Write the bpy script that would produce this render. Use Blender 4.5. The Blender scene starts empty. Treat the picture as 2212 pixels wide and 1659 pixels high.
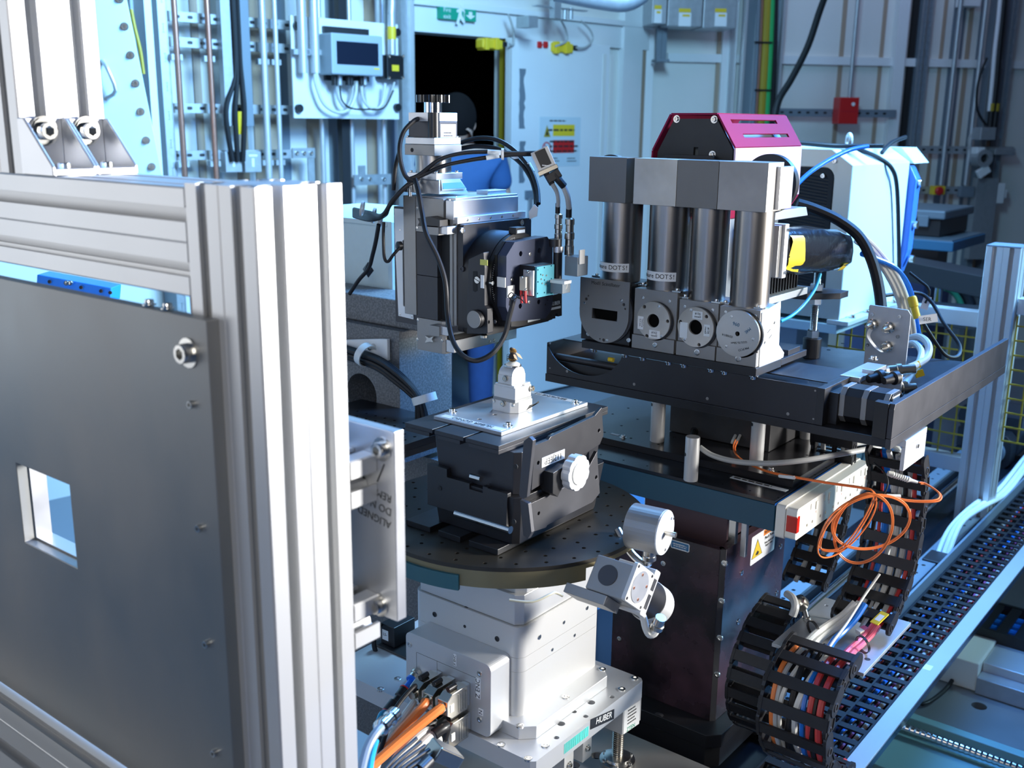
import bpy, bmesh, math, random
from mathutils import Vector as V, Matrix
from mathutils.geometry import tessellate_polygon
random.seed(7)
C = bpy.context.scene.collection
rad = math.radians

# ------------------------------------------------------------------ camera
FPX = 2255.0
YAW, PIT, ROL = rad(128.33), rad(14.13), rad(0.655)
CAM = V((0, 0, 1.53))
FW = V((math.cos(YAW)*math.cos(PIT), math.sin(YAW)*math.cos(PIT), -math.sin(PIT)))
R0 = V((math.sin(YAW), -math.cos(YAW), 0)); U0 = R0.cross(FW)
RV = R0*math.cos(ROL)+U0*math.sin(ROL); UV = -R0*math.sin(ROL)+U0*math.cos(ROL)
cd = bpy.data.cameras.new('camera'); cam = bpy.data.objects.new('camera', cd); C.objects.link(cam)
cd.sensor_width = 36; cd.lens = FPX/2212*36; cd.clip_start = .05; cd.clip_end = 60
cam.matrix_world = Matrix(((RV.x, UV.x, -FW.x, CAM.x), (RV.y, UV.y, -FW.y, CAM.y), (RV.z, UV.z, -FW.z, CAM.z), (0, 0, 0, 1)))
cd.dof.use_dof = True; cd.dof.focus_distance = 1.62; cd.dof.aperture_fstop = 7.5
bpy.context.scene.camera = cam
sc = bpy.context.scene
sc.view_settings.view_transform = 'Standard'; sc.view_settings.look = 'None'
sc.view_settings.gamma = 1; sc.view_settings.use_curve_mapping = False
sc.view_settings.exposure = 0.0

# ------------------------------------------------------------------ world and lights
w = bpy.data.worlds.new('world'); sc.world = w; w.use_nodes = True
w.node_tree.nodes['Background'].inputs[0].default_value = (.34, .50, .80, 1)
w.node_tree.nodes['Background'].inputs[1].default_value = .30
def area(name, loc, target, size, power, col, sy=None, spread=None):
    l = bpy.data.lights.new(name, 'AREA'); l.energy = power; l.color = col
    l.size = size
    if sy: l.shape = 'RECTANGLE'; l.size_y = sy
    if spread: l.spread = rad(spread)
    o = bpy.data.objects.new(name, l); C.objects.link(o); o.location = loc
    o.rotation_euler = (V(target)-V(loc)).to_track_quat('-Z', 'Y').to_euler()
    return o
area('flash_softbox_right', (1.4, 2.55, 1.5), (-.75, .85, 1.25), .5, 24, (1, .97, .93), .5, 55)
area('cyan_light_on_cabinet', (1.0, 4.0, 2.3), (-1.06, 2.9, 1.2), .6, 20, (.42, .78, 1), .6, 60)
area('flash_fill_left', (-2.5, -.55, 1.45), (-1.1, .8, 1.2), 1.2, 8, (1, .97, .93))
area('flash_fill_front', (.25, -.7, 2.0), (-.9, 1.4, 1.1), .8, 13, (1, .96, .91))
area('blue_light_back_right', (-.25, 3.1, 2.6), (-1.2, 1.4, 1.1), .7, 130, (.10, .36, 1))
area('blue_light_overhead', (-1.6, 2.9, 3.3), (-1.3, 1.5, .9), 1.2, 60, (.14, .42, 1))
area('blue_flash_on_wall', (-1.5, 2.7, 2.9), (-4.1, 2.6, 1.3), .8, 170, (.34, .68, 1))
area('back_wall_fill', (-2.2, 6.5, 3.4), (-3.0, 7.2, 1), 1.5, 11, (.52, .58, 1))  # added lamp out of view that brightens the back wall

# ------------------------------------------------------------------ rays: picture point to a point on a plane of the room
AX = {'x': 0, 'y': 1, 'z': 2}
def ray(px, py): return RV*((px-1106)/FPX)-UV*((py-829.5)/FPX)+FW
def on(px, py, ax, v):
    d = ray(px, py); i = AX[ax]; return CAM+d*((v-CAM[i])/d[i])
def at(px, py, d): return CAM+ray(px, py)*d
def onp(px, py, o, n):
    d = ray(px, py); return CAM+d*((V(o)-CAM).dot(n)/d.dot(n))

# ------------------------------------------------------------------ mesh building
class B:
    def __init__(s, T=None): s.v = []; s.f = []; s.T = T
    def add(s, vs, fs):
        k = len(s.v); s.v += [V(p) for p in vs]; s.f += [[i+k for i in f] for f in fs]; return s
    def hexa(s, p): return s.add(p, [(0, 3, 2, 1), (4, 5, 6, 7), (0, 1, 5, 4), (1, 2, 6, 5), (2, 3, 7, 6), (3, 0, 4, 7)])
    def box(s, x0, x1, y0, y1, z0, z1):
        x0, x1 = min(x0, x1), max(x0, x1); y0, y1 = min(y0, y1), max(y0, y1); z0, z1 = min(z0, z1), max(z0, z1)
        return s.hexa([(x0, y0, z0), (x1, y0, z0), (x1, y1, z0), (x0, y1, z0), (x0, y0, z1), (x1, y0, z1), (x1, y1, z1), (x0, y1, z1)])
    def beam(s, a, b, w, h, up=(0, 0, 1)):
        a = V(a); b = V(b); d = (b-a).normalized(); sd = d.cross(V(up)).normalized(); u = sd.cross(d)
        q = []
        for p in (a, b): q += [p-sd*w/2-u*h/2, p+sd*w/2-u*h/2, p+sd*w/2+u*h/2, p-sd*w/2+u*h/2]
        return s.hexa(q)
    def lathe(s, c, ax, prof, n=24):
        c = V(c); ax = V(ax).normalized(); a = ax.orthogonal().normalized(); b = ax.cross(a)
        vs = []; fs = []
        for r, h in prof:
            for i in range(n):
                t = 2*math.pi*i/n; vs.append(c+ax*h+(a*math.cos(t)+b*math.sin(t))*r)
        m = len(prof)
        for j in range(m-1):
            for i in range(n): fs.append((j*n+i, j*n+(i+1) % n, (j+1)*n+(i+1) % n, (j+1)*n+i))
        if prof[0] != prof[-1]:
            fs.append(tuple(reversed(range(n)))); fs.append(tuple((m-1)*n+i for i in range(n)))
        return s.add(vs, fs)
    def cyl(s, c, ax, r, h, n=24, r2=None): return s.lathe(c, ax, [(r, 0), (r if r2 is None else r2, h)], n)
    def ring(s, c, ax, ri, ro, h, n=32): return s.lathe(c, ax, [(ri, 0), (ro, 0), (ro, h), (ri, h), (ri, 0)], n)
    def tube(s, pts, r, n=8, smooth=4, flat=1.0):
        P = path(pts, smooth); m = len(P)
        t = [(P[min(i+1, m-1)]-P[max(i-1, 0)]).normalized() for i in range(m)]
        a = t[0].orthogonal().normalized(); vs = []; fs = []
        for i in range(m):
            a = (a-t[i]*a.dot(t[i])).normalized(); b = t[i].cross(a)
            for k in range(n):
                q = 2*math.pi*k/n; vs.append(P[i]+a*math.cos(q)*r+b*math.sin(q)*r*flat)
        for i in range(m-1):
            for k in range(n): fs.append((i*n+k, i*n+(k+1) % n, (i+1)*n+(k+1) % n, (i+1)*n+k))
        fs.append(tuple(reversed(range(n)))); fs.append(tuple((m-1)*n+i for i in range(n)))
        return s.add(vs, fs)
    def prism(s, poly, ax, a, b, holes=()):
        loops = [list(poly)]+[list(h) for h in holes]
        def P(u, v, w_): return {'x': (w_, u, v), 'y': (u, w_, v), 'z': (u, v, w_)}[ax]
        flat = [p for l in loops for p in l]; n = len(flat)
        tris = tessellate_polygon([[V((p[0], p[1], 0)) for p in l] for l in loops])
        fs = [tuple(t) for t in tris]+[tuple(i+n for i in reversed(t)) for t in tris]
        k = 0
        for l in loops:
            m = len(l)
            for i in range(m): fs.append((k+i, k+(i+1) % m, n+k+(i+1) % m, n+k+i))
            k += m
        return s.add([P(*p, a) for p in flat]+[P(*p, b) for p in flat], fs)
    def ball(s, c, r, n=12, m=8, sc_=(1, 1, 1), rot=None):
        c = V(c); vs = []; fs = []
        for j in range(m+1):
            for i in range(n):
                p = math.pi*j/m; t = 2*math.pi*i/n
                q = V((math.sin(p)*math.cos(t)*sc_[0], math.sin(p)*math.sin(t)*sc_[1], math.cos(p)*sc_[2]))*r
                if rot: q = rot @ q
                vs.append(c+q)
        for j in range(m):
            for i in range(n): fs.append((j*n+i, j*n+(i+1) % n, (j+1)*n+(i+1) % n, (j+1)*n+i))
        return s.add(vs, fs)
def path(pts, k):
    P = [V(p) for p in pts]
    if k < 2 or len(P) < 3: return P
    out = []
    for i in range(len(P)-1):
        a = P[max(i-1, 0)]; b = P[i]; c = P[i+1]; d = P[min(i+2, len(P)-1)]
        for j in range(k):
            t = j/k
            out.append(.5*((2*b)+(c-a)*t+(2*a-5*b+4*c-d)*t*t+(3*b-a-3*c+d)*t**3))
    out.append(P[-1]); return out
def circ(cx, cy, r, n=12, a0=0): return [(cx+r*math.cos(a0+2*math.pi*i/n), cy+r*math.sin(a0+2*math.pi*i/n)) for i in range(n)]
def arc(cx, cy, r, a, b, n): return [(cx+r*math.cos(a+(b-a)*i/n), cy+r*math.sin(a+(b-a)*i/n)) for i in range(n+1)]
def rect(a, b, c, d): return [(a, c), (b, c), (b, d), (a, d)]
def rrect(a, b, c, d, r, n=4):
    return arc(b-r, d-r, r, 0, math.pi/2, n)+arc(a+r, d-r, r, math.pi/2, math.pi, n)+arc(a+r, c+r, r, math.pi, 1.5*math.pi, n)+arc(b-r, c+r, r, 1.5*math.pi, 2*math.pi, n)

WL = {}
def thing(name, label, cat, loc, group=None):
    o = bpy.data.objects.new(name, None); o.empty_display_size = .02; C.objects.link(o); o.location = V(loc); WL[o.name] = V(loc)
    o['label'] = label; o['category'] = cat
    if group: o['group'] = group
    return o
def tag(o, label, cat, group=None):
    o['label'] = label; o['category'] = cat
    if group: o['group'] = group
    return o
def ob(name, b, m, parent=None, bevel=0, smooth=True, kind=None, label=None, shift=True, seg=2, ang=32):
    me = bpy.data.meshes.new(name)
    T = b.T
    vs = [T @ p for p in b.v] if T is not None else b.v
    if parent: o0 = WL[parent.name]
    else:
        xs = [p.x for p in vs]; ys = [p.y for p in vs]; zs = [p.z for p in vs]
        o0 = V(((min(xs)+max(xs))/2, (min(ys)+max(ys))/2, min(zs))) if shift else V((0, 0, 0))
    me.from_pydata([p-o0 for p in vs], [], b.f)
    bm = bmesh.new(); bm.from_mesh(me)
    bmesh.ops.remove_doubles(bm, verts=bm.verts, dist=1e-6)
    bmesh.ops.recalc_face_normals(bm, faces=bm.faces); bm.to_mesh(me); bm.free()
    if smooth and not bevel:
        me.shade_smooth(); me.set_sharp_from_angle(angle=rad(ang))
    me.materials.append(m)
    o = bpy.data.objects.new(name, me); C.objects.link(o)
    if parent: o.parent = parent
    else: o.location = o0
    WL[o.name] = o0
    if bevel:
        md = o.modifiers.new('bevel', 'BEVEL'); md.width = bevel; md.segments = seg; md.limit_method = 'ANGLE'; md.angle_limit = rad(38)
    if kind: o['kind'] = kind
    if label: o['label'] = label
    return o
def inst(name, me, parent, pos, q=None):
    o = bpy.data.objects.new(name, me); C.objects.link(o)
    o.parent = parent; o.location = V(pos)-(WL[parent.name] if parent else V()); WL[o.name] = V(pos)
    if q is not None: o.rotation_mode = 'QUATERNION'; o.rotation_quaternion = q
    return o
_sm = {}
AXV = {'-y': V((0, -1, 0)), '+x': V((1, 0, 0)), '+z': V((0, 0, 1)), '-z': V((0, 0, -1)), '-x': V((-1, 0, 0)), '+y': V((0, 1, 0))}
def screw(parent, pos, ax='-y', r=.004, style='cap', m=None, name='screw'):
    m = m or M['steel']; key = (round(r, 5), style, m.name)
    if key not in _sm:
        b = B(); h = {'cap': r*1.1, 'flat': r*.22, 'button': r*.7}[style]; rec = h*.7 if style != 'flat' else h*.95
        n = 12
        prof = [(r, -r*.3), (r, h*.86), (r*.93, h)]
        vs = []; fs = []
        for rr, hh in prof:
            for i in range(n): t = 2*math.pi*i/n; vs.append((rr*math.cos(t), rr*math.sin(t), hh))
        for hh in (h, h-rec):
            for i in range(n):
                t = 2*math.pi*i/n; k = .52*r/math.cos(((t+math.pi/6) % (math.pi/3))-math.pi/6); vs.append((k*math.cos(t), k*math.sin(t), hh))
        for j in range(4):
            for i in range(n): fs.append((j*n+i, j*n+(i+1) % n, (j+1)*n+(i+1) % n, (j+1)*n+i))
        fs.append(tuple(4*n+i for i in range(n))); fs.append(tuple(reversed(range(n))))
        b.add(vs, fs)
        if style == 'cap' and r > .0035 or style == 'washer': b.cyl((0, 0, -.0002), (0, 0, 1), r*1.5, r*.22, 16)
        me = bpy.data.meshes.new('screw'); me.from_pydata(b.v, [], b.f); me.shade_smooth(); me.set_sharp_from_angle(angle=rad(30)); me.materials.append(m)
        _sm[key] = me
    a = AXV[ax] if isinstance(ax, str) else V(ax)
    return inst(name, _sm[key], parent, pos, a.to_track_quat('Z', 'Y'))
def text(parent, s, pos, xd, up, size, m, align='CENTER', name='lettering', kx=1.0):
    cu = bpy.data.curves.new(name, 'FONT'); cu.body = s; cu.size = size; cu.align_x = align; cu.align_y = 'CENTER'; cu.extrude = .00012; cu.resolution_u = 3
    cu.materials.append(m)
    o = bpy.data.objects.new(name, cu); C.objects.link(o); xd = V(xd).normalized(); up = V(up).normalized(); n = xd.cross(up).normalized()
    up = n.cross(xd)
    Mx = Matrix(((xd.x*kx, up.x, n.x, 0), (xd.y*kx, up.y, n.y, 0), (xd.z*kx, up.z, n.z, 0), (0, 0, 0, 1)))
    o.parent = parent; o.matrix_basis = Matrix.Translation(V(pos)-WL[parent.name]) @ Mx; WL[o.name] = V(pos)
    TXT.append(o); return o
TXT = []
def print_lines(parent, c, xd, up, width, n, pitch, m, h=.35):
    """rows of print too small to read: thin raised strokes broken into words"""
    xd = V(xd).normalized(); up = V(up).normalized(); b = B()
    for i in range(n):
        x = -width/2; y = ((n-1)/2-i)*pitch; end = width/2*(1 if i % 3 else .7)
        while x < end:
            L = min(random.uniform(.08, .2)*width, end-x); p = V(c)+xd*x+up*y; b.beam(p, p+xd*L, .0002, pitch*h, up=up); x += L+width*.035
    return ob('print', b, m, parent, smooth=False, kind='stuff')
def text_to_mesh():                       # lettering becomes ordinary mesh objects
    bpy.context.view_layer.update(); dg = bpy.context.evaluated_depsgraph_get(); res = []
    for o in TXT: res.append((o, bpy.data.meshes.new_from_object(o.evaluated_get(dg))))
    for o, me in res:
        n = o.name; par = o.parent; mb = o.matrix_basis.copy(); kind = n.split('.')[0]
        bpy.data.objects.remove(o)
        k = bpy.data.objects.new(kind, me); C.objects.link(k); k.parent = par; k.matrix_basis = mb

# ------------------------------------------------------------------ materials
M = {}
def mat(name, col, rough=.5, metal=0, var=.0, scale=12, bump=0, stretch=(1, 1, 1), emit=None, rvar=0, col2=None, spec=.5, detail=4, coat=0, contrast=None):
    m = bpy.data.materials.new(name); m.use_nodes = True; nt = m.node_tree; p = nt.nodes['Principled BSDF']
    p.inputs['Base Color'].default_value = (*col, 1); p.inputs['Roughness'].default_value = rough; p.inputs['Metallic'].default_value = metal
    p.inputs['Specular IOR Level'].default_value = spec; p.inputs['Coat Weight'].default_value = coat
    if emit: p.inputs['Emission Color'].default_value = (*emit[0], 1); p.inputs['Emission Strength'].default_value = emit[1]
    if var or bump or rvar or col2:
        tc = nt.nodes.new('ShaderNodeTexCoord'); mp = nt.nodes.new('ShaderNodeMapping'); nz = nt.nodes.new('ShaderNodeTexNoise')
        mp.inputs['Scale'].default_value = stretch; nz.inputs['Scale'].default_value = scale; nz.inputs['Detail'].default_value = detail
        nt.links.new(tc.outputs['Object'], mp.inputs[0]); nt.links.new(mp.outputs[0], nz.inputs['Vector'])
        src = nz.outputs['Fac']
        if contrast:
            mr0 = nt.nodes.new('ShaderNodeMapRange'); mr0.inputs[1].default_value = contrast[0]; mr0.inputs[2].default_value = contrast[1]
            nt.links.new(src, mr0.inputs[0]); src = mr0.outputs[0]
        if var or col2:
            mx = nt.nodes.new('ShaderNodeMix'); mx.data_type = 'RGBA'
            c2 = col2 or tuple(max(0, c*(1+var)) for c in col); c1 = col if col2 else tuple(max(0, c*(1-var)) for c in col)
            mx.inputs['A'].default_value = (*c1, 1); mx.inputs['B'].default_value = (*c2, 1)
            nt.links.new(src, mx.inputs['Factor']); nt.links.new(mx.outputs['Result'], p.inputs['Base Color'])
        if rvar:
            mr = nt.nodes.new('ShaderNodeMapRange'); mr.inputs[3].default_value = max(.03, rough-rvar); mr.inputs[4].default_value = min(1, rough+rvar)
            nt.links.new(src, mr.inputs[0]); nt.links.new(mr.outputs[0], p.inputs['Roughness'])
        if bump:
            bp = nt.nodes.new('ShaderNodeBump'); bp.inputs['Strength'].default_value = bump; bp.inputs['Distance'].default_value = .002
            nt.links.new(nz.outputs['Fac'], bp.inputs['Height']); nt.links.new(bp.outputs[0], p.inputs['Normal'])
    M[name] = m; return m
mat('black_anodised', (.010, .010, .012), .40, .0, .35, 18, rvar=.08, spec=.6)
mat('dark_anodised', (.019, .019, .023), .40, .1, .3, 14, rvar=.08, spec=.6)
mat('gunmetal', (.060, .060, .066), .45, .45, .2, 20, rvar=.06)
mat('grey_metal', (.29, .285, .275), .42, .5, .12, 25, rvar=.06)
mat('profile_aluminium', (.66, .67, .68), .38, .55, .05, 8, stretch=(1, 1, .1))
mat('aluminium', (.62, .63, .65), .35, .8, .06, 30, rvar=.06)
mat('silver_anodised', (.60, .61, .62), .42, .55, .05, 12, rvar=.04)
mat('satin_silver', (.58, .58, .57), .45, .35, .03, 12)
mat('tube_metal', (.34, .32, .30), .30, 1, .04, 4)
mat('steel', (.66, .65, .62), .25, 1)
mat('bright_rod', (.85, .84, .8), .12, 1)
mat('black_steel', (.05, .05, .055), .35, .5)
mat('mottled_steel', (.36, .34, .30), .45, .35, col2=(.62, .60, .55), scale=9, rvar=.08, contrast=(.35, .65))
mat('block_metal', (.17, .165, .155), .45, .3, .12, 20)
mat('scuffed_plate', (.20, .225, .24), .42, .5, col2=(.31, .305, .295), scale=6, rvar=.10, stretch=(1, 1, .6), contrast=(.3, .7))
mat('brass_olive', (.21, .18, .10), .42, .5, .12, 10)
mat('breadboard_black', (.024, .021, .016), .45, .15, .25, 30, rvar=.06)
mat('teal', (.02, .10, .12), .5, 0, .1, 40)
mat('teal_blue', (.016, .075, .125), .5, 0, .06, 30)
mat('purple_black', (.012, .010, .014), .28, .1, col2=(.075, .036, .050), scale=8, rvar=.12, contrast=(.42, .68), detail=7, spec=.6)
mat('purple_anodised', (.11, .07, .085), .42, .3, .15, 14)
mat('granite', (.105, .11, .115), .55, 0, .0, 260, col2=(.19, .195, .20), contrast=(.42, .66), detail=2)
mat('pale_blue_paint', (.52, .66, .70), .5, 0, .05, 60, bump=.15)
mat('white_paint', (.78, .80, .80), .5, 0, .03, 6)
mat('cream_panel', (.74, .74, .70), .55, 0, .03, 4)
mat('tan_shade', (.40, .30, .22), .6, 0, .05, 5)  # tan that stands in for shade stripes between the wall panels
mat('galvanised', (.46, .48, .50), .42, .55, .15, 40, rvar=.08)
mat('copper', (.50, .26, .19), .35, .8, .12, 20)
mat('black_rubber', (.011, .011, .013), .5, 0, spec=.35)
mat('black_plastic', (.013, .013, .015), .38, 0, .1, 60)
mat('chain_black', (.013, .013, .015), .45, 0, .3, 90)
mat('grey_cable', (.42, .43, .42), .4)
mat('light_cable', (.62, .62, .58), .38)
mat('orange_cable', (.82, .22, .05), .38)
mat('orange_fibre', (.80, .20, .05), .35)
mat('blue_tube', (.01, .16, .62), .28, coat=.3)
mat('teal_tube', (.02, .33, .55), .3)
mat('red_cable', (.55, .05, .05), .38)
mat('pink_cable', (.70, .12, .20), .38)
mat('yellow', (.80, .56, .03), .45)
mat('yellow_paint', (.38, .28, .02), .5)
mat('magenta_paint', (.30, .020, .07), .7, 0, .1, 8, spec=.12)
mat('lit_magenta', (.74, .56, .70), .35, .2)  # magenta paled by the strong side light, put into the colour
mat('white_plastic', (.80, .79, .72), .42)
mat('white_label', (.82, .84, .84), .5)
mat('pale_tape', (.70, .76, .78), .45)
mat('ink', (.02, .02, .02), .6)
mat('blue_ink', (.02, .12, .22), .6)
mat('red', (.60, .02, .02), .4)
mat('red_lamp', (.55, .02, .01), .15, coat=.5)
mat('green_sign', (.01, .34, .20), .5)
mat('blue_label', (.03, .17, .35), .4)
mat('orange_sign', (.80, .22, .01), .5)
mat('screen_dark', (.012, .016, .03), .15)
mat('unlit_black', (.003, .003, .003), .9, spec=.1)  # near-black that paints in the darkness of bores and the passage
mat('skin', (.50, .30, .22), .5)
mat('hair', (.012, .010, .010), .9, spec=.1)
mat('shirt', (.03, .10, .26), .8, 0, .1, 30)
mat('jeans', (.02, .055, .17), .85, 0, .2, 30)
mat('green_cable', (.03, .42, .12), .4)
mat('floor_steel', (.33, .35, .36), .38, .6, .15, 5, rvar=.12)
mat('bee_yellow', (.62, .36, .06), .8)
mat('bee_dark', (.03, .018, .01), .7)
mat('wing', (.55, .42, .28), .3)
mat('near_black', (.012, .012, .012), .7)  # dark colour that stands in for shade inside holes and slots
mat('louvre', (.03, .03, .032), .5)
mat('nickel', (.62, .58, .50), .25, 1, .05, 30)
mat('purple_cable', (.25, .06, .20), .4)
mat('slate_blue', (.20, .24, .28), .4, .1)
# ================================================================== LEFT FRAME (close to the camera)
def profile(w_, h_, pitch=.045, slot=.012, dep=.018, under=.024):
    """outline of an aluminium T-slot profile of w_ x h_, centred"""
    pts = []
    def side(n, f):
        for i in range(n):
            c = (i-(n-1)/2)*pitch
            for t, d in ((-slot/2, 0), (-slot/2, .0035), (-under/2, .0045), (-under/2+.003, dep), (under/2-.003, dep), (under/2, .0045), (slot/2, .0035), (slot/2, 0)):
                pts.append(f(c+t, d))
            if i < n-1:
                m = c+pitch/2
                for t, d in ((-.0009, 0), (0, .0012), (.0009, 0)): pts.append(f(m+t, d))
    nx, ny = max(1, round(w_/pitch)), max(1, round(h_/pitch)); r = .0015
    pts.append((-w_/2+r, -h_/2)); side(nx, lambda t, d: (t, -h_/2+d)); pts += [(w_/2-r, -h_/2), (w_/2, -h_/2+r)]
    side(ny, lambda t, d: (w_/2-d, t)); pts += [(w_/2, h_/2-r), (w_/2-r, h_/2)]
    side(nx, lambda t, d: (-t, h_/2-d)); pts += [(-w_/2+r, h_/2), (-w_/2, h_/2-r)]
    side(ny, lambda t, d: (-w_/2+d, -t)); pts.append((-w_/2, -h_/2+r))
    return pts
def prof_z(x, y, z0, z1, w_=.09, h_=.09): return B().prism([(x+a, y+b) for a, b in profile(w_, h_)], 'z', z0, z1)
def prof_x(y, z, x0, x1, w_=.09, h_=.09): return B().prism([(y+a, z+b) for a, b in profile(w_, h_)], 'x', x0, x1)
def prof_y(x, z, y0, y1, w_=.045, h_=.045): return B().prism([(x+a, z+b) for a, b in profile(w_, h_)], 'y', y0, y1)

FL = -.12
fr = thing('support_rig', 'tall blurred aluminium profile frame carrying the grey steel plate at left', 'frame', (-.85, .55, FL))
ob('post', prof_z(-.696, .551, FL, 1.479), M['profile_aluminium'], fr, smooth=False)
ob('top_beam', prof_x(.551, 1.4305, -1.9, -.7415, .09, .09), M['profile_aluminium'], fr, smooth=False)
ob('upper_post', prof_z(-1.049, .554, 1.4755, 2.5), M['profile_aluminium'], fr, smooth=False)
ob('bottom_rail', prof_x(.53, .853, -1.9, -.7415, .045, .045), M['profile_aluminium'], fr, smooth=False)
ob('lower_rail', prof_x(.46, .856, -1.9, -.80, .09, .045), M['profile_aluminium'], fr, smooth=False)
for i, x in enumerate((-1.30, -1.18, -1.09)):
    ob('inner_post', prof_z(x, .62, FL, .83, .045, .045), M['profile_aluminium'], fr, smooth=False)
for yb in (.529, .573):                                  # corner brackets at the foot of the upper post
    x0 = -1.0035; z0 = 1.476; h = .052; d = .058
    b = B()
    tri = [(x0, z0), (x0+d, z0), (x0+d, z0+.008), (x0+.012, z0+h), (x0, z0+h)]
    for s in (-1, 1):
        yy = yb+s*.0205
        b.prism(tri, 'y', yy-.0015, yy+.0015)
    b.box(x0, x0+d, yb-.019, yb+.019, z0, z0+.006); b.box(x0, x0+.006, yb-.019, yb+.019, z0+.006, z0+h)
    br = ob('corner_bracket', b, M['aluminium'], fr, bevel=.0008)
    bb = B().cyl((x0+.006, yb, z0+.04), (1, 0, 0), .014, .003, 24); ob('washer', bb, M['bright_rod'], br)
    screw(br, (x0+.009, yb, z0+.04), '+x', .0085, 'cap', M['bright_rod'], 'bolt')
    screw(br, (x0+.038, yb, z0+.006), '+z', .007, 'button', M['bright_rod'], 'bolt')
# steel plate with a square window, bolted on the frame
h0 = on(35, 1003, 'y', .494); h1 = on(165, 1225, 'y', .494)
pl = ob('shield_plate', B().prism(rect(-1.75, -.704, .885, 1.372), 'y', .494, .506, [rect(-1.053, -.947, 1.0875, 1.1765)]), M['scuffed_plate'], fr, bevel=.0008)
fb = B(); fb.prism(rect(-1.056, -.944, 1.0845, 1.1795), 'y', .5065, .524, [rect(-1.051, -.949, 1.0895, 1.1745)]); ob('window_frame', fb, M['aluminium'], fr, label='bright metal lining of the square window')
for (px, py, r) in ((400, 762, .0085), (408, 873, .0034), (425, 1140, .0034), (441, 1390, .0034), (458, 1625, .0034)):
    p = on(px+8, py, 'y', .494); bo = screw(pl, p, '-y', r, 'cap', M['steel'], 'bolt')
for px, py in ((322, 650), (362, 660)):
    p = on(px, py, 'y', .50); screw(pl, (p.x, .50, 1.374), '+z', .004, 'cap', M['bright_rod'], 'bolt')
# arms and back plate to the right of the post
YE = .628
xe = on(855, 1130, 'y', YE).x
for z in (1.2155, on(790, 1345, 'y', .61).z):
    ob('cross_arm', prof_y(-.6735, z, .5965, YE-.0005), M['profile_aluminium'], fr, smooth=False)
zt_ = on(855, 935, 'y', YE).z; zb_ = on(862, 1345, 'y', YE).z
bp = ob('end_plate', B().box(-.80, xe, YE, YE+.012, zb_, zt_), M['aluminium'], fr, bevel=.0008)
for px, py in ((826, 970), (820, 1306)):
    p = on(px, py, 'y', YE); screw(bp, p, '-y', .0075, 'cap', M['steel'], 'bolt')
for i, s in enumerate(('REMOVE', 'DO NOT', 'ALIGNED')):
    p = on(812-i*2, 1062+i*27, 'y', YE-.0002)
    text(bp, s, p, (-1, 0, .15), (0, 0, -1), .0105, M['ink'])
ar = B().tube([on(815, 1040, 'y', YE-.0004), on(830, 1003, 'y', YE-.0004)], .0006, 6); ob('drawn_arrow', ar, M['ink'], bp)
# small blue device seen through the gap above the plate
bd = thing('blue_linear_stage', 'bright blue machined bar seen in the slit above the grey steel plate', 'stage', at(170, 618, 1.25))
p0 = at(92, 605, 1.25); p1 = at(250, 634, 1.25)
bm_ = B(); bm_.beam(p0, p1, .03, .018); ob('body', bm_, mat('bright_blue', (.01, .22, .85), .4), bd, bevel=.001)
for px in (107, 175, 218, 238): screw(bd, at(px, 600+(px-92)*.18+6, 1.232), -FW, .0022, 'flat', M['black_steel'])
for px in (145, 153): screw(bd, at(px, 612, 1.23), -FW, .003, 'cap', M['bright_rod'])

# ================================================================== ROTARY TABLE, SILVER TOWER
DC = (-.927, 1.165); DR = .210; ZD = .957
rt = thing('rotary_table', 'round black breadboard disc with brass coloured rim under the lab jack', 'table', (DC[0], DC[1], ZD-.055))
holes = []
for rr, n, a0 in ((.197, 30, 0), (.176, 18, .1), (.156, 24, .05), (.134, 14, .2), (.112, 18, 0), (.088, 12, .1), (.06, 8, 0)):
    for i in range(n):
        a = a0+2*math.pi*i/n; holes.append(circ(DC[0]+rr*math.cos(a), DC[1]+rr*math.sin(a), .0031, 8))
disc = circ(*DC, DR, 120)
ob('tabletop', B().prism(disc, 'z', ZD-.006, ZD, holes), M['breadboard_black'], rt, ang=20)
b = B(); b.cyl((*DC, ZD-.012), (0, 0, 1), DR, .0062, 120); ob('rim', b, M['brass_olive'], rt, label='brass coloured rim of the disc')
b = B()
def seg(a0, a1, ri, ro, z0, z1, n=24):
    o_ = arc(*DC, ro, a0, a1, n); i_ = arc(*DC, ri, a1, a0, n); return B().prism(o_+i_, 'z', z0, z1)
pa = on(1283, 1262, 'z', ZD-.028); aR = math.atan2(pa.y-DC[1], pa.x-DC[0])
pb_ = on(992, 1262, 'z', ZD-.028); aL = math.atan2(pb_.y-DC[1], pb_.x-DC[0])
ob('skirt', seg(aL-.9, aR, .13, DR-.0004, ZD-.030, ZD-.012, 60), M['brass_olive'], rt, label='thicker brass coloured section of the rim')
ob('guard', seg(aL-1.1, aL, DR-.002, DR+.004, ZD-.036, ZD-.014, 40), M['teal'], rt, label='curved teal guard strip')
b = B().cyl((DC[0], DC[1], ZD-.050), (0, 0, 1), .115, .038, 64); ob('bearing', b, M['black_anodised'], rt)
b = B().ring((DC[0], DC[1], ZD-.046), (0, 0, 1), .100, .124, .006, 64); ob('cable_ring', b, M['black_rubber'], rt)

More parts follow.
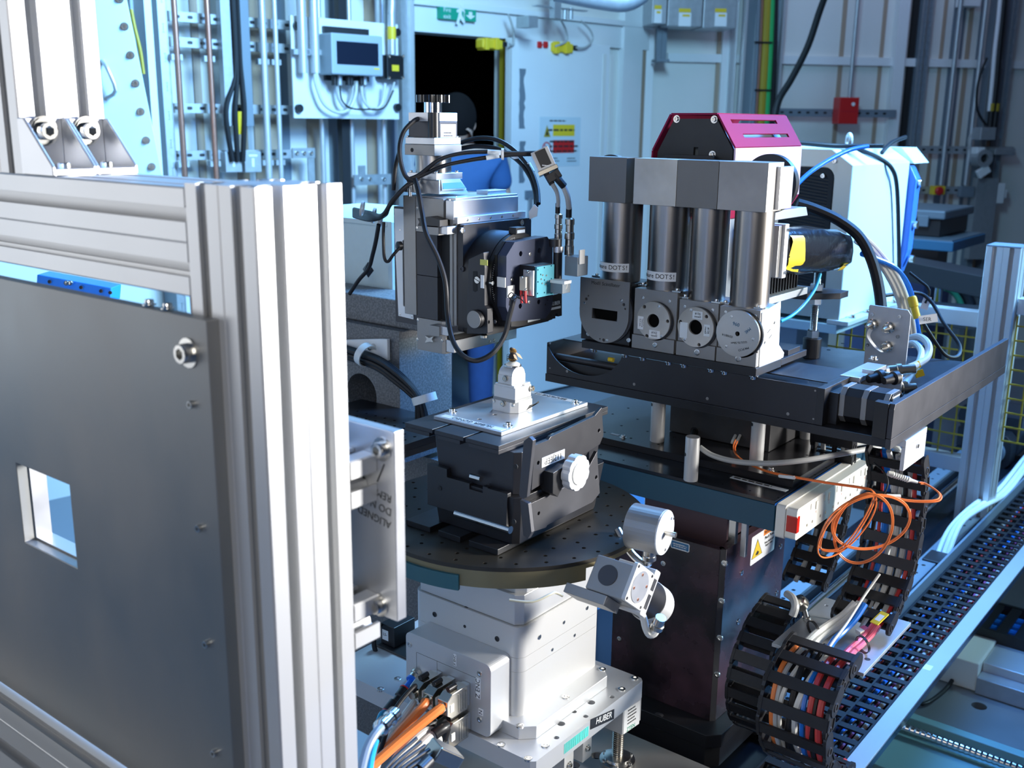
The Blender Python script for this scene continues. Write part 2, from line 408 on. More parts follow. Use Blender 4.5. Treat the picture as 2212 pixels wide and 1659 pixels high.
# silver lifting tower
xr = -.822; yf = 1.065; xl = -1.03; yb2 = 1.272
zt = on(1136, 1365, 'y', yf).z; zb = on(1130, 1557, 'y', yf).z; zc = on(1140, 1300, 'y', yf).z
tw = thing('lifting_tower', 'square silver machined lifting tower under the round table', 'stage', (-.927, 1.165, zb))
def roundcol(x0, x1, y0, y1, r, z0, z1): return B().prism(rrect(x0, x1, y0, y1, r, 8), 'z', z0, z1)
zs = zt-(zt-zb)*.34; zs2 = zt-(zt-zb)*.50
for a, c_ in ((zb, zs2-.0004), (zs2, zs-.0004), (zs, zt)):
    ob('housing', roundcol(xl, xr, yf, yb2, .016, a, c_), M['satin_silver'], tw)
ch = .014
def chamf(x0, x1, y0, y1, c): return [(x0+c, y0), (x1-c, y0), (x1, y0+c), (x1, y1-c), (x1-c, y1), (x0+c, y1), (x0, y1-c), (x0, y0+c)]
ob('top_block', B().prism(chamf(xl+.002, xr-.004, yf+.004, yb2-.004, .010), 'z', zt+.0008, zc), M['silver_anodised'], tw, bevel=.0006)
ob('top_plate', B().prism(chamf(xl, xr-.006, yf+.010, yb2-.01, .012), 'z', zc, ZD-.05), M['silver_anodised'], tw, bevel=.0006)
for px, py in ((939, 1327), (1074, 1380), (1004, 1353)): p = on(px, py, 'y', yf); screw(tw, p, '-y', .0042 if px != 1004 else .0025, 'flat', M['black_steel'])
p = on(1007, 1315, 'y', yf+.004); screw(tw, p, '-y', .004, 'flat', M['black_steel'])
for px, py, r in ((1165, 1376, .004), (1218, 1344, .003), (1268, 1313, .0035), (1193, 1403, .0028), (1241, 1372, .0028)):
    p = on(px, py, 'x', xr); screw(tw, p, '+x', r, 'flat')
# base plates
p1_ = on(1152, 1590, 'z', zb-.004)
zb1 = zb; st = .020
q = on(1139, 1575, 'z', zb1); qr = on(1318, 1447, 'z', zb1)
ob('foot_plate', B().prism(chamf(xl-.02, q.x+.006, q.y-.004, qr.y, .018), 'z', zb1-st, zb1), M['silver_anodised'], tw, bevel=.0008)
zz = zb1-st
qf = on(1145, 1645, 'z', zz); qr2 = on(1392, 1467, 'z', zz); ql = on(800, 1492, 'z', zz)
bx0, bx1, by0, by1 = -1.175, qr2.x, qf.y, qr2.y
th2 = .030
hl = []
bpnts = [(1340, 1480), (1412, 1440), (1372, 1490), (1322, 1505), (1277, 1517), (1240, 1537), (1265, 1547), (1212, 1563), (1202, 1593)]
hs = []
for px, py in ((1277, 1517), (1240, 1537), (1265, 1547), (1212, 1563), (1202, 1593), (1322, 1505)):
    p = on(px, py, 'z', zz); hs.append(circ(p.x, p.y, .0062 if px in (1277, 1212) else .0042, 14))
sb = thing('base_plate', 'large silver aluminium base plate with socket screws under the lifting tower', 'plate', ((bx0+bx1)/2, (by0+by1)/2, zz-th2))
plate_poly = [(bx0, by0), (bx1-.006, by0), (bx1, by0+.006), (bx1, by1-.006), (bx1-.006, by1), (bx0, by1)]
ob('plate', B().prism(plate_poly, 'z', zz-th2, zz-.0002, hs), M['silver_anodised'], sb, ang=20)
ob('underside', B().box(bx0+.002, bx1-.002, by0+.002, by1-.002, zz-th2-.0015, zz-th2), M['near_black'], sb)
for px, py in ((1371, 1465), (1343, 1489), (1083, 1609), (1178, 1611), (1141, 1639), (822, 1489), (859, 1467)):
    p = on(px, py, 'z', zz); screw(sb, (p.x, p.y, zz), '+z', .006, 'flat')
for px, py in ((1124, 1568), (1222, 1506), (1301, 1446)):
    p = on(px, py, 'z', zb1); screw(tw, (p.x, p.y, zb1), '+z', .0058, 'flat')
# maker's labels on the plate edge facing right
def label_x(parent, x, pA, pB, hgt, m, name='label', dz=0):
    """flat sticker on a plane of constant x from picture point pA to pB (centre line)"""
    a = on(*pA, 'x', x); b_ = on(*pB, 'x', x)
    o = ob(name, B().hexa([(x, a.y, a.z-hgt/2), (x+.0006, a.y, a.z-hgt/2), (x+.0006, b_.y, b_.z-hgt/2), (x, b_.y, b_.z-hgt/2), (x, a.y, a.z+hgt/2), (x+.0006, a.y, a.z+hgt/2), (x+.0006, b_.y, b_.z+hgt/2), (x, b_.y, b_.z+hgt/2)]), m, parent)
    return o, V((x+.0008, (a.y+b_.y)/2, (a.z+b_.z)/2)), b_-a
def label_y(parent, y, pA, pB, hgt, m, name='label', th=.0006):
    a = on(*pA, 'y', y); b_ = on(*pB, 'y', y)
    o = ob(name, B().hexa([(a.x, y-th, a.z-hgt/2), (b_.x, y-th, b_.z-hgt/2), (b_.x, y, b_.z-hgt/2), (a.x, y, a.z-hgt/2), (a.x, y-th, a.z+hgt/2), (b_.x, y-th, b_.z+hgt/2), (b_.x, y, b_.z+hgt/2), (a.x, y, a.z+hgt/2)]), m, parent)
    return o, V(((a.x+b_.x)/2, y-th-.0002, (a.z+b_.z)/2)), b_-a
lb, c, d = label_x(sb, bx1, (1275, 1565), (1326, 1542), .017, M['black_plastic'], 'name_plate')
text(lb, 'HUBER', c+V((0, .004, 0)), d, (0, 0, 1), .0145, M['white_label'])
b = B()
a0 = on(1219, 1602, 'x', bx1); a1 = on(1272, 1573, 'x', bx1)
for i in range(26):
    t0 = i/26; t1 = t0+.016+.016*((i*7) % 5)/5*i/13
    y0 = a0.y+(a1.y-a0.y)*t0; y1 = a0.y+(a1.y-a0.y)*min(1, t1)
    b.box(bx1, bx1+.0005, y0, y1, zz-.023, zz-.007)
ob('striped_label', b, mat('teal_print', (.10, .62, .56), .5), sb)
# support blocks, jack screws and lower blue-grey plate
zq = zz-th2
lk = thing('leg_block', 'silver support block with a printed white label under the plate corner', 'block', (bx1-.04, by1-.08, zq-.07))
a = on(1345, 1560, 'x', bx1-.012); bq = on(1382, 1530, 'x', bx1-.012)
ob('block', B().box(bx1-.055, bx1-.012, a.y, bq.y+.004, zq-.055, zq-.0015), M['satin_silver'], lk, bevel=.0006)
o_, c, d = label_x(lk, bx1-.012, (1347, 1561), (1381, 1538), .042, M['white_label'], 'printed_label')
print_lines(o_, c+V((0, 0, .005)), d, (0, 0, 1), .026, 5, .0058, M['ink'])
text(o_, 'ZTEN', c+V((0, -.002, -.017)), d, (0, 0, 1), .010, M['green_sign'])
def ball_screw(px, py, h, parent_label, cat='screw'):
    p = on(px, py, 'z', zq-.16)
    t = thing('jack_screw', parent_label, 'jack', (p.x, p.y, zq-.16))
    prof = []
    n = 22
    for i in range(n): z = .016+i*(h-.016)/n; s_ = (h-.016)/n; prof += [(.0085, z), (.0098, z+s_*.35), (.0085, z+s_*.7)]
    ob('threaded_spindle', B().lathe(p, (0, 0, 1), prof, 18), M['nickel'], t)
    ob('flange', B().lathe(p, (0, 0, 1), [(.030, 0), (.030, .010), (.022, .011), (.022, .016), (.012, .018)], 28), M['steel'], t)
    for i in range(6): a = i*math.pi/3; screw(t, p+V((.0255*math.cos(a), .0255*math.sin(a), .010)), '+z', .003, 'cap')
    return t
ball_screw(1333, 1650, .10, 'steel threaded jack screw with round flange right of the silver base plate')
b = B(); ll = thing('lower_plate', 'blue-lit grey steel plate with round holes beneath the silver base', 'plate', (-.9, 1.3, zq-.17))
pp = rect(-1.15, -.60, .95, 1.42); hh = [circ(*on(px, py, 'z', zq-.16).xy, .010, 16) for px, py in ((1289, 1632), (1240, 1652))]
ob('plate', B().prism(pp, 'z', zq-.172, zq-.16, hh), M['grey_metal'], ll, bevel=.0006)
for px, py in ((1262, 1600), (1222, 1636)):
    p = on(px, py, 'z', zq-.03); k = thing('hanging_bracket', 'small silver clamp foot hanging below the plate edge, %s one' % ('upper' if px > 1240 else 'lower'), 'bracket', (p.x, p.y, zq-.16))
    ob('leg', B().box(p.x-.012, p.x+.006, p.y-.012, p.y+.012, zq-.06, zq-.0016), M['satin_silver'], k, bevel=.0006)
    screw(k, (p.x+.006, p.y, zq-.04), '+x', .004)

# ================================================================== LAB JACK ON THE ROTARY TABLE
JX1, JY0, ZP = -.831, 1.024, 1.113
jk = thing('lab_jack', 'black scissor lab jack with silver lobed knob on the round table', 'jack', (-.915, 1.15, ZD))
px0, py1 = -1.003, 1.286
# top platform with slots along y
sl = [rect(x, x+.006, JY0-.0, JY0+.03) for x in ()]
def slotted(x0, x1, y0, y1, z0, z1, slots, dep):
    """plate whose front edge (y0) is notched by slots (xa, xb)"""
    poly = [(x0, y0)]
    for a, b_ in slots: poly += [(a, y0), (a, y0+dep), (b_, y0+dep), (b_, y0)]
    poly += [(x1, y0), (x1, y1), (x0, y1)]
    return B().prism(poly, 'z', z0, z1)
ob('platform', slotted(px0, JX1, JY0, py1, ZP-.006, ZP, [(-.950, -.946), (-.893, -.889)], .06), M['dark_anodised'], jk, bevel=.0005)
ob('platform_underside', slotted(px0, JX1, JY0, py1, ZP-.012, ZP-.0061, [(-.956, -.940), (-.899, -.883)], .06), M['dark_anodised'], jk, bevel=.0005)
ob('base', slotted(px0, JX1, JY0, py1-.03, ZD+.0005, ZD+.009, [(-.956, -.940), (-.899, -.883)], .045), M['black_anodised'], jk, bevel=.0005)
# tapered bodies
def taper(b, x0, x1, y0, y1, z0, z1, dx, dy, c=.008, notch=None):
    lo = chamf(x0+dx, x1-dx, y0+dy, y1-dy, c); hi = chamf(x0, x1, y0, y1, c); n = len(lo)
    b.add([(p[0], p[1], z0) for p in lo]+[(p[0], p[1], z1) for p in hi], [tuple(reversed(range(n))), tuple(range(n, 2*n))]+[(i, (i+1) % n, n+(i+1) % n, n+i) for i in range(n)])
ux0, ux1, uy0, uy1 = -.957, -.792, JY0+.022, py1-.014
fy = 1.046
c1 = on(1142, 950, 'y', fy); c2 = on(1136, 1072, 'y', fy); c3 = on(1145, 1160, 'y', fy); l1 = on(940, 941, 'y', fy); l2 = on(934, 1000, 'y', fy); l3 = on(943, 1098, 'y', fy)
XR = -.815
zm = c2.z-.001
yb_ = on(1306, 905, 'x', XR).y
b = B(); taper(b, l2.x-.002, XR, fy, yb_, zm-.004, ZP-.0125, .004, .004); ob('upper_wedge', b, M['dark_anodised'], jk, bevel=.0006)
b = B(); n_ = 8
lo = chamf(l2.x-.006, XR+.004, fy-.004, yb_+.004, .008); hi = chamf(l2.x+.001, XR-.005, fy+.004, yb_-.004, .008)
b.add([(p[0], p[1], ZD+.0095) for p in hi]+[(p[0], p[1], zm-.0045) for p in lo], [tuple(reversed(range(8))), tuple(range(8, 16))]+[(i, (i+1) % 8, 8+(i+1) % 8, 8+i) for i in range(8)])
ob('lower_wedge', b, M['black_anodised'], jk, bevel=.0006)
# stepped front plates, visible rods
zst = on(934, 1000, 'y', fy).z
b = B(); b.prism([(l2.x-.004, ZD+.035), (l2.x-.004, zst), (l2.x+.034, zst), (l2.x+.034, zst-.012), (l2.x+.076, zst-.012), (l2.x+.076, zst-.020), (l2.x+.10, zst-.020), (l2.x+.10, zst-.010), (-.862, zst-.010), (-.862, zm), (XR-.012, zm), (XR-.014, ZD+.035)], 'y', fy-.007, fy+.001)
ob('front_plate', b, M['black_anodised'], jk, bevel=.0005)
b = B(); b.cyl(on(985, 1108, 'y', fy-.004), (1, 0, 0), .0055, on(1103, 1137, 'y', fy-.004).x-on(985, 1108, 'y', fy-.004).x, 20); ob('lower_rod', b, M['bright_rod'], jk, label='bright steel rod in the front slot')
p = on(1018, 1028, 'y', fy-.007); b = B().cyl(p, (1, 0, 0), .0045, .018, 16); ob('middle_rod', b, M['bright_rod'], jk)
p0 = on(1188, 943, 'x', XR); p1 = on(1284, 897, 'x', XR)
b = B().cyl((XR+.001, p0.y, p0.z), (0, 1, 0), .0035, p1.y-p0.y, 16); ob('upper_rod', b, M['bright_rod'], jk, label='bright rod under the platform edge')
# right hand side plates with clipped ends
def xplate(parent, name, pts, x, th, m, holes_=()):
    poly = [(lambda q: (q.y, q.z))(on(*p_, 'x', x)) for p_ in pts]
    hh = []
    for px_, py_, r_ in holes_: q = on(px_, py_, 'x', x); hh.append(circ(q.y, q.z, r_, 12))
    return ob(name, B().prism(poly, 'x', x-th, x, hh), m, parent, bevel=.0005)
xplate(jk, 'side_plate', [(1155, 962), (1185, 950), (1190, 943), (1285, 898), (1300, 880), (1304, 940), (1296, 960), (1268, 978), (1205, 1010), (1180, 1040), (1148, 1060)], XR+.006, .0055, M['dark_anodised'], [(1163, 1000, .0028), (1294, 930, .0028)])
xplate(jk, 'side_plate', [(1148, 1087), (1183, 1070), (1225, 1050), (1245, 1060), (1290, 975), (1296, 1065), (1280, 1085), (1182, 1135), (1180, 1140), (1155, 1148)], XR+.009, .006, M['gunmetal'], [(1164, 1109, .0028), (1288, 1031, .0028)])
for pts, xx in (([(1136, 951), (1148, 942), (1156, 950), (1143, 1072), (1134, 1076), (1126, 1068)], .002), ([(1128, 1078), (1146, 1086), (1153, 1148), (1145, 1162), (1135, 1154)], .004)):
    poly = [on(*p_, 'y', fy-.009) for p_ in pts]
    b = B().prism([(q.x, q.z) for q in poly], 'y', fy-.014, fy-.007)
    ob('hinge_plate', b, M['gunmetal'], jk, bevel=.0005)
for px, py in ((950, 1055), (1110, 1127), (1114, 1008)): p = on(px, py, 'y', fy-.0075 if py > 1020 else fy); b = B().ring(p-V((0, .0004, 0)), (0, 1, 0), .0001, .0036, .001, 14); ob('hole_shade', b, M['near_black'], jk)  # thin dark discs painted in for the shade of screw holes
# knob
kc = on(1251, 1022, 'x', XR+.036)
b = B(); n = 72; rr = [.0255*(1-.075*max(0, math.cos(9*2*math.pi*i/n))**2) for i in range(n)]
pr = [(kc.y+rr[i]*math.cos(2*math.pi*i/n), kc.z+rr[i]*math.sin(2*math.pi*i/n)) for i in range(n)]
kb = ob('knob', B().prism(pr, 'x', kc.x-.013, kc.x), mat('silver_knob', (.66, .67, .68), .35, .3), jk, bevel=.001)
ob('cap', B().cyl((kc.x-.0005, kc.y, kc.z), (1, 0, 0), .0165, .0025, 40), M['white_plastic'], kb, bevel=.0006)
ob('shaft', B().cyl((XR-.02, kc.y, kc.z), (1, 0, 0), .008, .044, 24), M['black_anodised'], jk)
ob('shaft_guard', B().prism([(kc.y-.042, kc.z-.022), (kc.y-.030, kc.z-.03), (kc.y-.012, kc.z-.012), (kc.y-.012, kc.z+.012), (kc.y-.042, kc.z+.008)], 'x', XR, XR+.022), M['black_anodised'], jk, bevel=.0006)
o_, c, d = label_x(jk, XR+.0062, (1170, 1000), (1219, 980), .014, M['white_label'], 'name_label')
text(o_, '112JEEP', c, (0, -1, 0), (0, 0, -1), .0125, M['ink'])
# silver plate on top with four screws
ap = thing('mounting_plate', 'bright aluminium plate with four cap screws on top of the jack platform', 'plate', (-.91, 1.165, ZP+.0004))
hs = [circ(*on(px, py, 'z', ZP+.005).xy, .0035, 12) for px, py in ((1036, 906), (1069, 896), (1184, 857))]
ob('plate', B().prism(rect(-.982, -.857, 1.062, 1.269), 'z', ZP+.0004, ZP+.0052, hs), M['aluminium'], ap, ang=20)
for px, py in ((977, 886), (1097, 916), (1242, 867)):
    p = on(px, py, 'z', ZP+.008); screw(ap, (p.x, p.y, ZP+.0052), '+z', .0047, 'cap', M['bright_rod'])
o_ = ob('tape_label', B().box(-.975, -.862, 1.067, 1.079, ZP+.0052, ZP+.0055), M['pale_tape'], ap)
text(o_, 'HUBER GONIO', (-.918, 1.073, ZP+.0057), (-1, 0, 0), (0, -1, 0), .011, M['ink'])
o_ = ob('tape_label', B().box(-.972, -.865, 1.255, 1.266, ZP+.0052, ZP+.0055), M['pale_tape'], ap)
text(o_, 'BEAMLINE I12', (-.92, 1.2605, ZP+.0057), (-1, 0, 0), (0, -1, 0), .010, M['ink'])
# goniometer head
zg = ZP+.0053
gx = on(1112, 896, 'z', zg)
gh = thing('goniometer_head', 'small silver goniometer head of stacked dovetail slides carrying the bee', 'instrument', (gx.x-.02, gx.y+.025, zg))
X1, Y0 = gx.x+.0005, gx.y
gxl = on(1063, 885, 'z', zg).x; gyr = on(1169, 888, 'z', zg).y
cxg, cyg = (X1+gxl)/2, (Y0+gyr)/2; hx, hy = (X1-gxl)/2, (gyr-Y0)/2
z1 = on(1112, 871, 'x', X1-.006).z; 
def zat(py): return on(1112, py, 'y', Y0).z
za, zb_, zc_, zd_, ze_ = zat(872), zat(866), zat(843), zat(823), zat(793)
ob('base_block', B().prism([(gxl, Y0), (X1-.010, Y0), (X1, Y0+.009), (X1, gyr), (gxl, gyr)], 'z', zg, za), M['satin_silver'], gh, bevel=.0008)
ob('lower_slide', B().box(gxl+.001, X1-.001, Y0+.001, gyr-.001, za, zb_), M['grey_metal'], gh)
dx = .0035
mb = B().box(gxl+.002, X1-.001, Y0+.001, gyr-.002, zb_, zc_+.002)
ob('middle_block', mb, M['satin_silver'], gh, bevel=.0006)
ob('middle_rail', B().prism([(Y0+.001, zc_+.002), (gyr-.002, zc_+.002), (gyr-.002, zc_+.005), (Y0+.001, zc_+.005)], 'x', gxl+.004, X1-.003), M['satin_silver'], gh, bevel=.0004)
ax0, ax1, ay0, ay1 = cxg-.014, cxg+.012, cyg-.017, cyg+.015
ob('upper_block', B().box(ax0, ax1, ay0, ay1, zc_+.005, zd_+.004), M['satin_silver'], gh, bevel=.0005)
poly = [(ay0, zd_+.004)]+[(cyg-.001+.0165*math.cos(t), zd_+.004+.0125*math.sin(t)) for t in [math.pi-math.pi*i/16 for i in range(17)]]+[(ay1, zd_+.004)]
ob('arc_segment', B().prism([(cyg-.016, zd_+.004)]+[(cyg-.001+.015*math.cos(math.pi-math.pi*i/16), zd_+.004+.0125*math.sin(math.pi*i/16)) for i in range(17)], 'x', ax0+.0005, ax1-.0005), M['satin_silver'], gh)
zt2 = zd_+.0165
ob('top_disc', B().cyl((cxg, cyg, zt2-.001), (0, 0, 1), .0125, .0022, 32), M['steel'], gh)
ob('wax_mount', B().lathe((cxg, cyg, zt2+.0012), (0, 0, 1), [(.0105, 0), (.0105, .0015), (.007, .0035), (.003, .0045)], 24), mat('wax', (.80, .77, .66), .35), gh)
for px, py, ax_, cc in ((1093, 817, '-y', ay0), (1088, 868+3, '-y', Y0), (1147, 839, '+x', X1-.001)):
    p = on(px, py, 'y' if ax_ == '-y' else 'x', cc)
    ob('adjusting_screw', B().lathe(p, AXV[ax_], [(.0046, -.001), (.0046, .003), (.0038, .0042), (.0012, .0042), (.0012, .003), (.0001, .003)], 20), M['nickel'], gh)
for px, py in ((1068, 866), (1108, 875)): p = on(px, py, 'y', Y0); screw(gh, p, '-y', .0025, 'button')
b = B().prism([(on(1136, 882, 'x', X1).y, zg+.001), (on(1164, 868, 'x', X1).y, zat(884)+.001), (on(1164, 868, 'x', X1).y, zg+.0065), (on(1144, 872, 'x', X1).y, zg+.0075)], 'x', X1-.0002, X1+.0002)
ob('dovetail_shade', b, M['near_black'], gh)  # dark sheet standing in for the shade of the dovetail opening
text(gh, '45', on(1131, 832, 'x', X1-.0008), (0, 1, 0), (0, 0, 1), .006, M['ink'])
# bee
zb0 = zt2+.0055
bc = V((cxg-.001, cyg+.001, zb0+.008))
be = thing('bumblebee', 'small dead bumblebee standing upright on the wax mount of the goniometer', 'bee', (cxg, cyg, zb0-.0005))
Rm = Matrix.Rotation(rad(20), 3, 'Y')
b = B(); b.ball(bc+V((0, 0, -.002)), .0062, 16, 12, (1, .9, 1.15)); b.ball(bc+V((.001, -.001, .006)), .0046, 14, 10); b.ball(bc+V((-.001, -.002, .0105)), .0028, 12, 8); ob('body', b, M['bee_dark'], be)
def fuzz(c, r, n, L, m, nm, zlo=-1, zhi=1, s=(1, 1, 1)):
    b_ = B()
    for i in range(n):
        z = random.uniform(zlo, zhi); t = random.uniform(0, 2*math.pi); k = math.sqrt(max(0, 1-z*z))
        d = V((k*math.cos(t)*s[0], k*math.sin(t)*s[1], z*s[2])); p = c+d*r; q = p+(d+V((random.gauss(0, .3), random.gauss(0, .3), random.gauss(0, .3)))).normalized()*L
        sd = d.cross(V((random.random(), random.random(), random.random()))).normalized()*.00016
        b_.add([p-sd, p+sd, q], [(0, 1, 2)])
    o_ = ob(nm, b_, m, be, smooth=False); o_['kind'] = 'stuff'
fuzz(bc+V((0, 0, -.002)), .006, 500, .0022, M['bee_dark'], 'hair', -1, .6, (1, .9, 1.15))
fuzz(bc+V((.001, -.001, .006)), .0045, 500, .0022, M['bee_yellow'], 'hair', .1, 1)
fuzz(bc+V((0, 0, -.002)), .0062, 260, .002, M['bee_yellow'], 'hair', -.45, -.15, (1, .9, 1.15))
for s in (-1, 1):
    a = bc+V((.002, s*.003, .006)); e = a+V((.009, .004+s*.003, -.011)); sd = V((.0, .0022, .0012))
    ob('wing', B().add([a, a+(e-a)*.5+sd, e, a+(e-a)*.5-sd], [(0, 1, 2, 3)]), M['wing'], be)
for s in (-1, 1):
    for k in range(3): a = bc+V((-.002, s*.003, .003-k*.003)); ob('leg', B().tube([a, a+V((-.004, s*.003, -.001)), V((a.x-.004, a.y+s*.002, zb0+.0006))], .0004, 5, 2), M['bee_dark'], be)

# ================================================================== MOTOR ARMS UNDER THE ROTARY TABLE
en = thing('encoder_can', 'silver round encoder can with shaft stub beside the rotary table', 'encoder', at(1400, 1165, 1.42))
c = at(1434, 1150, 1.44); ax = V((1, .12, 0)).normalized()
ob('housing', B().cyl(c-ax*.048, ax, .032, .048, 40), M['grey_metal'], en, bevel=.0006)
ob('end_plate', B().cyl(c, ax, .0315, .002, 40), M['satin_silver'], en)
ob('shaft', B().cyl(c+ax*.002, ax, .004, .016, 16), M['nickel'], en)
for k in range(3):
    a = k*2.094+.6; screw(en, c+ax*.002+V((0, math.cos(a)*.026, math.sin(a)*.026)), ax, .0022, 'flat')
g0 = c-ax*.02-V((0, 0, .031))
ob('cable_gland', B().lathe(g0, (0, 0, -1), [(.009, -.004), (.009, .008), (.010, .008), (.010, .014), (.006, .018)], 16), M['steel'], en)
ob('pipe', B().tube([g0-V((0, 0, .016)), g0+V((-.006, 0, -.024)), g0+V((-.03, .0, -.012)), g0+V((-.06, .01, .012))], .0055, 10), M['steel'], en)
mo = thing('drive_motor', 'angled silver gearbox with black motor sticking out below the rotary table', 'motor', at(1380, 1290, 1.40))
def dpt(p): return (V(p)-CAM).dot(FW)
ma = V((0, .8, -.6)); mv = V((0, .6, .8)); mxx = V((1, 0, 0)); Fc = at(1382, 1268, 1.36)
TM = Matrix(((ma.x, mv.x, mxx.x, Fc.x), (ma.y, mv.y, mxx.y, Fc.y), (ma.z, mv.z, mxx.z, Fc.z), (0, 0, 0, 1)))
def LB(): return B(TM)
ob('gearbox', LB().prism([(-.018, -.026), (-.018, .022), (.029, .022), (.029, -.026)], 'z', -.066, -.0065), M['grey_metal'], mo, bevel=.002)
ob('round_cover', LB().cyl((-.018, -.001, -.040), (-1, 0, 0), .014, .0014, 32), M['gunmetal'], mo)
ob('mount_arm', LB().prism([(-.018, -.040), (-.018, -.0265), (.024, -.0265), (.024, -.040)], 'z', -.095, -.030), M['grey_metal'], mo, bevel=.001)
sq = ob('square_flange', LB().prism(rrect(-.026, .026, -.026, .026, .003, 3), 'z', -.006, 0), M['satin_silver'], mo, bevel=.0006)
ob('face_disc', LB().cyl((0, 0, 0), (0, 0, 1), .0215, .0008, 40), M['aluminium'], sq)
for i in range(4):
    an = .35+i*1.571; screw(sq, Fc+ma*(math.cos(an)*.0165)+mv*(math.sin(an)*.0165)+mxx*.0008, '+x', .0022, 'flat', M['copper'])
    an = .785+i*1.571; screw(sq, Fc+ma*(math.cos(an)*.031)+mv*(math.sin(an)*.031), '+x', .0022, 'flat', M['black_steel'])
ad = ob('adaptor', LB().prism(rrect(.030, .046, -.030, .034, .003, 3), 'z', -.060, -.002), M['satin_silver'], mo, bevel=.001)
ob('adaptor_window', LB().prism(rect(.034, .042, -.020, .000), 'z', -.002, -.0014), M['gunmetal'], ad); ob('adaptor_window', LB().prism(rect(.034, .042, .006, .022), 'z', -.002, -.0014), M['gunmetal'], ad)
s0 = Fc+ma*.046+mxx*-.030
ob('can', B().cyl(s0, ma, .0275, .044, 44), M['black_plastic'], mo)
ob('end_cap', B().lathe(s0+ma*.044, ma, [(.0285, 0), (.0290, .002), (.0290, .028), (.026, .031), (.01, .032)], 44), M['satin_silver'], mo)
gg = at(1421, 1350, dpt(s0)-.02)
ob('cable_gland', B().lathe(gg, (-.35, .1, -.9), [(.0075, -.014), (.0075, -.002), (.0090, -.001), (.0090, .006), (.0070, .008), (.0055, .012)], 12), M['nickel'], mo)
ob('motor_cable', B().tube([at(1372, 1318, dpt(gg)), at(1388, 1330, dpt(gg)), at(1395, 1356, dpt(gg)), at(1403, 1371, dpt(gg)), at(1414, 1368, dpt(gg)), at(1419, 1358, dpt(gg))], .0050, 10), M['light_cable'], mo)
mat('beige_wire', (.42, .40, .30), .5)
wr = B().tube([at(1100, 1296, 1.32), at(1150, 1300, 1.32), at(1190, 1283, 1.33), at(1200, 1280, 1.34), at(1215, 1287, 1.35)], .0018, 8)
tag(ob('sensor_cable', wr, M['beige_wire']), 'cream sensor cable curving under the rim of the rotary table', 'cable')

# ================================================================== CONNECTOR BOX AND ITS CABLES
BY = 1.020
z1 = on(1062, 1440, 'y', BY).z; z0 = on(1050, 1592, 'y', BY).z; x1 = on(1060, 1500, 'y', BY).x; x0 = on(877, 1400, 'y', BY).x
cb = thing('connector_box', 'silver junction box full of plugs bolted on the lifting tower', 'junction box', ((x0+x1)/2, BY+.02, z0))
ob('housing', B().prism(rrect(x0, x1, z0, z1, .010, 6), 'y', BY, 1.0645), M['silver_anodised'], cb, bevel=.002, seg=3)
for px, py in ((885, 1392), (1036, 1455), (1036, 1555)): screw(cb, on(px, py, 'y', BY), '-y', .0045, 'flat')
b = B()
for z in (on(925, 1420, 'y', BY).z,): b.box(on(900, 1400, 'y', BY).x, x1-.018, BY-.0002, BY, z, z+.0004)
for px in (900, 944): x = on(px, 1450, 'y', BY).x; b.box(x, x+.0004, BY-.0002, BY, z0+.02, on(925, 1420, 'y', BY).z)
ob('scribed_line', b, M['ink'], cb)
def sticker(parent, px, py, y, w_, h_, s, size, rot90=True, m='white_label'):
    p = on(px, py, 'y', y)
    o_ = ob('label', B().box(p.x-w_/2, p.x+w_/2, y-.0005, y, p.z-h_/2, p.z+h_/2), M[m], parent)
    if s: text(o_, s, p+V((0, -.0007, 0)), (0, 0, 1) if rot90 else (1, 0, 0), (-1, 0, 0) if rot90 else (0, 0, 1), size, M['ink'])
    return o_
sticker(cb, 1033, 1487, BY, .0085, .032, 'Z ENC', .0105)
sticker(cb, 1039, 1538, BY, .0085, .010, 'N', .009)
sticker(cb, 983, 1426, BY, .005, .018, 'X ENC', .0055)
# D-sub plugs : things plugged in the box
cdir = (at(800, 1680, .98)-at(975, 1510, 1.17)).normalized()
def dsub(px, py, m_hood, lab, ln=.044, dz=.038, wd=.018, body='nickel'):
    p = on(px, py, 'y', BY-.001); t = thing('plug', lab, 'connector', p, 'metal plugs in the connector box')
    xw = wd/2
    ob('shell', B().box(p.x-xw*.7, p.x+xw*.7, p.y-.008, p.y, p.z-dz/2+.002, p.z+dz/2-.002), M['steel'], t, bevel=.0006)
    poly = [(p.y-.008, p.z-dz/2), (p.y-.008, p.z+dz/2), (p.y-.008-ln*.75, p.z+dz/2), (p.y-.008-ln, p.z+dz*.28), (p.y-.008-ln, p.z-dz*.28), (p.y-.008-ln*.75, p.z-dz/2)]
    hd = ob('hood', B().prism(poly, 'x', p.x-xw, p.x+xw), M[body], t, bevel=.001)
    b_ = B()
    for k in range(4): b_.box(p.x+xw, p.x+xw+.0006, p.y-.012-k*.005, p.y-.0135-k*.005, p.z-dz/2+.004, p.z+dz/2-.006)
    ob('ribs', b_, M[body], hd)
    ob('label', B().box(p.x+xw, p.x+xw+.0008, p.y-.008-ln*.85, p.y-.008-ln*.68, p.z-.008, p.z+.004), M['white_label'], hd)
    for s in (-1, 1): ob('thumbscrew', B().cyl((p.x, p.y-.024, p.z+s*(dz/2+.0035)), (0, -1, 0), .0038, .016, 12), M['black_plastic'], t)
    g = V((p.x, p.y-.008-ln, p.z)); ob('clamp', B().cyl(g+V((0, .002, 0)), (0, -1, -.15), .0075, .008, 16), M['nickel'], t)
    return g+V((0, -.006, -.001))
g1 = dsub(1008, 1496, 0, 'right top metal plug of the connector box with orange cable', dz=.038)
g2 = dsub(1010, 1557, 0, 'right bottom metal plug of the connector box with black sleeve', dz=.038)
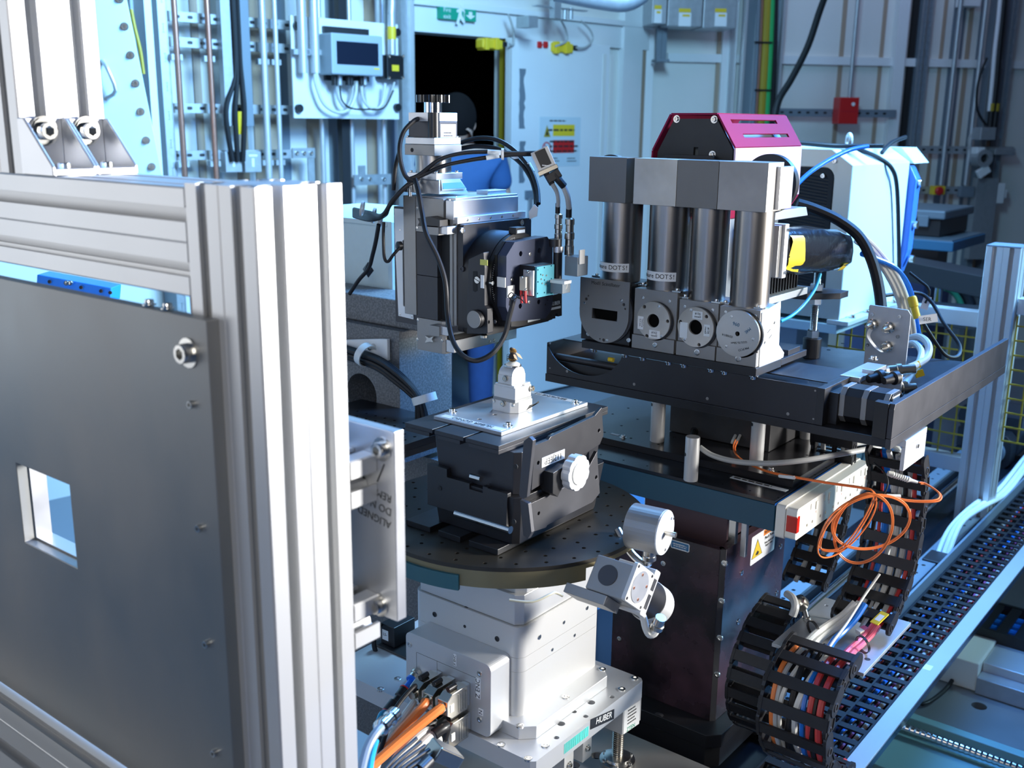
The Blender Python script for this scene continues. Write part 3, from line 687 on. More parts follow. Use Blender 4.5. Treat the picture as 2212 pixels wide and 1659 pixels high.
g3 = dsub(977, 1480, 0, 'middle top metal plug of the connector box with orange cable', dz=.032)
g4 = dsub(978, 1545, 0, 'middle bottom metal plug half hidden behind the cables', dz=.032)
g5 = dsub(948, 1466, 0, 'left top metal plug of the connector box with thin black cable', dz=.030)
gp = on(902, 1452, 'y', BY)
pn = thing('air_fitting', 'black and blue push-in air fitting at the left of the connector box', 'fitting', gp)
e = at(862, 1505, dpt(gp)-.035)
ob('collar', B().lathe(gp, (e-gp), [(.009, 0), (.009, .006), (.0075, .007), (.0075, .014)], 16), M['nickel'], pn)
dd = (e-gp).normalized()
ob('blue_ring', B().cyl(gp+dd*.014, dd, .0085, .004, 16), mat('bright_blue_plastic', (.01, .15, .70), .3), pn)
ob('pipe', B().cyl(gp+dd*.017, dd, .0045, .03, 12), M['bright_blue_plastic'], pn)
q = gp+dd*.034
ob('coupler', B().lathe(q, dd, [(.007, 0), (.0075, .002), (.0075, .016), (.0055, .018), (.0055, .026), (.0085, .028), (.0085, .046), (.0075, .048)], 18), M['black_plastic'], pn)
for k in (0, .047): ob('red_ring', B().cyl(q+dd*k, dd, .0082, .0018, 18), M['red'], pn)
def cable(name, lab, pts, r, m, cat='cable', group=None, n=10, flat=1.0):
    o_ = ob(name, B().tube(pts, r, n, 6, flat), M[m] if isinstance(m, str) else m); tag(o_, lab, cat, group); return o_
cable('orange_cable', 'thick orange cable from the right metal plug down past the frame post', [g1, at(945, 1535, dpt(g1)-.012), at(865, 1600, dpt(g1)-.05), at(775, 1680, dpt(g1)-.10)], .0068, 'orange_cable')
cable('orange_cable', 'thick orange cable from the middle metal plug with white tag', [g3, at(915, 1525, dpt(g3)-.012), at(860, 1585, dpt(g3)-.04), at(800, 1660, dpt(g3)-.09), at(775, 1700, dpt(g3)-.12)], .0068, 'orange_cable')
cable('orange_cable', 'darker orange cable lying lowest in the bundle of the connector box', [g4+V((-.01, 0, 0)), at(890, 1562, dpt(g4)-.02), at(840, 1600, dpt(g4)-.05), at(770, 1665, dpt(g4)-.09)], .0060, 'orange_cable')
cable('grey_cable', 'beige cable leaving the black sleeve of the bottom right plug', [g2, at(930, 1590, dpt(g2)-.02), at(880, 1640, dpt(g2)-.05), at(840, 1690, dpt(g2)-.08)], .0059, 'light_cable')
cable('grey_cable', 'second beige cable beside the black sleeve at the picture bottom', [g2+V((-.008, .006, .002)), at(918, 1580, dpt(g2)-.015), at(865, 1630, dpt(g2)-.05), at(815, 1690, dpt(g2)-.08)], .0059, 'light_cable')
sl_ = thing('cable_sleeve', 'black strain relief sleeve on the bottom right plug', 'sleeve', g2)
ob('body', B().tube([g2+V((0, .004, 0)), at(962, 1570, dpt(g2)-.006), at(938, 1586, dpt(g2)-.018)], .0080, 14, 3), M['black_plastic'], sl_)
sl_ = thing('cable_sleeve', 'black strain relief sleeve behind the second orange cable', 'sleeve', g4)
ob('body', B().tube([g4+V((0, .004, 0)), at(932, 1562, dpt(g4)-.010), at(906, 1585, dpt(g4)-.028)], .0080, 14, 3), M['black_plastic'], sl_)
cable('grey_cable', 'beige cable from the hidden middle plug', [g4+V((0, -.02, -.007)), at(900, 1588, dpt(g4)-.03), at(855, 1640, dpt(g4)-.06), at(825, 1700, dpt(g4)-.09)], .0059, 'light_cable')
cable('black_cable', 'thin black cable from the left metal plug down to the picture bottom', [g5+V((0, .004, .002)), at(895, 1482, dpt(g5)-.012), at(855, 1530, dpt(g5)-.04), at(832, 1590, dpt(g5)-.07), at(800, 1690, dpt(g5)-.12)], .0032, 'black_rubber')
cable('grey_cable', 'pale grey cable under the thin black one left of the orange cables', [g5+V((.004, 0, -.01)), at(888, 1525, dpt(g5)-.02), at(850, 1580, dpt(g5)-.05), at(820, 1640, dpt(g5)-.08), at(800, 1700, dpt(g5)-.12)], .0050, 'light_cable')
cable('blue_tube', 'light blue air tube running down from the black push-in fitting', [q+dd*.046, at(822, 1545, dpt(gp)-.08), at(808, 1600, dpt(gp)-.10), at(800, 1700, dpt(gp)-.14)], .0038, 'teal_tube')
cable('blue_tube', 'second light blue air tube further left at the picture bottom', [at(812, 1600, 1.10), at(802, 1640, 1.08), at(795, 1700, 1.05)], .0036, 'teal_tube')
cable('grey_cable', 'dark grey cable with metal gland at the far left of the bundle', [at(838, 1562, 1.12), at(815, 1580, 1.10), at(792, 1620, 1.08), at(775, 1690, 1.05)], .0048, 'slate_blue')
gd = thing('metal_gland', 'shiny metal cable gland on the dark grey cable beside the post', 'connector', at(845, 1545, 1.14))
ob('body', B().lathe(at(852, 1543, 1.14), at(832, 1563, 1.12)-at(852, 1543, 1.14), [(.009, 0), (.009, .010), (.0075, .012), (.0075, .022), (.0095, .023), (.0095, .032), (.006, .036)], 16), M['bright_rod'], gd)
for i in range(6):
    cable('black_cable', 'one of the thin black cables low behind the orange bundle', [at(900+i*9, 1595+i*8, 1.20), at(850+i*8, 1640+i*5, 1.16), at(800+i*10, 1700, 1.12)], .0022, 'black_rubber', group='thin black cables behind the orange bundle')
lo_ = thing('plug', 'metal plug hood hanging below the base plate edge with printed tag', 'connector', at(965, 1625, 1.22))
b = B().beam(at(935, 1618, 1.20), at(985, 1640, 1.22), .026, .018); ob('hood', b, M['nickel'], lo_, bevel=.0015)
ob('sleeve', B().cyl(at(905, 1665, 1.17), at(930, 1640, 1.19)-at(905, 1665, 1.17), .008, .02, 14), M['black_plastic'], lo_)

# ================================================================== VERTICAL STAGE WITH TILT RING (centre left)
Y8 = 1.264
def X_(px, py, y): return on(px, py, 'y', y).x
def Z_(px, py, y): return on(px, py, 'y', y).z
def fbox(L, T, R, Bt, y, dy):
    a = on(L, T, 'y', y); b_ = on(R, Bt, 'y', y); return B().box(a.x, b_.x, y, y+dy, b_.z, a.z)
vs = thing('vertical_stage', 'tall dark vertical stage with blue lit sides hanging behind the lab jack', 'stage', (-1.17, 1.35, 1.15))
ob('back_strip', B().prism(rect(X_(872, 500, Y8), X_(897.5, 500, Y8), Z_(880, 678, Y8), Z_(885, 423, Y8)), 'y', Y8, 1.43), M['grey_metal'], vs, bevel=.0008)
xc0, xc1 = X_(898.5, 500, Y8), X_(960, 500, Y8)
ztop, zup, zlow, zbot = Z_(930, 428, Y8), Z_(930, 503, Y8), Z_(930, 690, Y8), Z_(940, 762, Y8)
xR8 = X_(978, 750, Y8)
ob('upper_plate', B().box(xc0, X_(958, 450, Y8), Y8, 1.43, zup, ztop), M['grey_metal'], vs, bevel=.0006)
ob('bellows_cover', B().box(xc0, X_(944, 600, Y8), Y8+.001, 1.40, Z_(930, 597, Y8), zup-.0004), M['gunmetal'], vs, bevel=.0004)
ob('bellows_cover', B().box(xc0, X_(944, 600, Y8), Y8+.001, 1.40, zlow, Z_(930, 598, Y8)), M['gunmetal'], vs, bevel=.0004)
ob('inner_slot', B().box(X_(944, 600, Y8), X_(972, 600, Y8), Y8+.012, 1.41, zlow-.03, zup+.03), M['near_black'], vs)
ob('lower_plate', B().prism([(xc0, Y8), (X_(955, 740, Y8), Y8), (X_(960, 740, Y8), Y8+.004), (X_(960, 740, Y8), 1.43), (xc0, 1.43)], 'z', zbot, zlow-.0004), M['grey_metal'], vs, bevel=.0006)
# top and bottom boxes whose right sides are lit blue
for a, b_, c_ in ((430, 476, 'top_box'), (733, 763, 'bottom_box')):
    pa = on(980, a+5, 'x', xR8); pb2 = on(1119, 470, 'x', xR8)
    ob(c_, B().box(X_(960, 450, Y8), xR8, Y8+.003, pb2.y, on(980, b_, 'x', xR8).z, on(980, a+4, 'x', xR8).z), M['aluminium'], vs, bevel=.0006)
for px, py in ((1058, 738), (1067, 735)): screw(vs, on(px, py, 'x', xR8), '+x', .0028, 'flat')
tp = B(); z_ = on(980, 434, 'x', xR8).z
ob('top_cover', B().box(X_(900, 430, Y8), xR8-.002, Y8+.01, on(1119, 470, 'x', xR8).y, z_, z_+.004), M['aluminium'], vs, bevel=.0005)
for px, py in ((985, 425), (971, 432), (1056, 415)):
    p = on(px, py, 'z', z_+.004); screw(vs, (p.x, p.y, z_+.004), '+z', .0018, 'button')
ob('limit_box', B().box(-1.165, -1.14, 1.37, 1.42, z_+.004, z_+.011), M['aluminium'], vs, bevel=.0005)
for px, py in ((901, 449), (901, 492), (903, 691), (902, 733)): screw(vs, on(px, py, 'y', Y8), '-y', .0026, 'flat')
screw(vs, on(955, 736, 'y', Y8), '-y', .0026, 'flat')
ob('groove_block', B().prism([(X_(920, 470, Y8), Z_(920, 486, Y8)), (X_(924, 470, Y8), Z_(924, 478, Y8)), (X_(920, 470, Y8), Z_(920, 470, Y8)), (X_(945, 470, Y8), Z_(945, 466, Y8)), (X_(968, 470, Y8), Z_(968, 474, Y8)), (X_(968, 470, Y8), Z_(968, 490, Y8))], 'y', Y8-.020, Y8), M['black_anodised'], vs)
for (L, T, R, Bt) in ((919, 486, 938, 509), (927, 702, 940, 728)):
    ob('rail_carriage', fbox(L, T, R+9, Bt, Y8-.020, .060), M['grey_metal'], vs, bevel=.0006)
    ob('carriage_front', fbox(L+15, T+1, R+28, Bt-2, Y8-.016, .055), M['aluminium'], vs, bevel=.0006)
ob('rail_end', B().prism([(X_(923, 732, Y8), Z_(923, 724, Y8)), (X_(932, 732, Y8), Z_(932, 729, Y8)), (X_(941, 732, Y8), Z_(941, 726, Y8)), (X_(938, 732, Y8), Z_(938, 732, Y8)), (X_(941, 732, Y8), Z_(941, 738, Y8)), (X_(932, 732, Y8), Z_(932, 737, Y8)), (X_(923, 732, Y8), Z_(923, 739, Y8)), (X_(927, 732, Y8), Z_(927, 731, Y8))], 'y', Y8-.006, Y8), M['steel'], vs)
# carriage plates stacked along x
xa, xb = X_(976, 600, Y8+.01), X_(990, 600, Y8+.01); xh = X_(1052, 600, Y8+.01)
zc0, zc1 = Z_(990, 717, Y8+.01), Z_(990, 487, Y8+.01)
ob('carriage_plate', B().box(X_(968, 600, Y8), X_(974, 600, Y8), Y8+.004, 1.43, zc0, zc1+.01), M['grey_metal'], vs, bevel=.0005)
ob('slide_plate', B().box(xa, xb-.0005, Y8+.006, 1.435, zc0-.004, zc1+.002), M['grey_metal'], vs, bevel=.0006)
yr = on(1136, 480, 'x', xb).y
tb = thing('tilt_stage', 'black round tilt stage with graduated ring and octagonal face plate', 'stage', ((xb+xh)/2, (Y8+yr)/2, zc0)); 
ob('mounting_plate', B().prism(rrect(Y8+.008, yr, zc0, zc1+.002, .006), 'x', xb, xb+.012), M['dark_anodised'], tb, bevel=.0006)
b = B().box(xa+.001, xb+.002, Y8+.006, yr-.004, zc1+.0025, zc1+.013); rl = ob('bright_rail', b, M['profile_aluminium'], tb, bevel=.0005, label='bright strip with five screws above the mounting plate')
for i in range(5): screw(rl, (xb+.002, Y8+.03+i*.03, zc1+.0075), '+x', .0022, 'flat')
for px, py in ((999, 498), (1127, 481)): screw(tb, on(px, py, 'x', xb+.012), '+x', .005, 'flat')
RR = .071; ry = Y8+.010+RR; cz = on(1108, 600, 'x', xh).z
# housing: a slab whose front edge is lit, cylinder inside
ob('housing', B().prism([(Y8+.012, zc0+.002), (yr-.01, zc0+.002), (yr-.01, cz), ]+[(ry+(RR+.004)*math.cos(t), cz+(RR+.004)*math.sin(t)) for t in [math.pi*i/24 for i in range(0, 25)]]+[(Y8+.006, cz-.03), (Y8+.006, zc0+.01)], 'x', xb+.012, xh), M['black_anodised'], tb, ang=25)
ob('front_cover', B().prism([(X_(1008, 600, Y8), Z_(1015, 722, Y8)), (X_(1048, 600, Y8), Z_(1050, 722, Y8)), (X_(1054, 600, Y8), Z_(1054, 720, Y8)), (X_(1053, 600, Y8), Z_(1053, 668, Y8)), (X_(1047, 600, Y8), Z_(1048, 660, Y8)), (X_(1047, 600, Y8), Z_(1048, 580, Y8)), (X_(1044, 600, Y8), Z_(1044, 545, Y8)), (X_(1012, 600, Y8), Z_(1012, 560, Y8))], 'y', Y8+.000, Y8+.014), M['dark_anodised'], tb, bevel=.0008)
kc = on(1024, 690, 'y', Y8-.010)
kn = ob('knob', B().cyl(kc, (0, 1, 0), .0150, .010, 48), M['black_anodised'], tb, bevel=.0006)
ob('knob_face', B().cyl(kc-V((0, .001, 0)), (0, 1, 0), .0140, .0012, 48), M['grey_metal'], kn)
ob('label', fbox(1037, 560, 1053, 574, Y8-.0008, .0008), mat('yellow_label', (.58, .56, .12), .5), tb)
ob('label', fbox(1038, 594, 1045, 623, Y8-.0008, .0008), M['white_label'], tb)
ob('slot', B().prism([(X_(1022, 600, Y8), Z_(1022, 586, Y8)), (X_(1031, 600, Y8), Z_(1031, 586, Y8)), (X_(1031, 600, Y8), Z_(1031, 628, Y8)), (X_(1027, 600, Y8), Z_(1027, 631, Y8)), (X_(1022, 600, Y8), Z_(1022, 628, Y8))], 'y', Y8-.0006, Y8), M['near_black'], tb)  # flat dark sheet in place of a shaded slot
sp = on(1030, 605, 'y', Y8-.003); ss = ob('slotted_screw', B().cyl(sp, (0, 1, 0), .0055, .003, 20), M['steel'], tb)
ob('drive_slot', B().beam(sp+V((-.005, -.0002, .002)), sp+V((.005, -.0002, -.002)), .0008, .0006, (0, 1, 0)), M['ink'], ss)
for px, py in ((999, 581), (1017, 700)): pass
screw(tb, on(998, 581, 'y', Y8+.006), '-y', .0045, 'flat', M['gunmetal']); screw(tb, on(1069, 695, 'y', Y8+.008), '-y', .003, 'flat', M['gunmetal'])
ob('foot_screw', B().lathe(on(1045, 724, 'y', Y8+.01), (0, 0, -1), [(.006, 0), (.006, .004), (.003, .006)], 14), M['nickel'], tb)
b = B().ring((xh, ry, cz), (1, 0, 0), RR-.006, RR+.003, .008, 72); sr = ob('graduated_ring', b, M['black_anodised'], tb)
b = B()
for i in range(60):
    a = rad(100+i*2.8); L = .004 if i % 5 == 0 else .002; u = V((0, math.cos(a), math.sin(a)))
    p = V((xh+.0082, ry, cz))+u*(RR-.002); b.beam(p, p-u*L, .0005, .0004, (1, 0, 0))
ob('graduation', b, M['white_label'], sr, kind='stuff')
ob('rotor', B().cyl((xh+.001, ry, cz), (1, 0, 0), RR-.009, max(.004, X_(1074, 600, Y8+.020)-.007-xh), 72), M['black_anodised'], tb)
ob('pointer', B().cyl((xh+.007, ry-RR-.001, cz), (1, 0, 0), .0032, .006, 14), M['steel'], tb)
# octagonal face plate
xo = X_(1093, 600, Y8+.020); yo0 = Y8+.020; xo0 = X_(1074, 600, Y8+.020)
def oct_pts(pl, x): return [(lambda q: (q.y, q.z))(on(px, py, 'x', x)) for px, py in pl]
oc = oct_pts([(1094, 553), (1112, 523), (1182, 511), (1194, 528), (1194, 655), (1190, 672), (1178, 688), (1104, 695), (1093, 664)], xo)
hh = []
for px, py in ((1125, 548), (1165, 541), (1124, 661), (1164, 652)): q = on(px, py, 'x', xo); hh.append(circ(q.y, q.z, .0042, 14))
fp = ob('face_plate', B().prism(oc, 'x', xo0, xo, hh), mat('blue_lit_anodised', (.05, .06, .10), .35, .5, .1, 10), tb, bevel=.0008)  # blue of the light put into the plate colour
ob('face_plate_back', B().prism([(p[0]*.999, p[1]) for p in oc], 'x', xo0-.006, xo0), M['black_anodised'], tb)
for px, py in ((1145, 549), (1143, 653), (1106, 604)): screw(fp, on(px, py, 'x', xo), '+x', .003, 'flat')
for px, py, r in ((1178, 658, .0016), (1183, 648, .0012)): q = on(px, py, 'x', xo); ob('hole', B().cyl(q, (1, 0, 0), r, .0002, 10), M['near_black'], fp)  # dark discs in place of shaded holes
for px, py, y_ in ((1083, 609, yo0), (1102, 629, yo0)):
    pass
ob('tie_base', B().box(X_(1075, 600, yo0), X_(1093, 600, yo0), yo0-.002, yo0, Z_(1080, 620, yo0), Z_(1080, 598, yo0)), M['cream_panel'], tb, bevel=.0006)
a = on(1094, 618, 'x', xo); b_ = on(1109, 640, 'x', xo); ob('tie_base', B().box(xo, xo+.003, a.y, b_.y, b_.z, a.z), M['cream_panel'], tb, bevel=.0006)
# small translation block, blue light put into its front plate colour
xs = xo+.034; a = on(1160, 577, 'x', xs); b_ = on(1196, 636, 'x', xs)
hh = [circ(on(px, py, 'x', xs).y, on(px, py, 'x', xs).z, .0014, 8) for px, py in ((1159+3, 583), (1176, 578), (1191, 574), (1160+2, 609), (1191, 602), (1161, 634), (1176, 632), (1191, 627), (1168, 593), (1176, 605), (1183, 618))]
bl = ob('translation_block', B().box(xo, xs-.0045, a.y-.001, b_.y, b_.z+.001, a.z+.001), M['black_anodised'], tb, bevel=.0006)
ob('front_plate', B().prism(rect(a.y, b_.y, b_.z, a.z), 'x', xs-.004, xs, hh), mat('cyan_lit_plate', (.06, .28, .36), .4, .4), bl, ang=20)
for px, py in ((1172, 594), (1180, 595), (1169, 603), (1183, 607), (1171, 612), (1178, 614)): screw(bl, on(px, py, 'x', xs), '+x', .0014, 'button')
yk = a.y-.001
ob('side_bracket', B().box(X_(1133, 600, yk), X_(1155, 600, yk), yk-.004, yk, Z_(1145, 638, yk), Z_(1145, 583, yk)), M['aluminium'], tb, bevel=.0006)
screw(tb, on(1141, 588, 'y', yk-.004), '-y', .0032, 'cap')
sw = ob('micro_switch', B().box(X_(1128, 600, yk-.005), X_(1141, 600, yk-.005), yk-.012, yk-.004, Z_(1135, 627, yk-.005), Z_(1135, 597, yk-.005)), mat('beige', (.50, .47, .40), .5), tb, bevel=.0006)
for px, py in ((1129, 600), (1136, 625)): screw(sw, on(px, py, 'y', yk-.012), '-y', .0022, 'cap')
for px in (1126, 1135): ob('terminal', B().tube([on(px, 622, 'y', yk-.008), on(px, 640, 'y', yk-.010), on(px+1, 655, 'y', yk-.012)], .0022, 8, 2), M['red'], sw)
# side plates with maker's print below and right
def yx_plate(parent, name, pts, x, th, m): return ob(name, B().prism(oct_pts(pts, x), 'x', x-th, x), m, parent, bevel=.0005)
yx_plate(tb, 'lower_slide', [(1104, 690), (1188, 678), (1194, 690), (1172, 697), (1120, 706), (1104, 706)], xo-.004, .03, M['black_anodised'])
yx_plate(tb, 'end_block', [(1183, 640), (1214, 632), (1214, 682), (1206, 684), (1206, 677), (1200, 677), (1200, 688), (1192, 689), (1190, 680), (1183, 680)], xo-.006, .02, M['black_anodised'])
for px, py, sz in ((1154, 682, .0075), (1199, 657, .0075)):
    p = on(px, py, 'x', xo-.0032); l_ = ob('label', B().box(xo-.004, xo-.0036, p.y-.018, p.y+.018, p.z-.009, p.z+.006), M['black_plastic'], tb)
    text(l_, 'HUBER', p+V((.0006, 0, .0012)), (0, 1, 0), (0, 0, 1), .009, M['pale_tape'])
    ob('label_strip', B().box(xo-.0036, xo-.0033, p.y-.017, p.y+.017, p.z-.009, p.z-.005), M['pale_tape'], l_)
ind = B().box(xh-.004, xh+.012, ry-.012, ry+.012, cz+RR+.001, cz+RR+.012); io = ob('index_block', ind, M['black_anodised'], tb, bevel=.0006)
ob('vernier', B().box(xh+.012, xh+.0125, ry-.010, ry+.010, cz+RR+.003, cz+RR+.008), M['pale_tape'], io)
# vertical micrometer cylinder and round plugs at the right
ym = 1.40
def vcyl(parent, name, px, py0, py1, wpx, d, m, prof=None, n=20):
    a = at(px, py0, d); b_ = on(px, py1, 'y', a.y); r = wpx/2/2255*d
    return ob(name, B().lathe((a.x, a.y, b_.z), (0, 0, 1), prof(r, a.z-b_.z) if prof else [(r, 0), (r, a.z-b_.z)], n), m, parent)
mc = thing('drive_cylinder', 'black vertical motor cylinder with white clamp right of the tilt stage', 'motor', at(1205, 605, 1.70))
vcyl(mc, 'can', 1205, 545, 606, 20, 1.70, M['black_plastic']); vcyl(mc, 'collar', 1206, 532, 545, 23, 1.70, M['aluminium']); vcyl(mc, 'cap', 1200, 516, 533, 28, 1.70, M['black_anodised'])
p = at(1207, 606, 1.69); ob('clamp', B().box(p.x-.015, p.x+.017, p.y-.008, p.y+.012, p.z-.004, p.z+.001), M['white_paint'], mc, bevel=.0006)
ob('block', B().box(p.x-.013, p.x+.012, p.y-.006, p.y+.016, p.z-.02, p.z-.004), M['slate_blue'], mc, bevel=.0006)
ob('cable', B().tube([at(1196, 632, 1.70), at(1212, 630, 1.69), at(1222, 622, 1.69), at(1224, 610, 1.69)], .0022, 8), M['grey_cable'], mc)
def plugprof(r, h): return [(r*.75, 0), (r, .02*h), (r, .25*h), (r*.9, .27*h), (r*.9, .42*h), (r*1.05, .44*h), (r*1.05, .6*h), (r*.85, .62*h), (r*.85, .8*h), (r, .82*h), (r, .96*h), (r*.6, h)]
for px, t, bt, wd, lab in ((1207, 461, 520, 17, 'shorter nickel round plug standing right of the tilt stage'), (1231, 470, 552, 21, 'taller nickel round plug beside the small blue box')):
    pt = thing('round_plug', lab, 'connector', at(px, bt, 1.71)); vcyl(pt, 'body', px, t, bt, wd, 1.71, M['nickel'], plugprof)
    vcyl(pt, 'boot', px-2, t-22, t, wd*.62, 1.71, M['black_rubber'])
bx_ = thing('motor_box', 'small blue lit grey motor box below the taller round plug', 'box', at(1232, 595, 1.71)); p = at(1220, 553, 1.70); q = on(1247, 598, 'y', p.y)
ob('housing', B().box(p.x, q.x, p.y, p.y+.03, q.z, p.z), M['slate_blue'], bx_, bevel=.001)
ob('tab', B().box(q.x, q.x+.003, p.y+.002, p.y+.016, q.z+.02, p.z+.012), M['satin_silver'], bx_, bevel=.0006)
# ---- motor, coupling and hand knob on top
cxm = .5*(X_(883, 300, Y8+.01)+X_(935, 300, Y8+.01)); ms = .0565
zmt = Z_(935, 243, Y8+.01)
x0m = X_(883, 300, Y8+.01); x1m = x0m+ms; y0m = Y8+.01; y1m = y0m+ms
mt = thing('stepper_motor', 'square stepper motor with black hand knob on top of the vertical stage', 'motor', ((x0m+x1m)/2, (y0m+y1m)/2, Z_(935, 385, y0m)))
def zl(py): return Z_(925, py, y0m)
cut = .012
def mbody(z0, z1, m, name, c=cut): 
    pl = [(x0m, y0m), (x1m-c, y0m), (x1m-c, y0m+c), (x1m, y0m+c), (x1m, y1m), (x0m, y1m)]
    return ob(name, B().prism(pl, 'z', z0, z1), m, mt, bevel=.0006)
mbody(zl(262), zmt, M['profile_aluminium'], 'end_bell'); mbody(zl(297), zl(262)-.0003, M['gunmetal'], 'stator'); 
ob('end_bell', B().box(x0m-.004, x1m+.004, y0m-.004, y1m+.004, zl(312), zl(297)-.0003), M['profile_aluminium'], mt, bevel=.0006)
ob('adaptor', B().box(x0m-.005, x1m+.005, y0m-.005, y1m+.005, zl(336), zl(312)-.0004), M['grey_metal'], mt, bevel=.0006)
ob('hole', B().cyl((x0m+.012, y0m-.0052, zl(325)), (0, 1, 0), .0035, .0003, 14), M['near_black'], mt)  # dark disc that paints in a hole's shade
cx_, cy_ = (x0m+x1m)/2, (y0m+y1m)/2
ob('coupling', B().cyl((cx_, cy_, zl(375)), (0, 0, 1), .030, zl(336)-zl(375), 40), M['tube_metal'], mt)
ob('lower_flange', B().box(x0m-.003, x1m+.006, y0m-.002, y1m+.006, zl(388), zl(374)), M['aluminium'], mt, bevel=.0006)
for dx_, dy_ in ((.002, .002), (ms, ms-.002), (ms, .004)): screw(mt, (x0m+dx_, y0m+dy_, zl(374)), '+z', .0028, 'cap')
for dx_, dy_ in ((-.0012, -.0012), (ms+.001, ms-.002)): screw(mt, (x0m+dx_, y0m+dy_, zl(297)), '+z', .0022, 'cap')
ob('black_sleeve', B().cyl((x1m-.006, y0m+.006, zl(303)), (0, 0, 1), .0095, zmt-zl(303), 20), M['black_plastic'], mt)
lb_ = ob('label', B().box(x1m, x1m+.0006, y0m+.015, y1m-.004, zl(302)+.004, zl(268)), M['white_label'], mt)
print_lines(lb_, (x1m+.0008, (y0m+y1m)/2+.005, zl(290)), (0, 1, 0), (0, 0, 1), .022, 2, .0045, M['ink'])
hk = at(931, 218, 1.76); hkx, hky = cx_, cy_
zk0, zk1, zk2 = zl(243), zl(222), zl(207)
ob('knob_hub', B().cyl((hkx, hky, zmt), (0, 0, 1), .0145, zk1-zmt+.001, 28), M['bright_rod'], mt)
n = 96; pr = [(hkx+.0275*(1-.07*(1 if math.sin(16*2*math.pi*i/n) > 0 else 0))*math.cos(2*math.pi*i/n), hky+.0275*(1-.07*(1 if math.sin(16*2*math.pi*i/n) > 0 else 0))*math.sin(2*math.pi*i/n)) for i in range(n)]
ob('hand_knob', B().prism(pr, 'z', zk1+.001, zk2+.002), mat('gloss_black', (.008, .008, .008), .12, coat=.6), mt, bevel=.001)
# sloping bracket with blue label
zz0, zz1 = Z_(960, 422, Y8), Z_(960, 388, Y8)
ob('sloping_bracket', B().add([(x0m-.022, y0m-.0, zz0), (x1m+.010, y0m, zz0), (x1m+.010, y1m+.016, zz0), (x0m-.022, y1m+.016, zz0), (x0m-.004, y0m+.006, zz1), (x1m+.004, y0m+.006, zz1), (x1m+.004, y1m, zz1), (x0m-.004, y1m, zz1)], [(0, 3, 2, 1), (4, 5, 6, 7), (0, 1, 5, 4), (1, 2, 6, 5), (2, 3, 7, 6), (3, 0, 4, 7)]), M['aluminium'], mt, bevel=.0008)
lp = ob('label_plate', B().hexa([(x1m+.0108, y0m+.006, zz0+.006), (x1m+.0118, y0m+.006, zz0+.006), (x1m+.0118, y1m+.010, zz0+.006), (x1m+.0108, y1m+.010, zz0+.006), (x1m+.0045, y0m+.010, zz1-.002), (x1m+.0055, y0m+.010, zz1-.002), (x1m+.0055, y1m, zz1-.002), (x1m+.0045, y1m, zz1-.002)]), M['white_label'], mt)
ob('label_print', B().hexa([(x1m+.0110, y0m+.008, zz0+.008), (x1m+.0120, y0m+.008, zz0+.008), (x1m+.0120, y1m+.008, zz0+.008), (x1m+.0110, y1m+.008, zz0+.008), (x1m+.0049, y0m+.012, zz1-.004), (x1m+.0059, y0m+.012, zz1-.004), (x1m+.0059, y1m-.002, zz1-.004), (x1m+.0049, y1m-.002, zz1-.004)]), M['blue_label'], lp)
ob('stand_off', B().cyl(on(886, 424, 'y', Y8-.004), (0, 0, 1), .0035, .026, 12), M['steel'], mt)
# cables around the stage
D8 = 1.72
def pxcable(name, lab, pts, r, m, group=None, d0=None, n=10):
    return cable(name, lab, [at(*p) if len(p) == 3 else at(p[0], p[1], d0) for p in pts], r, m, group=group, n=n)
pxcable('black_cable', 'black motor cable looping from the motor face down its left side', [(905, 256, 1.70), (893, 262, 1.68), (872, 285, 1.67), (863, 320, 1.66), (868, 360, 1.66), (880, 385, 1.66), (903, 392, 1.66)], .0036, 'black_rubber')
pxcable('black_cable', 'upper black cable arching over to the right plug', [(880, 388, 1.67), (905, 378, 1.67), (950, 345, 1.66), (1000, 331, 1.66), (1060, 328, 1.66), (1110, 331, 1.67), (1160, 330, 1.68)], .0034, 'black_rubber')
pxcable('black_cable', 'lower black cable beside it with the printed white tag', [(880, 394, 1.67), (920, 375, 1.67), (960, 358, 1.66), (1010, 347, 1.66), (1055, 340, 1.66), (1110, 334, 1.67), (1160, 333, 1.68)], .0034, 'black_rubber')
for px0_, px1_, y0_, y1_ in ((1053, 1082, 328, 330), (1050, 1078, 341, 336)):
    t = tag(ob('cable_tag', B().tube([at(px0_, y0_, 1.659), at(px1_, y1_, 1.66)], .0040, 10, 1), M['pale_tape']), '%s white marker sleeve on the black cables' % ('upper' if y0_ < 335 else 'lower'), 'tag')
tag(ob('cable_tie', B().ring(at(1083, 333, 1.66), at(1110, 333, 1.66)-at(1083, 333, 1.66), .008, .0092, .004, 16), M['white_label']), 'white cable tie holding the two black cables', 'tie')
pxcable('black_cable', 'black cable in the back arching over the man and down to the stage', [(985, 312, 1.90), (1030, 299, 1.90), (1075, 303, 1.88), (1115, 328, 1.86), (1145, 365, 1.84), (1160, 405, 1.82), (1163, 440, 1.80)], .0042, 'black_rubber')
pxcable('black_cable', 'second black cable under it with a white band', [(990, 322, 1.90), (1030, 316, 1.90), (1080, 323, 1.88), (1120, 348, 1.86), (1145, 382, 1.84), (1156, 415, 1.82), (1158, 445, 1.80)], .0042, 'black_rubber')
tag(ob('cable_tag', B().tube([at(1107, 335, 1.865), at(1119, 345, 1.862)], .0048, 10, 1), M['pale_tape']), 'white band on the second arching cable', 'tag')
tag(ob('cable_tag', B().tube([at(1141, 354, 1.845), at(1150, 372, 1.842)], .0048, 10, 1), M['pale_tape']), 'white band low on the first arching cable', 'tag')
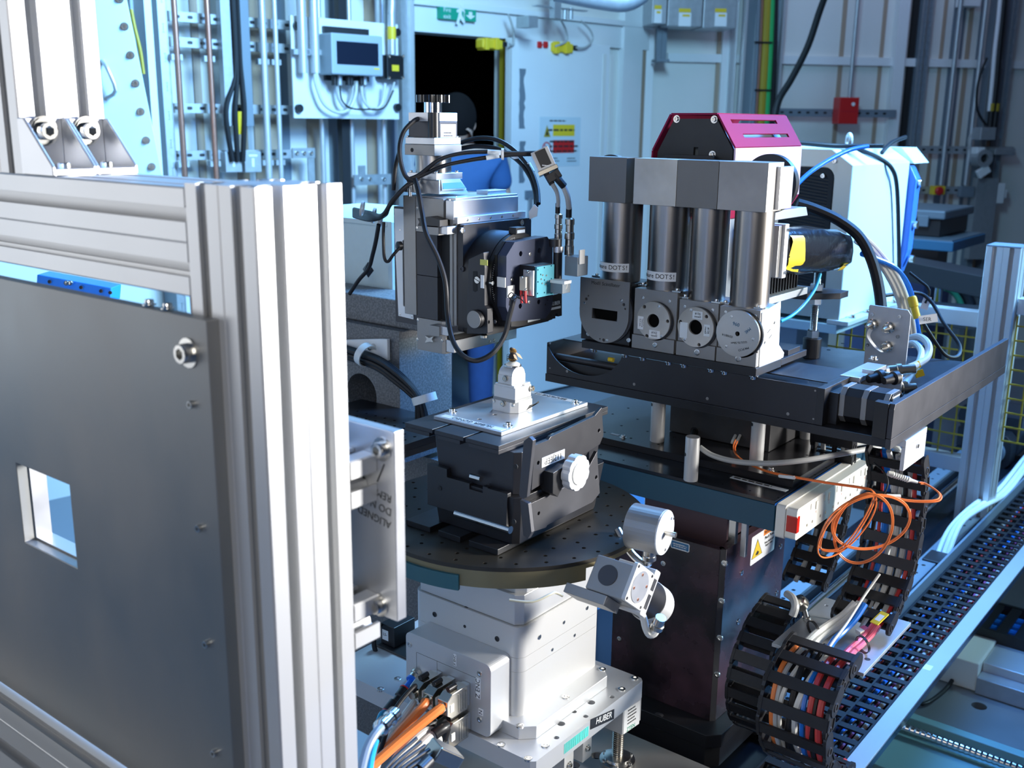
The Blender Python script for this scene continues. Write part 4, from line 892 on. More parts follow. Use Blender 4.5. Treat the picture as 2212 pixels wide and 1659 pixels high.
tag(ob('paper_tag', B().prism([(0, 0), (.016, .006), (.018, .020), (.010, .026), (-.002, .012)], 'y', 0, .0006), M['white_label']), 'white paper tag hanging behind the tilt stage', 'tag').location = at(1152, 474, 1.80)
ds = thing('cable_junction', 'open rectangular metal cable plug held in the air by black cables', 'connector', at(1175, 360, 1.68))
c = at(1175, 350, 1.68); dax = (at(1186, 372, 1.68)-at(1168, 332, 1.68)).normalized()
ob('shell', B().beam(c-dax*.020, c+dax*.012, .030, .020, FW), M['satin_silver'], ds, bevel=.001)
ob('dark_face', B().beam(c-dax*.018-FW*.0106, c+dax*.009-FW*.0106, .018, .0012, FW), M['black_plastic'], ds)
print_lines(ds, c+dax*.009-FW*.0113, RV+UV*-.1, UV, .014, 1, .005, M['white_label'])
ob('clamp', B().beam(c+dax*.012, c+dax*.019, .034, .012, FW), M['nickel'], ds, bevel=.0006)
ob('lower_hood', B().beam(c+dax*.019+RV*.004, c+dax*.032+RV*.006, .024, .012, FW), M['black_plastic'], ds, bevel=.001)
pxcable('black_cable', 'cable with grey middle running from the air plug to the shorter round plug', [(1178, 372, 1.68), (1187, 388, 1.68), (1193, 398, 1.68)], .0048, 'black_rubber')
pxcable('grey_cable', 'grey cable from the air plug down to the shorter round plug', [(1192, 396, 1.68), (1203, 415, 1.69), (1206, 432, 1.70), (1205, 445, 1.71)], .0036, 'grey_cable')
pxcable('black_cable', 'black sleeve at the start of the right grey cable', [(1196, 375, 1.68), (1208, 390, 1.68), (1218, 402, 1.685)], .0062, 'black_rubber')
pxcable('grey_cable', 'grey cable from the air plug down to the taller round plug', [(1216, 400, 1.685), (1226, 425, 1.69), (1229, 450, 1.71)], .0048, 'grey_cable')
pxcable('black_cable', 'long black cable hanging before the vertical stage and looping up to the switch', [(897, 388, 1.655), (905, 420, 1.64), (912, 460, 1.635), (921, 505, 1.62), (945, 555, 1.62), (962, 610, 1.62), (967, 680, 1.62), (978, 735, 1.60), (1000, 768, 1.58), (1030, 779, 1.58), (1065, 762, 1.58), (1090, 725, 1.60), (1100, 685, 1.60), (1108, 655, 1.60), (1112, 640, 1.61)], .0040, 'black_rubber')
for nm_, lb2, pts in (('thin_wire', 'thin black wire looping at the tie base', [(1112, 640), (1105, 632), (1098, 640), (1108, 648), (1120, 642), (1134, 655)]), ('thin_wire', 'second thin black wire going to the red terminal', [(1100, 660), (1103, 645), (1112, 637), (1122, 645), (1127, 636)])):
    pxcable(nm_, lb2, [(a, b, 1.595) for a, b in pts], .0008, 'black_rubber', n=6)
# bundle going down left of the motor bracket to the granite frame
for i in range(6):
    o_ = 3*i
    pxcable('black_cable', 'one of the black cables bundled down-left behind the motor bracket', [(905-o_, 385+o_*.6, 1.70+.01*i), (880-o_, 400+o_, 1.69+.01*i), (850-o_*.6, 430+o_, 1.70+.01*i), (826+i, 465, 1.72+.01*i), (800, 460+i*3, 1.80), (765, 452+i*3, 1.90)], .0036, 'black_rubber', group='black cables bundled down-left of the motor')
pxcable('black_cable', 'thin black cable hanging past the cable anchor on the pale blue panel', [(818, 485, 1.74), (812, 520, 1.76), (805, 550, 1.78), (796, 580, 1.80), (775, 605, 1.82), (755, 635, 1.84)], .0036, 'black_rubber')
pxcable('black_cable', 'thin black cable looping to the socket on the white strip', [(829, 480, 1.70), (828, 510, 1.70), (830, 555, 1.70), (838, 565, 1.70), (850, 550, 1.70), (866, 532, 1.705)], .0026, 'black_rubber')
tag(ob('cable_clip', B().lathe(at(866, 531, 1.71), (-.3, -1, 0), [(.0075, 0), (.0075, .006), (.004, .008)], 18), M['black_plastic']), 'round black cable bushing on the white strip', 'grommet')
pxcable('black_cable', 'short thick black cable stub left of the tilt motor cable', [(862, 330, 1.70), (855, 355, 1.69), (852, 380, 1.69), (850, 410, 1.70)], .0034, 'black_rubber')
for px, py, lab in ((780, 450, 'left cable clamp ring on the cable bundle'), (805, 465, 'middle cable clamp ring on the cable bundle'), (819, 478, 'right cable clamp ring on the cable bundle')):
    tag(ob('cable_clamp', B().ring(at(px, py, 1.80), at(px+20, py+4, 1.80)-at(px, py, 1.80), .012, .0135, .004, 20), M['grey_cable']), lab, 'clamp')

# ================================================================== DETECTOR ROW
YD = 1.5
def z5(px, py): return on(px, py, 'y', YD).z
def x5(px, py): return on(px, py, 'y', YD).x
zbar = z5(1637, 798); zbar0 = z5(1637.6, 818)
ZB0, ZB1 = 1.1435, 1.157
mods = [dict(lab='leftmost scintillator module with the D-shaped cover plate and slot window', bx=(1273.6, 337, 1354, 438), tube=(1299.6, 1388, 480), hous=(1257, 597, 1363, 740), m='block_metal'),
        dict(lab='second scintillator module from the left with a mottled pale block', bx=(1371, 342, 1463.5, 448), tube=(1402, 1491, 500), hous=(1372, 620, 1464, 763), m='mottled_steel'),
        dict(lab='third scintillator module with a plain dark grey block', bx=(1464.5, 346, 1553.5, 455), tube=(1494, 1575, 500), hous=(1468.5, 644, 1553, 779), m='block_metal'),
        dict(lab='rightmost scintillator module with glare painted white on its right side', bx=(1554.7, 348.4, 1661, 461), tube=(1586, 1671, 500), hous=(1556, 658, 1643, 794), m='mottled_grey')]
mat('mottled_grey', (.25, .24, .225), .45, .35, col2=(.40, .38, .36), scale=9, rvar=.08, contrast=(.35, .65))
for i, md in enumerate(mods):
    L, T, R, Bt = md['bx']; xa, xb = x5(L, T), x5(R, T+6); z1 = 1.4735; z0 = 1.399
    hL, hT, hR, hB = md['hous']; ha, hb = x5(hL, hT), x5(hR, hT+12)
    zh = z5(hL, hT+2); 
    if i == 0: zh = z5(1262, 603)
    t = thing('scintillator_module', md['lab'], 'detector', ((xa+xb)/2, YD+.04, ZB1), 'scintillator modules on the black slide')
    md['t'] = t
    ob('mirror_block', B().box(xa, xb, YD, YD+.040 if i < 3 else YD+.055, z0, z1), M[md['m']], t, bevel=.0006)
    tl, tr, ty = md['tube']; ra = on(tl, ty, 'y', YD+.035); rb_ = on(tr, ty, 'y', YD+.035)
    # radius from the seen width across the line of sight
    mid = on((tl+tr)/2, ty, 'y', YD+.036); dist = (mid-CAM).dot(FW); r = (tr-tl)/2/FPX*dist; mid = on((tl+tr)/2, ty, 'y', YD+.036)
    ob('tube', B().lathe((mid.x, YD+.036, zh), (0, 0, 1), [(r, 0), (r, z0-zh)], 64), M['tube_metal'], t)
    dpt = .075
    ob('housing', B().box(ha, hb, YD+.002, YD+dpt, ZB1+.0004, zh), M['black_anodised' if i == 0 else 'grey_metal' if i < 3 else 'satin_silver'], t, bevel=.0006)
    if i: ob('front_plate', B().box(ha, hb, YD, YD+.0018, ZB1+.024, zh), M['grey_metal'], t, bevel=.0004); ob('foot', B().box(ha, hb, YD-.004, YD+.0018, ZB1+.0004, ZB1+.0236), M['grey_metal'], t, bevel=.0004)
    # clamps holding the tube
    for px, py in {0: ((1289, 596), (1357, 605)), 1: ((1389, 616), (1463, 629)), 2: ((1480, 642), (1548, 652)), 3: ((1567, 655), (1640, 665))}[i]:
        p = on(px, py, 'z', zh+.002); ob('tube_clamp', B().box(p.x-.008, p.x+.008, p.y-.004, p.y+.006, zh, zh+.003), M['steel'], t, bevel=.0004); screw(t, (p.x, p.y, zh+.003), '+z', .0032, 'cap')
    if i < 3 and i != 0: pass
# individual faces
t = mods[0]['t']
zD1 = z5(1260, 597); xD0, xD1 = x5(1257, 640), x5(1363, 650); r = (xD1-xD0)/2; zc_ = z5(1311, 740-0)+r
pts = [(xD0, zD1), (xD0, zc_)]+[((xD0+xD1)/2+r*math.cos(a), zc_+r*math.sin(a)) for a in [math.pi+math.pi*k/28 for k in range(1, 28)]]+[(xD1, zc_), (xD1, zD1)]
w0 = on(1279, 665, 'y', YD-.006); w1 = on(1333, 695, 'y', YD-.006)
hl_ = [[(w0.x, w1.z), (w1.x, w1.z), (w1.x, w0.z), (w0.x, w0.z)]]
for px, py, rr in ((1266.5, 646, .0028), (1271, 639, .0017), (1347.5, 658, .0028), (1350.5, 667.5, .0017), (1304, 734.5, .0028), (1296, 732, .0015)):
    q = on(px, py, 'y', YD-.006); hl_.append(circ(q.x, q.z, rr, 12))
cp_ = ob('cover_plate', B().prism(pts, 'y', YD-.006, YD-.0035, hl_), M['grey_metal'], t, ang=25)
ob('window_ring', B().ring(((xD0+xD1)/2+.002, YD-.0034, zc_+.004), (0, 1, 0), .026, r+.004, .006, 48), M['gunmetal'], t)
ob('window_dark', B().box(w0.x-.003, w1.x+.003, YD+.0012, YD+.0018, w1.z-.003, w0.z+.003), M['unlit_black'], t)  # dark sheet that paints in the unlit depth behind the window
for px, py in ((1262.5, 654), (1342.5, 649), (1311.5, 735)): screw(cp_, on(px, py, 'y', YD-.006), '-y', .0024, 'flat')
for px, py in ((1271, 721), (1358, 735)): screw(t, on(px, py, 'y', YD+.002), '-y', .0042, 'flat')
text(cp_, 'Mod1 Scintillator', on(1308, 614, 'y', YD-.0062), (1, 0, .0), (0, 0, 1), .0085, M['ink'])
def ringface(t, cpx, cpy, R, ri, y, th, m, screws=(), holes=(), name='scintillator_ring', nseg=64):
    c = on(cpx, cpy, 'y', y); hh = [circ(c.x, c.z, ri, 32)]
    for px, py, rr in holes: q = on(px, py, 'y', y); hh.append(circ(q.x, q.z, rr, 12))
    o_ = ob(name, B().prism(circ(c.x, c.z, R, nseg), 'y', y, y+th, hh), m, t, ang=25)
    ob('back_ring', B().ring((c.x+.002, y+th, c.z-.001), (0, 1, 0), ri+.001, R+.001, YD-y-th+.0005, nseg), M['black_anodised'], t)
    b_ = B().cyl((c.x, YD-.0006, c.z), (0, 1, 0), ri+.002, .0008, 32); ob('bore', b_, M['unlit_black'], t)  # dark disc standing in for the unlit bore
    for px, py in screws: screw(o_, on(px, py, 'y', y), '-y', .0024, 'flat')
    return o_, c
t = mods[1]['t']
o_, c = ringface(t, 1411, 693, .0318, .0115, YD-.008, .004, M['mottled_steel'], ((1423.5, 662), (1429, 726)), ((1392, 662.5, .0032), (1442, 694, .003), (1397, 726, .0035)))
sticker(o_, 1414, 722, YD-.008, .021, .013, None, 0, False); text(o_, '#162\nmod2', on(1413, 722, 'y', YD-.0088), (1, 0, 0), (0, 0, 1), .0052, M['ink'])
sticker(o_, 1384, 697, YD-.008, .011, .022, None, 0, False); text(o_, 'YAG:Ce\n0.3 mm', on(1385, 697, 'y', YD-.0088), (0, 0, -1), (1, 0, 0), .0042, M['ink'])
for px, py in ((1389.5, 643), (1446.5, 651)): screw(t, on(px, py, 'y', YD), '-y', .0026, 'flat')
screw(t, on(1415, 745, 'y', YD-.004), '-y', .0045, 'flat', M['steel'])
t = mods[2]['t']
o_, c = ringface(t, 1502, 707, .0328, .0122, YD-.009, .004, M['mottled_steel'], ((1493, 670), (1479, 733)), ((1470, 695, .0030), (1526, 684, .003), (1510, 745, .003)))
for px, py, w_, h_, s_, rot in ((1507, 681, .018, .013, '#156\nmod3', 0), (1527, 714, .011, .019, '#156\nmod3', 1), (1477, 713, .014, .026, None, 0)):
    sticker(o_, px, py, YD-.009, w_, h_, None, 0, False, 'pale_tape')
    if s_: text(o_, s_, on(px, py, 'y', YD-.0098), (1, 0, 0) if not rot else (0, 0, -1), (0, 0, 1) if not rot else (1, 0, 0), .005, M['ink'])
for px, py in ((1479.5, 662), (1540, 670)): screw(t, on(px, py, 'y', YD), '-y', .0026, 'flat')
screw(t, on(1506, 761, 'y', YD-.004), '-y', .0052, 'flat', M['steel'])
t = mods[3]['t']
o_, c = ringface(t, 1593, 721, .0372, .0038, YD-.010, .006, mat('turned_steel', (.50, .49, .47), .32, .9), ((1580.5, 684), (1627, 733), (1569, 748)))
for s_, px, py, sz, m_, up_, xd_ in (('096', 1590, 700, .013, 'blue_ink', (0, 0, -1), (-1, 0, .15)), ('M4E', 1615, 714, .011, 'blue_ink', (.7, 0, -.7), (-.7, 0, -.7)), ('03/08/14', 1571, 725, .0085, 'ink', (0, 0, -1), (-1, 0, .1)), ('GGG:Tb 50um', 1596, 740, .0075, 'ink', (.1, 0, -1), (-1, 0, -.2)), ('M4 PCO', 1606, 754, .0085, 'ink', (.3, 0, -1), (-1, 0, -.4))):
    text(o_, s_, on(px, py, 'y', YD-.0103), xd_, up_, sz*.62, M[m_])
for px, py in ((1568, 674), (1632, 683)): screw(t, on(px, py, 'y', YD), '-y', .0026, 'flat')
screw(t, on(1595, 775, 'y', YD-.004), '-y', .0052, 'flat', M['steel'])
# right side of module 4, strong side light put in as white
xs4 = x5(1643, 670)
sp = ob('side_plate', B().prism([(lambda q: (q.y, q.z))(on(*p_, 'x', xs4+.002)) for p_ in ((1647, 676), (1687, 651), (1683, 745), (1694, 762), (1692, 772), (1640, 800))], 'x', xs4, xs4+.002), M['white_paint'], t, bevel=.0004)
for px, py in ((1672, 697), (1651, 740)): screw(sp, on(px, py, 'x', xs4+.002), '+x', .0028, 'flat')
for px, py in ((1661, 715), (1664, 727)): ob('slot', B().beam(on(px-3, py+4, 'x', xs4+.0021), on(px+3, py-4, 'x', xs4+.0021), .0015, .0004, (1, 0, 0)), M['ink'], sp)
q0 = on(1701, 356, 'x', -.697); q1 = on(1701, 452, 'x', -.697)
ob('side_block', B().box(-.699, -.690, YD+.030, q0.y+.01, 1.402, 1.467), M['aluminium'], t, bevel=.0006)
# lens flanges behind the blocks
for i, (cx, cz_, r) in enumerate(((1318, 392, .039), (1425, 396, .036), (1512, 400, .036), (1660, 396, .047))):
    t = mods[i]['t']; p = on(cx, cz_, 'y', YD+.09 if i == 3 else YD+.055)
    b = B().ring((p.x, p.y, 1.437), (0, 1, 0), .024, r, .012, 56); ob('lens_flange', b, M['black_anodised'], t)
    ob('lens_barrel', B().cyl((p.x, YD+.041, 1.437), (0, 1, 0), .026, .11, 40), M['black_anodised'], t)
for i in (0, 1):
    t = mods[i]['t']; tl, tr, ty = mods[i]['tube']; dd = {0: (1297, 1361, 573), 1: (1396, 1463, 592)}[i]
    # wrapped sticker on the tube
    mid = on((tl+tr)/2, ty, 'y', YD+.036); dist = (mid-CAM).dot(FW); r = (tr-tl)/2/FPX*dist+.0004
    zc2 = Z_(dd[0]+40, dd[2]+3, YD+.02); a_mid = math.atan2(-mid.y, -mid.x)
    a1 = a_mid+.42; a0 = a1-2.45; b = B(); n = 30; vs_ = []; fs_ = []
    for k in range(n+1):
        a = a0+(a1-a0)*k/n
        for zq_ in (-.0075, .0075): vs_.append((mid.x+r*math.cos(a), YD+.036+r*math.sin(a), zc2+zq_))
    for k in range(n): fs_.append((2*k, 2*k+2, 2*k+3, 2*k+1))
    sk = ob('sticker', B().add(vs_, fs_), M['white_label'], t)
    s_ = 'measure DOTS!'; wch = .0072; R2 = r+.0004
    wd_ = {'m': .95, 'e': .6, 'a': .6, 's': .55, 'u': .62, 'r': .4, ' ': .33, 'D': .75, 'O': .8, 'T': .66, 'S': .68, '!': .3}
    tot = sum(wd_[c_] for c_ in s_); cur = 0
    for k, ch_ in enumerate(s_):
        w2_ = wd_[ch_]; a = a0+.06+(cur+w2_/2)/tot*(a1-a0-.14); cur += w2_
        if ch_ == ' ': continue
        n_ = V((math.cos(a), math.sin(a), 0)); xd = V((-math.sin(a), math.cos(a), 0))
        text(sk, ch_, V((mid.x, YD+.036, zc2))+n_*R2, xd, (0, 0, 1), .0108, M['ink'])
# base bar under the modules
bar = thing('carriage_bar', 'long black bar with cap screws underneath that carries the four modules', 'carriage', (-.86, 1.53, ZB0))
xb0, xb1 = x5(1262, 745), x5(1637.5, 812)
ob('bar', B().box(xb0, xb1, YD-.008, YD+.085, ZB0, ZB1), M['black_anodised'], bar, bevel=.0006)
a = on(1742, 766, 'x', xb1); ob('side_extension', B().box(xb1-.10, xb1, YD+.0855, a.y, ZB0+.002, ZB1-.001), M['dark_anodised'], bar, bevel=.0006)
ob('step', B().box(xb1-.08, xb1-.004, YD+.12, a.y-.02, ZB1-.001, ZB1+.008), M['dark_anodised'], bar, bevel=.0006)
for px, py in ((1283, 758), (1351, 770), (1389, 777), (1445, 786), (1478, 793), (1537, 803), (1566, 808), (1628, 819)):
    p = on(px, py-2, 'y', YD); screw(bar, (p.x, YD+.0, ZB0), '-z', .0055, 'cap', M['bright_rod'])
# linear slide
sd = thing('linear_slide', 'long black covered linear slide with a round cut-out at its left end', 'stage', (-.85, 1.6, 1.083))
zc1_ = z5(1186, 735)+.0; zcb = 1.083; xl_, xr_ = x5(1181, 770), x5(1763, 880)
zt_ = 1.1415
cc = on(1262, 722, 'y', YD); 
arcp = [(cc.x+.083*math.cos(a), zt_+.012+.062*math.sin(a)) for a in [math.pi+.22+(math.pi-.44)*k/20 for k in range(21)]]
cov = [(xl_, zcb), (xl_, zt_-.012), (xl_+.006, zt_)]+[p for p in arcp if p[1] < zt_]+[(xr_, zt_), (xr_, zcb)]
ob('front_cover', B().prism(cov, 'y', YD+.0, YD+.002), M['dark_anodised'], sd, ang=25)
ob('slide_body', B().box(xl_+.004, xr_-.002, YD+.012, YD+.150, zcb, zt_-.035), M['black_anodised'], sd, bevel=.0006)
ob('end_plate', B().box(xl_, xl_+.004, YD+.0022, YD+.155, zcb, zt_-.001), M['dark_anodised'], sd, bevel=.0005)
ob('end_plate', B().box(xr_, xr_+.012, YD-.001, YD+.160, zcb, zt_), M['black_anodised'], sd, bevel=.0005)
ob('top_cover', B().box(xl_+.004, xr_-.001, YD+.045, YD+.150, zt_-.003, zt_-.001), M['dark_anodised'], sd, bevel=.0005)
ob('guide_rod', B().cyl((xl_+.006, YD+.022, zt_-.030), (1, 0, 0), .006, xr_-xl_-.02, 16), M['gunmetal'], sd)
ob('rack', B().box(x5(1640, 815), xr_-.006, YD+.010, YD+.016, zt_-.012, zt_-.008), M['black_steel'], sd)
b = B()
for k in range(24): x = x5(1645, 815)+k*.0040; b.cyl((x, YD+.009, zt_-.010), (0, -1, 0), .0009, .0008, 6)
ob('rack_pins', b, M['blue_tube'], sd, kind='stuff')
for px, py in ((1225, 802), (1370, 830), (1528, 861), (1702, 894), (1188, 795), (1188, 742), (1761, 844), (1757, 905)): screw(sd, on(px, py, 'y', YD), '-y', .0026 if px > 1200 and px < 1750 else .0016, 'flat', M['grey_metal'])
ob('brass_nut', B().cyl((x5(1302, 765), YD+.02, zt_-.018), (1, 0, 0), .004, .010, 12), M['yellow'], sd)
# tray
tz0, tz1 = 1.068, 1.0825
ty = thing('detector_tray', 'big black anodised tray plate with raised right lip under the detectors', 'tray', (-.8, 1.8, tz0))
ty1 = 2.13
tx1 = -.472
ob('tray_plate', B().prism([(xl_-.001, YD-.002), (tx1-.03, YD-.002), (tx1-.006, YD-.002+.002), (tx1-.006, ty1), (-1.0, ty1-.1), (xl_-.001, 1.78)], 'z', tz0, tz1), M['black_anodised'], ty, bevel=.0006)
lipz = on(1934, 874, 'x', tx1).z
ob('lip', B().prism([(YD-.006, tz0+.016), (YD-.006, lipz-.008), (YD-.002, lipz), (ty1, lipz), (ty1, tz0+.016)], 'x', tx1-.008, tx1), M['gunmetal'], ty, bevel=.0006)
ob('lip_lower', B().box(tx1-.008, tx1, YD-.006, ty1+.004, tz0, tz0+.0155), M['gunmetal'], ty, bevel=.0006)
ob('corner_block', B().prism([(tx1-.030, YD-.004), (tx1-.008, YD-.008), (tx1-.008, YD+.01), (tx1-.030, YD+.01)], 'z', tz1, lipz), M['black_anodised'], ty, bevel=.0006)
for px, py in ((2160, 818), (2117, 848), (2065, 885)): p = on(px, py, 'x', tx1-.012); screw(ty, (tx1-.012, p.y, tz0), '-z', .005, 'cap', M['bright_rod'])
for px, py in ((1820, 742), (1790, 756), (1836, 812)): p = on(px, py, 'z', tz1); ob('hole', B().cyl((p.x, p.y, tz1), (0, 0, 1), .004, .0003, 12), M['unlit_black'], ty)  # dark discs on the tray stand in for shaded holes
sk_ = thing('silver_bracket', 'silver angle bracket hanging under the right corner of the tray', 'bracket', on(1970, 960, 'x', tx1))
a = on(1930, 962, 'z', 1.066); p0 = on(1998, 943, 'x', tx1-.004)
ob('top_flange', B().box(tx1-.05, tx1+.002, YD+.06, YD+.16, 1.056, 1.0665), M['profile_aluminium'], sk_, bevel=.0005)
ob('web', B().box(tx1-.004, tx1+.002, YD+.06, YD+.16, 1.018, 1.0555), M['profile_aluminium'], sk_, bevel=.0005)
screw(sk_, on(1981, 963, 'x', tx1+.002), '+x', .0035, 'button')
# motor on the tray
mm = thing('banded_motor', 'black octagonal motor with lighter bands lying on the tray', 'motor', (-.52, 1.56, tz1))
ml = on(1815, 845, 'y', 1.525).x; mr = on(1922, 880, 'y', 1.525).x
def octx(x0, x1, s, m, nm='body', c=.011): 
    y0_, y1_ = 1.525, 1.525+.056; z0_, z1_ = tz1+.004, tz1+.058
    return ob(nm, B().prism(chamf(y0_-s, y1_+s, z0_-s, z1_+s, c), 'x', x0, x1), m, mm, bevel=.0005)
octx(ml, mr, 0, M['black_plastic'])
for f in (.0, .44, .86): octx(ml+(mr-ml)*f, ml+(mr-ml)*(f+.11), .0008, M['grey_metal'], 'band')
lbm = ob('end_label', B().box(mr, mr+.0005, 1.535, 1.565, tz1+.028, tz1+.054), M['white_label'], mm); ob('end_label', B().box(mr+.0005, mr+.0009, 1.537, 1.552, tz1+.03, tz1+.040), M['magenta_paint'], mm)
ob('mount', B().box(ml-.02, ml, 1.52, 1.60, tz1, tz1+.05), M['black_anodised'], mm, bevel=.0006)
# connector bracket behind the motor
cbk = thing('socket_bracket', 'grey angle bracket with two round sockets behind the banded motor', 'bracket', (-.52, 1.62, tz1))
ob('bracket', B().box(on(1862, 800, 'y', 1.64).x, on(1950, 800, 'y', 1.64).x, 1.64, 1.645, tz1, tz1+.066), M['aluminium'], cbk, bevel=.0005)
ob('arm', B().box(on(1862, 800, 'y', 1.64).x-.02, on(1862, 800, 'y', 1.64).x+.012, 1.60, 1.72, tz1+.052, tz1+.060), M['aluminium'], cbk, bevel=.0005)
for k, (px, py) in enumerate(((1905, 812), (1938, 815))):
    p = on(px, py, 'y', 1.64); ob('boot', B().lathe(p, (-.4, -.8, -.1), [(.011, 0), (.011, .008), (.008, .010), (.006, .028)], 18), M['black_rubber'], cbk)
for px, py, L_ in ((1935, 800, .03), (1948, 840, .022)):
    p = on(px, py, 'y', 1.66); ob('socket', B().lathe(p, (.8, .6, .1), [(.009, -.012), (.009, 0), (.011, .001), (.011, .008), (.008, .009), (.008, L_)], 18), M['nickel'], cbk)
screw(cbk, on(1886, 784, 'y', 1.64)+V((0, .0, .006)), '+z', .005, 'cap')
# tall socket plate
zpl = tz1; py0_ = 1.86
pa = on(1868, 758, 'y', py0_); pbx = on(1958, 770, 'y', py0_)
spt = thing('socket_plate', 'upright grey steel plate with four round sockets and label loops', 'bracket', (pa.x+.04, py0_, tz1))
ztp = on(1870, 657, 'y', py0_).z
ob('upright', B().prism([(pa.x, tz1+.012), (pbx.x, tz1+.012), (pbx.x, ztp-.010), (pbx.x-.006, ztp-.002), (pa.x+.002, ztp), (pa.x, ztp-.003)], 'y', py0_, py0_+.004), M['galvanised'], spt, bevel=.0005)
ob('foot', B().box(pa.x-.01, pbx.x+.004, py0_-.07, py0_+.004, tz1+.004, tz1+.0115), M['galvanised'], spt, bevel=.0005)
for px, py in ((1885, 679), (1944, 684), (1940, 727), (1875, 745)): screw(spt, on(px, py, 'y', py0_), '-y', .0035, 'button')
for px, py in ((1922, 707), (1918, 748), (1887, 700)):
    p = on(px, py, 'y', py0_); ob('socket', B().lathe(p, (0, -1, 0), [(.010, 0), (.010, .004), (.0085, .005), (.0085, .014), (.006, .015), (.003, .035)], 18), M['nickel'], spt)
screw(spt, (on(1922, 770, 'z', tz1+.012).x, py0_-.04, tz1+.0115), '+z', .006, 'cap')
cable('label_loop', 'white printed label loop in front of the socket plate', [on(1885, 705, 'y', 1.85), on(1876, 725, 'y', 1.84), on(1890, 748, 'y', 1.83), on(1905, 760, 'y', 1.82)], .004, 'white_label', 'label', n=6, flat=.15)
# threaded post with nuts
def hexnut(parent, c, af=.015, h=.012): ob('nut', B().lathe(c, (0, 0, 1), [(af*.9, 0), (af, .001), (af, h-.001), (af*.9, h)], 6), M['steel'], parent, smooth=False)
def threaded(parent, x, y, z0, z1, r=.0075):
    pf = []; n = int((z1-z0)/.0028)
    for k in range(n): pf += [(r*.88, z0+k*.0028), (r, z0+k*.0028+.0012)]
    pf.append((r*.88, z1)); ob('threaded_rod', B().lathe((x, y, 0), (0, 0, 1), pf, 14), M['steel'], parent)
cp = on(1744, 775, 'z', tz1); p1x, p1y = cp.x, cp.y+.018
cam2 = thing('camera_support', 'threaded rods with nuts and a dark plate holding the taped camera', 'support', (p1x, p1y, tz1))
zt1 = Z_(1744, 728, p1y); ob('column', B().cyl((p1x, p1y, tz1), (0, 0, 1), .018, zt1-tz1, 32), M['black_anodised'], cam2, bevel=.001)
hexnut(cam2, (p1x, p1y, zt1), .0125, .016); 
zp0 = Z_(1745, 640, p1y); zp1_ = zp0+.012; ztopr = Z_(1750, 590, p1y)
threaded(cam2, p1x, p1y, zt1, ztopr+.03)
hexnut(cam2, (p1x, p1y, zp0-.014), .0125, .013); hexnut(cam2, (p1x, p1y, zp1_+.001), .0135, .014)
pr0 = on(1670, 655, 'z', zp0); pr1 = on(1788, 620, 'z', zp1_)
ob('cross_plate', B().prism([(p1x-.10, p1y-.06), (p1x+.0, p1y-.045), (p1x+.045, p1y+.01), (p1x+.045, p1y+.05), (p1x-.10, p1y+.05)], 'z', zp0, zp1_), M['gunmetal'], cam2, bevel=.0006)
r2 = on(1676, 640, 'z', zp1_); threaded(cam2, r2.x, r2.y+.012, zp1_, zp1_+.075); hexnut(cam2, (r2.x, r2.y+.012, zp1_+.001), .0135, .013)
# tape wrapped camera
tc_ = thing('taped_camera', 'camera body wrapped in black film with yellow tape at both ends', 'camera', at(1780, 580, 1.86))

xq = at(1703, 545, 1.80).x-.036
pA = on(1703, 540, 'x', xq+.036); pB = on(1852, 545, 'x', xq+.036); pA.x = xq; pB.x = xq
b = B(); prof_n = 14; secs = [(0, .036), (.1, .040), (.25, .042), (.45, .043), (.6, .041), (.8, .038), (.95, .034), (1, .028)]
cl = [pA.lerp(pB, s)+V((0, 0, -.002*math.sin(s*6))) for s, _ in secs]
vs_ = []; fs_ = []
for (s, r), c in zip(secs, cl):
    for k in range(prof_n):
        a = 2*math.pi*k/prof_n; q = r*(1+.05*math.sin(5*a+s*9)+.035*math.sin(9*a-s*15)); vs_.append(c+V((math.copysign(abs(math.cos(a))**.6, math.cos(a))*q, 0, math.copysign(abs(math.sin(a))**.6, math.sin(a))*q)))
for j in range(len(secs)-1):
    for k in range(prof_n): fs_.append((j*prof_n+k, j*prof_n+(k+1) % prof_n, (j+1)*prof_n+(k+1) % prof_n, (j+1)*prof_n+k))
fs_.append(tuple(range(prof_n))); fs_.append(tuple((len(secs)-1)*prof_n+k for k in range(prof_n)))
ob('film_wrap', B().add(vs_, fs_), mat('black_film', (.012, .012, .014), .22, bump=.6, scale=60, coat=.3), tc_, ang=50)
def wrap(s0, s1, k0, k1, m, nm, off=.0012):
    vs2 = []; fs2 = []; K = 8
    for si in range(3):
        s = s0+(s1-s0)*si/2; j = max(i for i in range(len(secs)) if secs[i][0] <= s+1e-9); j = min(j, len(secs)-2); f = (s-secs[j][0])/(secs[j+1][0]-secs[j][0]); r = secs[j][1]*(1-f)+secs[j+1][1]*f+off; c = cl[j].lerp(cl[j+1], f)
        for k in range(K+1):
            a = k0+(k1-k0)*k/K; q = r*(1+.05*math.sin(5*a+s*9)+.035*math.sin(9*a-s*15)); vs2.append(c+V((math.copysign(abs(math.cos(a))**.6, math.cos(a))*q, 0, math.copysign(abs(math.sin(a))**.6, math.sin(a))*q)))
    for j in range(2):
        for k in range(K): fs2.append((j*(K+1)+k, j*(K+1)+k+1, (j+1)*(K+1)+k+1, (j+1)*(K+1)+k))
    ob(nm, B().add(vs2, fs2), m, tc_, ang=50)
wrap(.02, .17, -.9, .55, M['yellow'], 'yellow_tape'); wrap(.80, .99, -1.2, -.5, M['yellow'], 'yellow_tape')
ob('end_frame', B().box(xq-.03, xq+.036, pA.y-.018, pA.y-.002, pA.z-.048, pA.z+.045), M['satin_silver'], tc_, bevel=.0015)
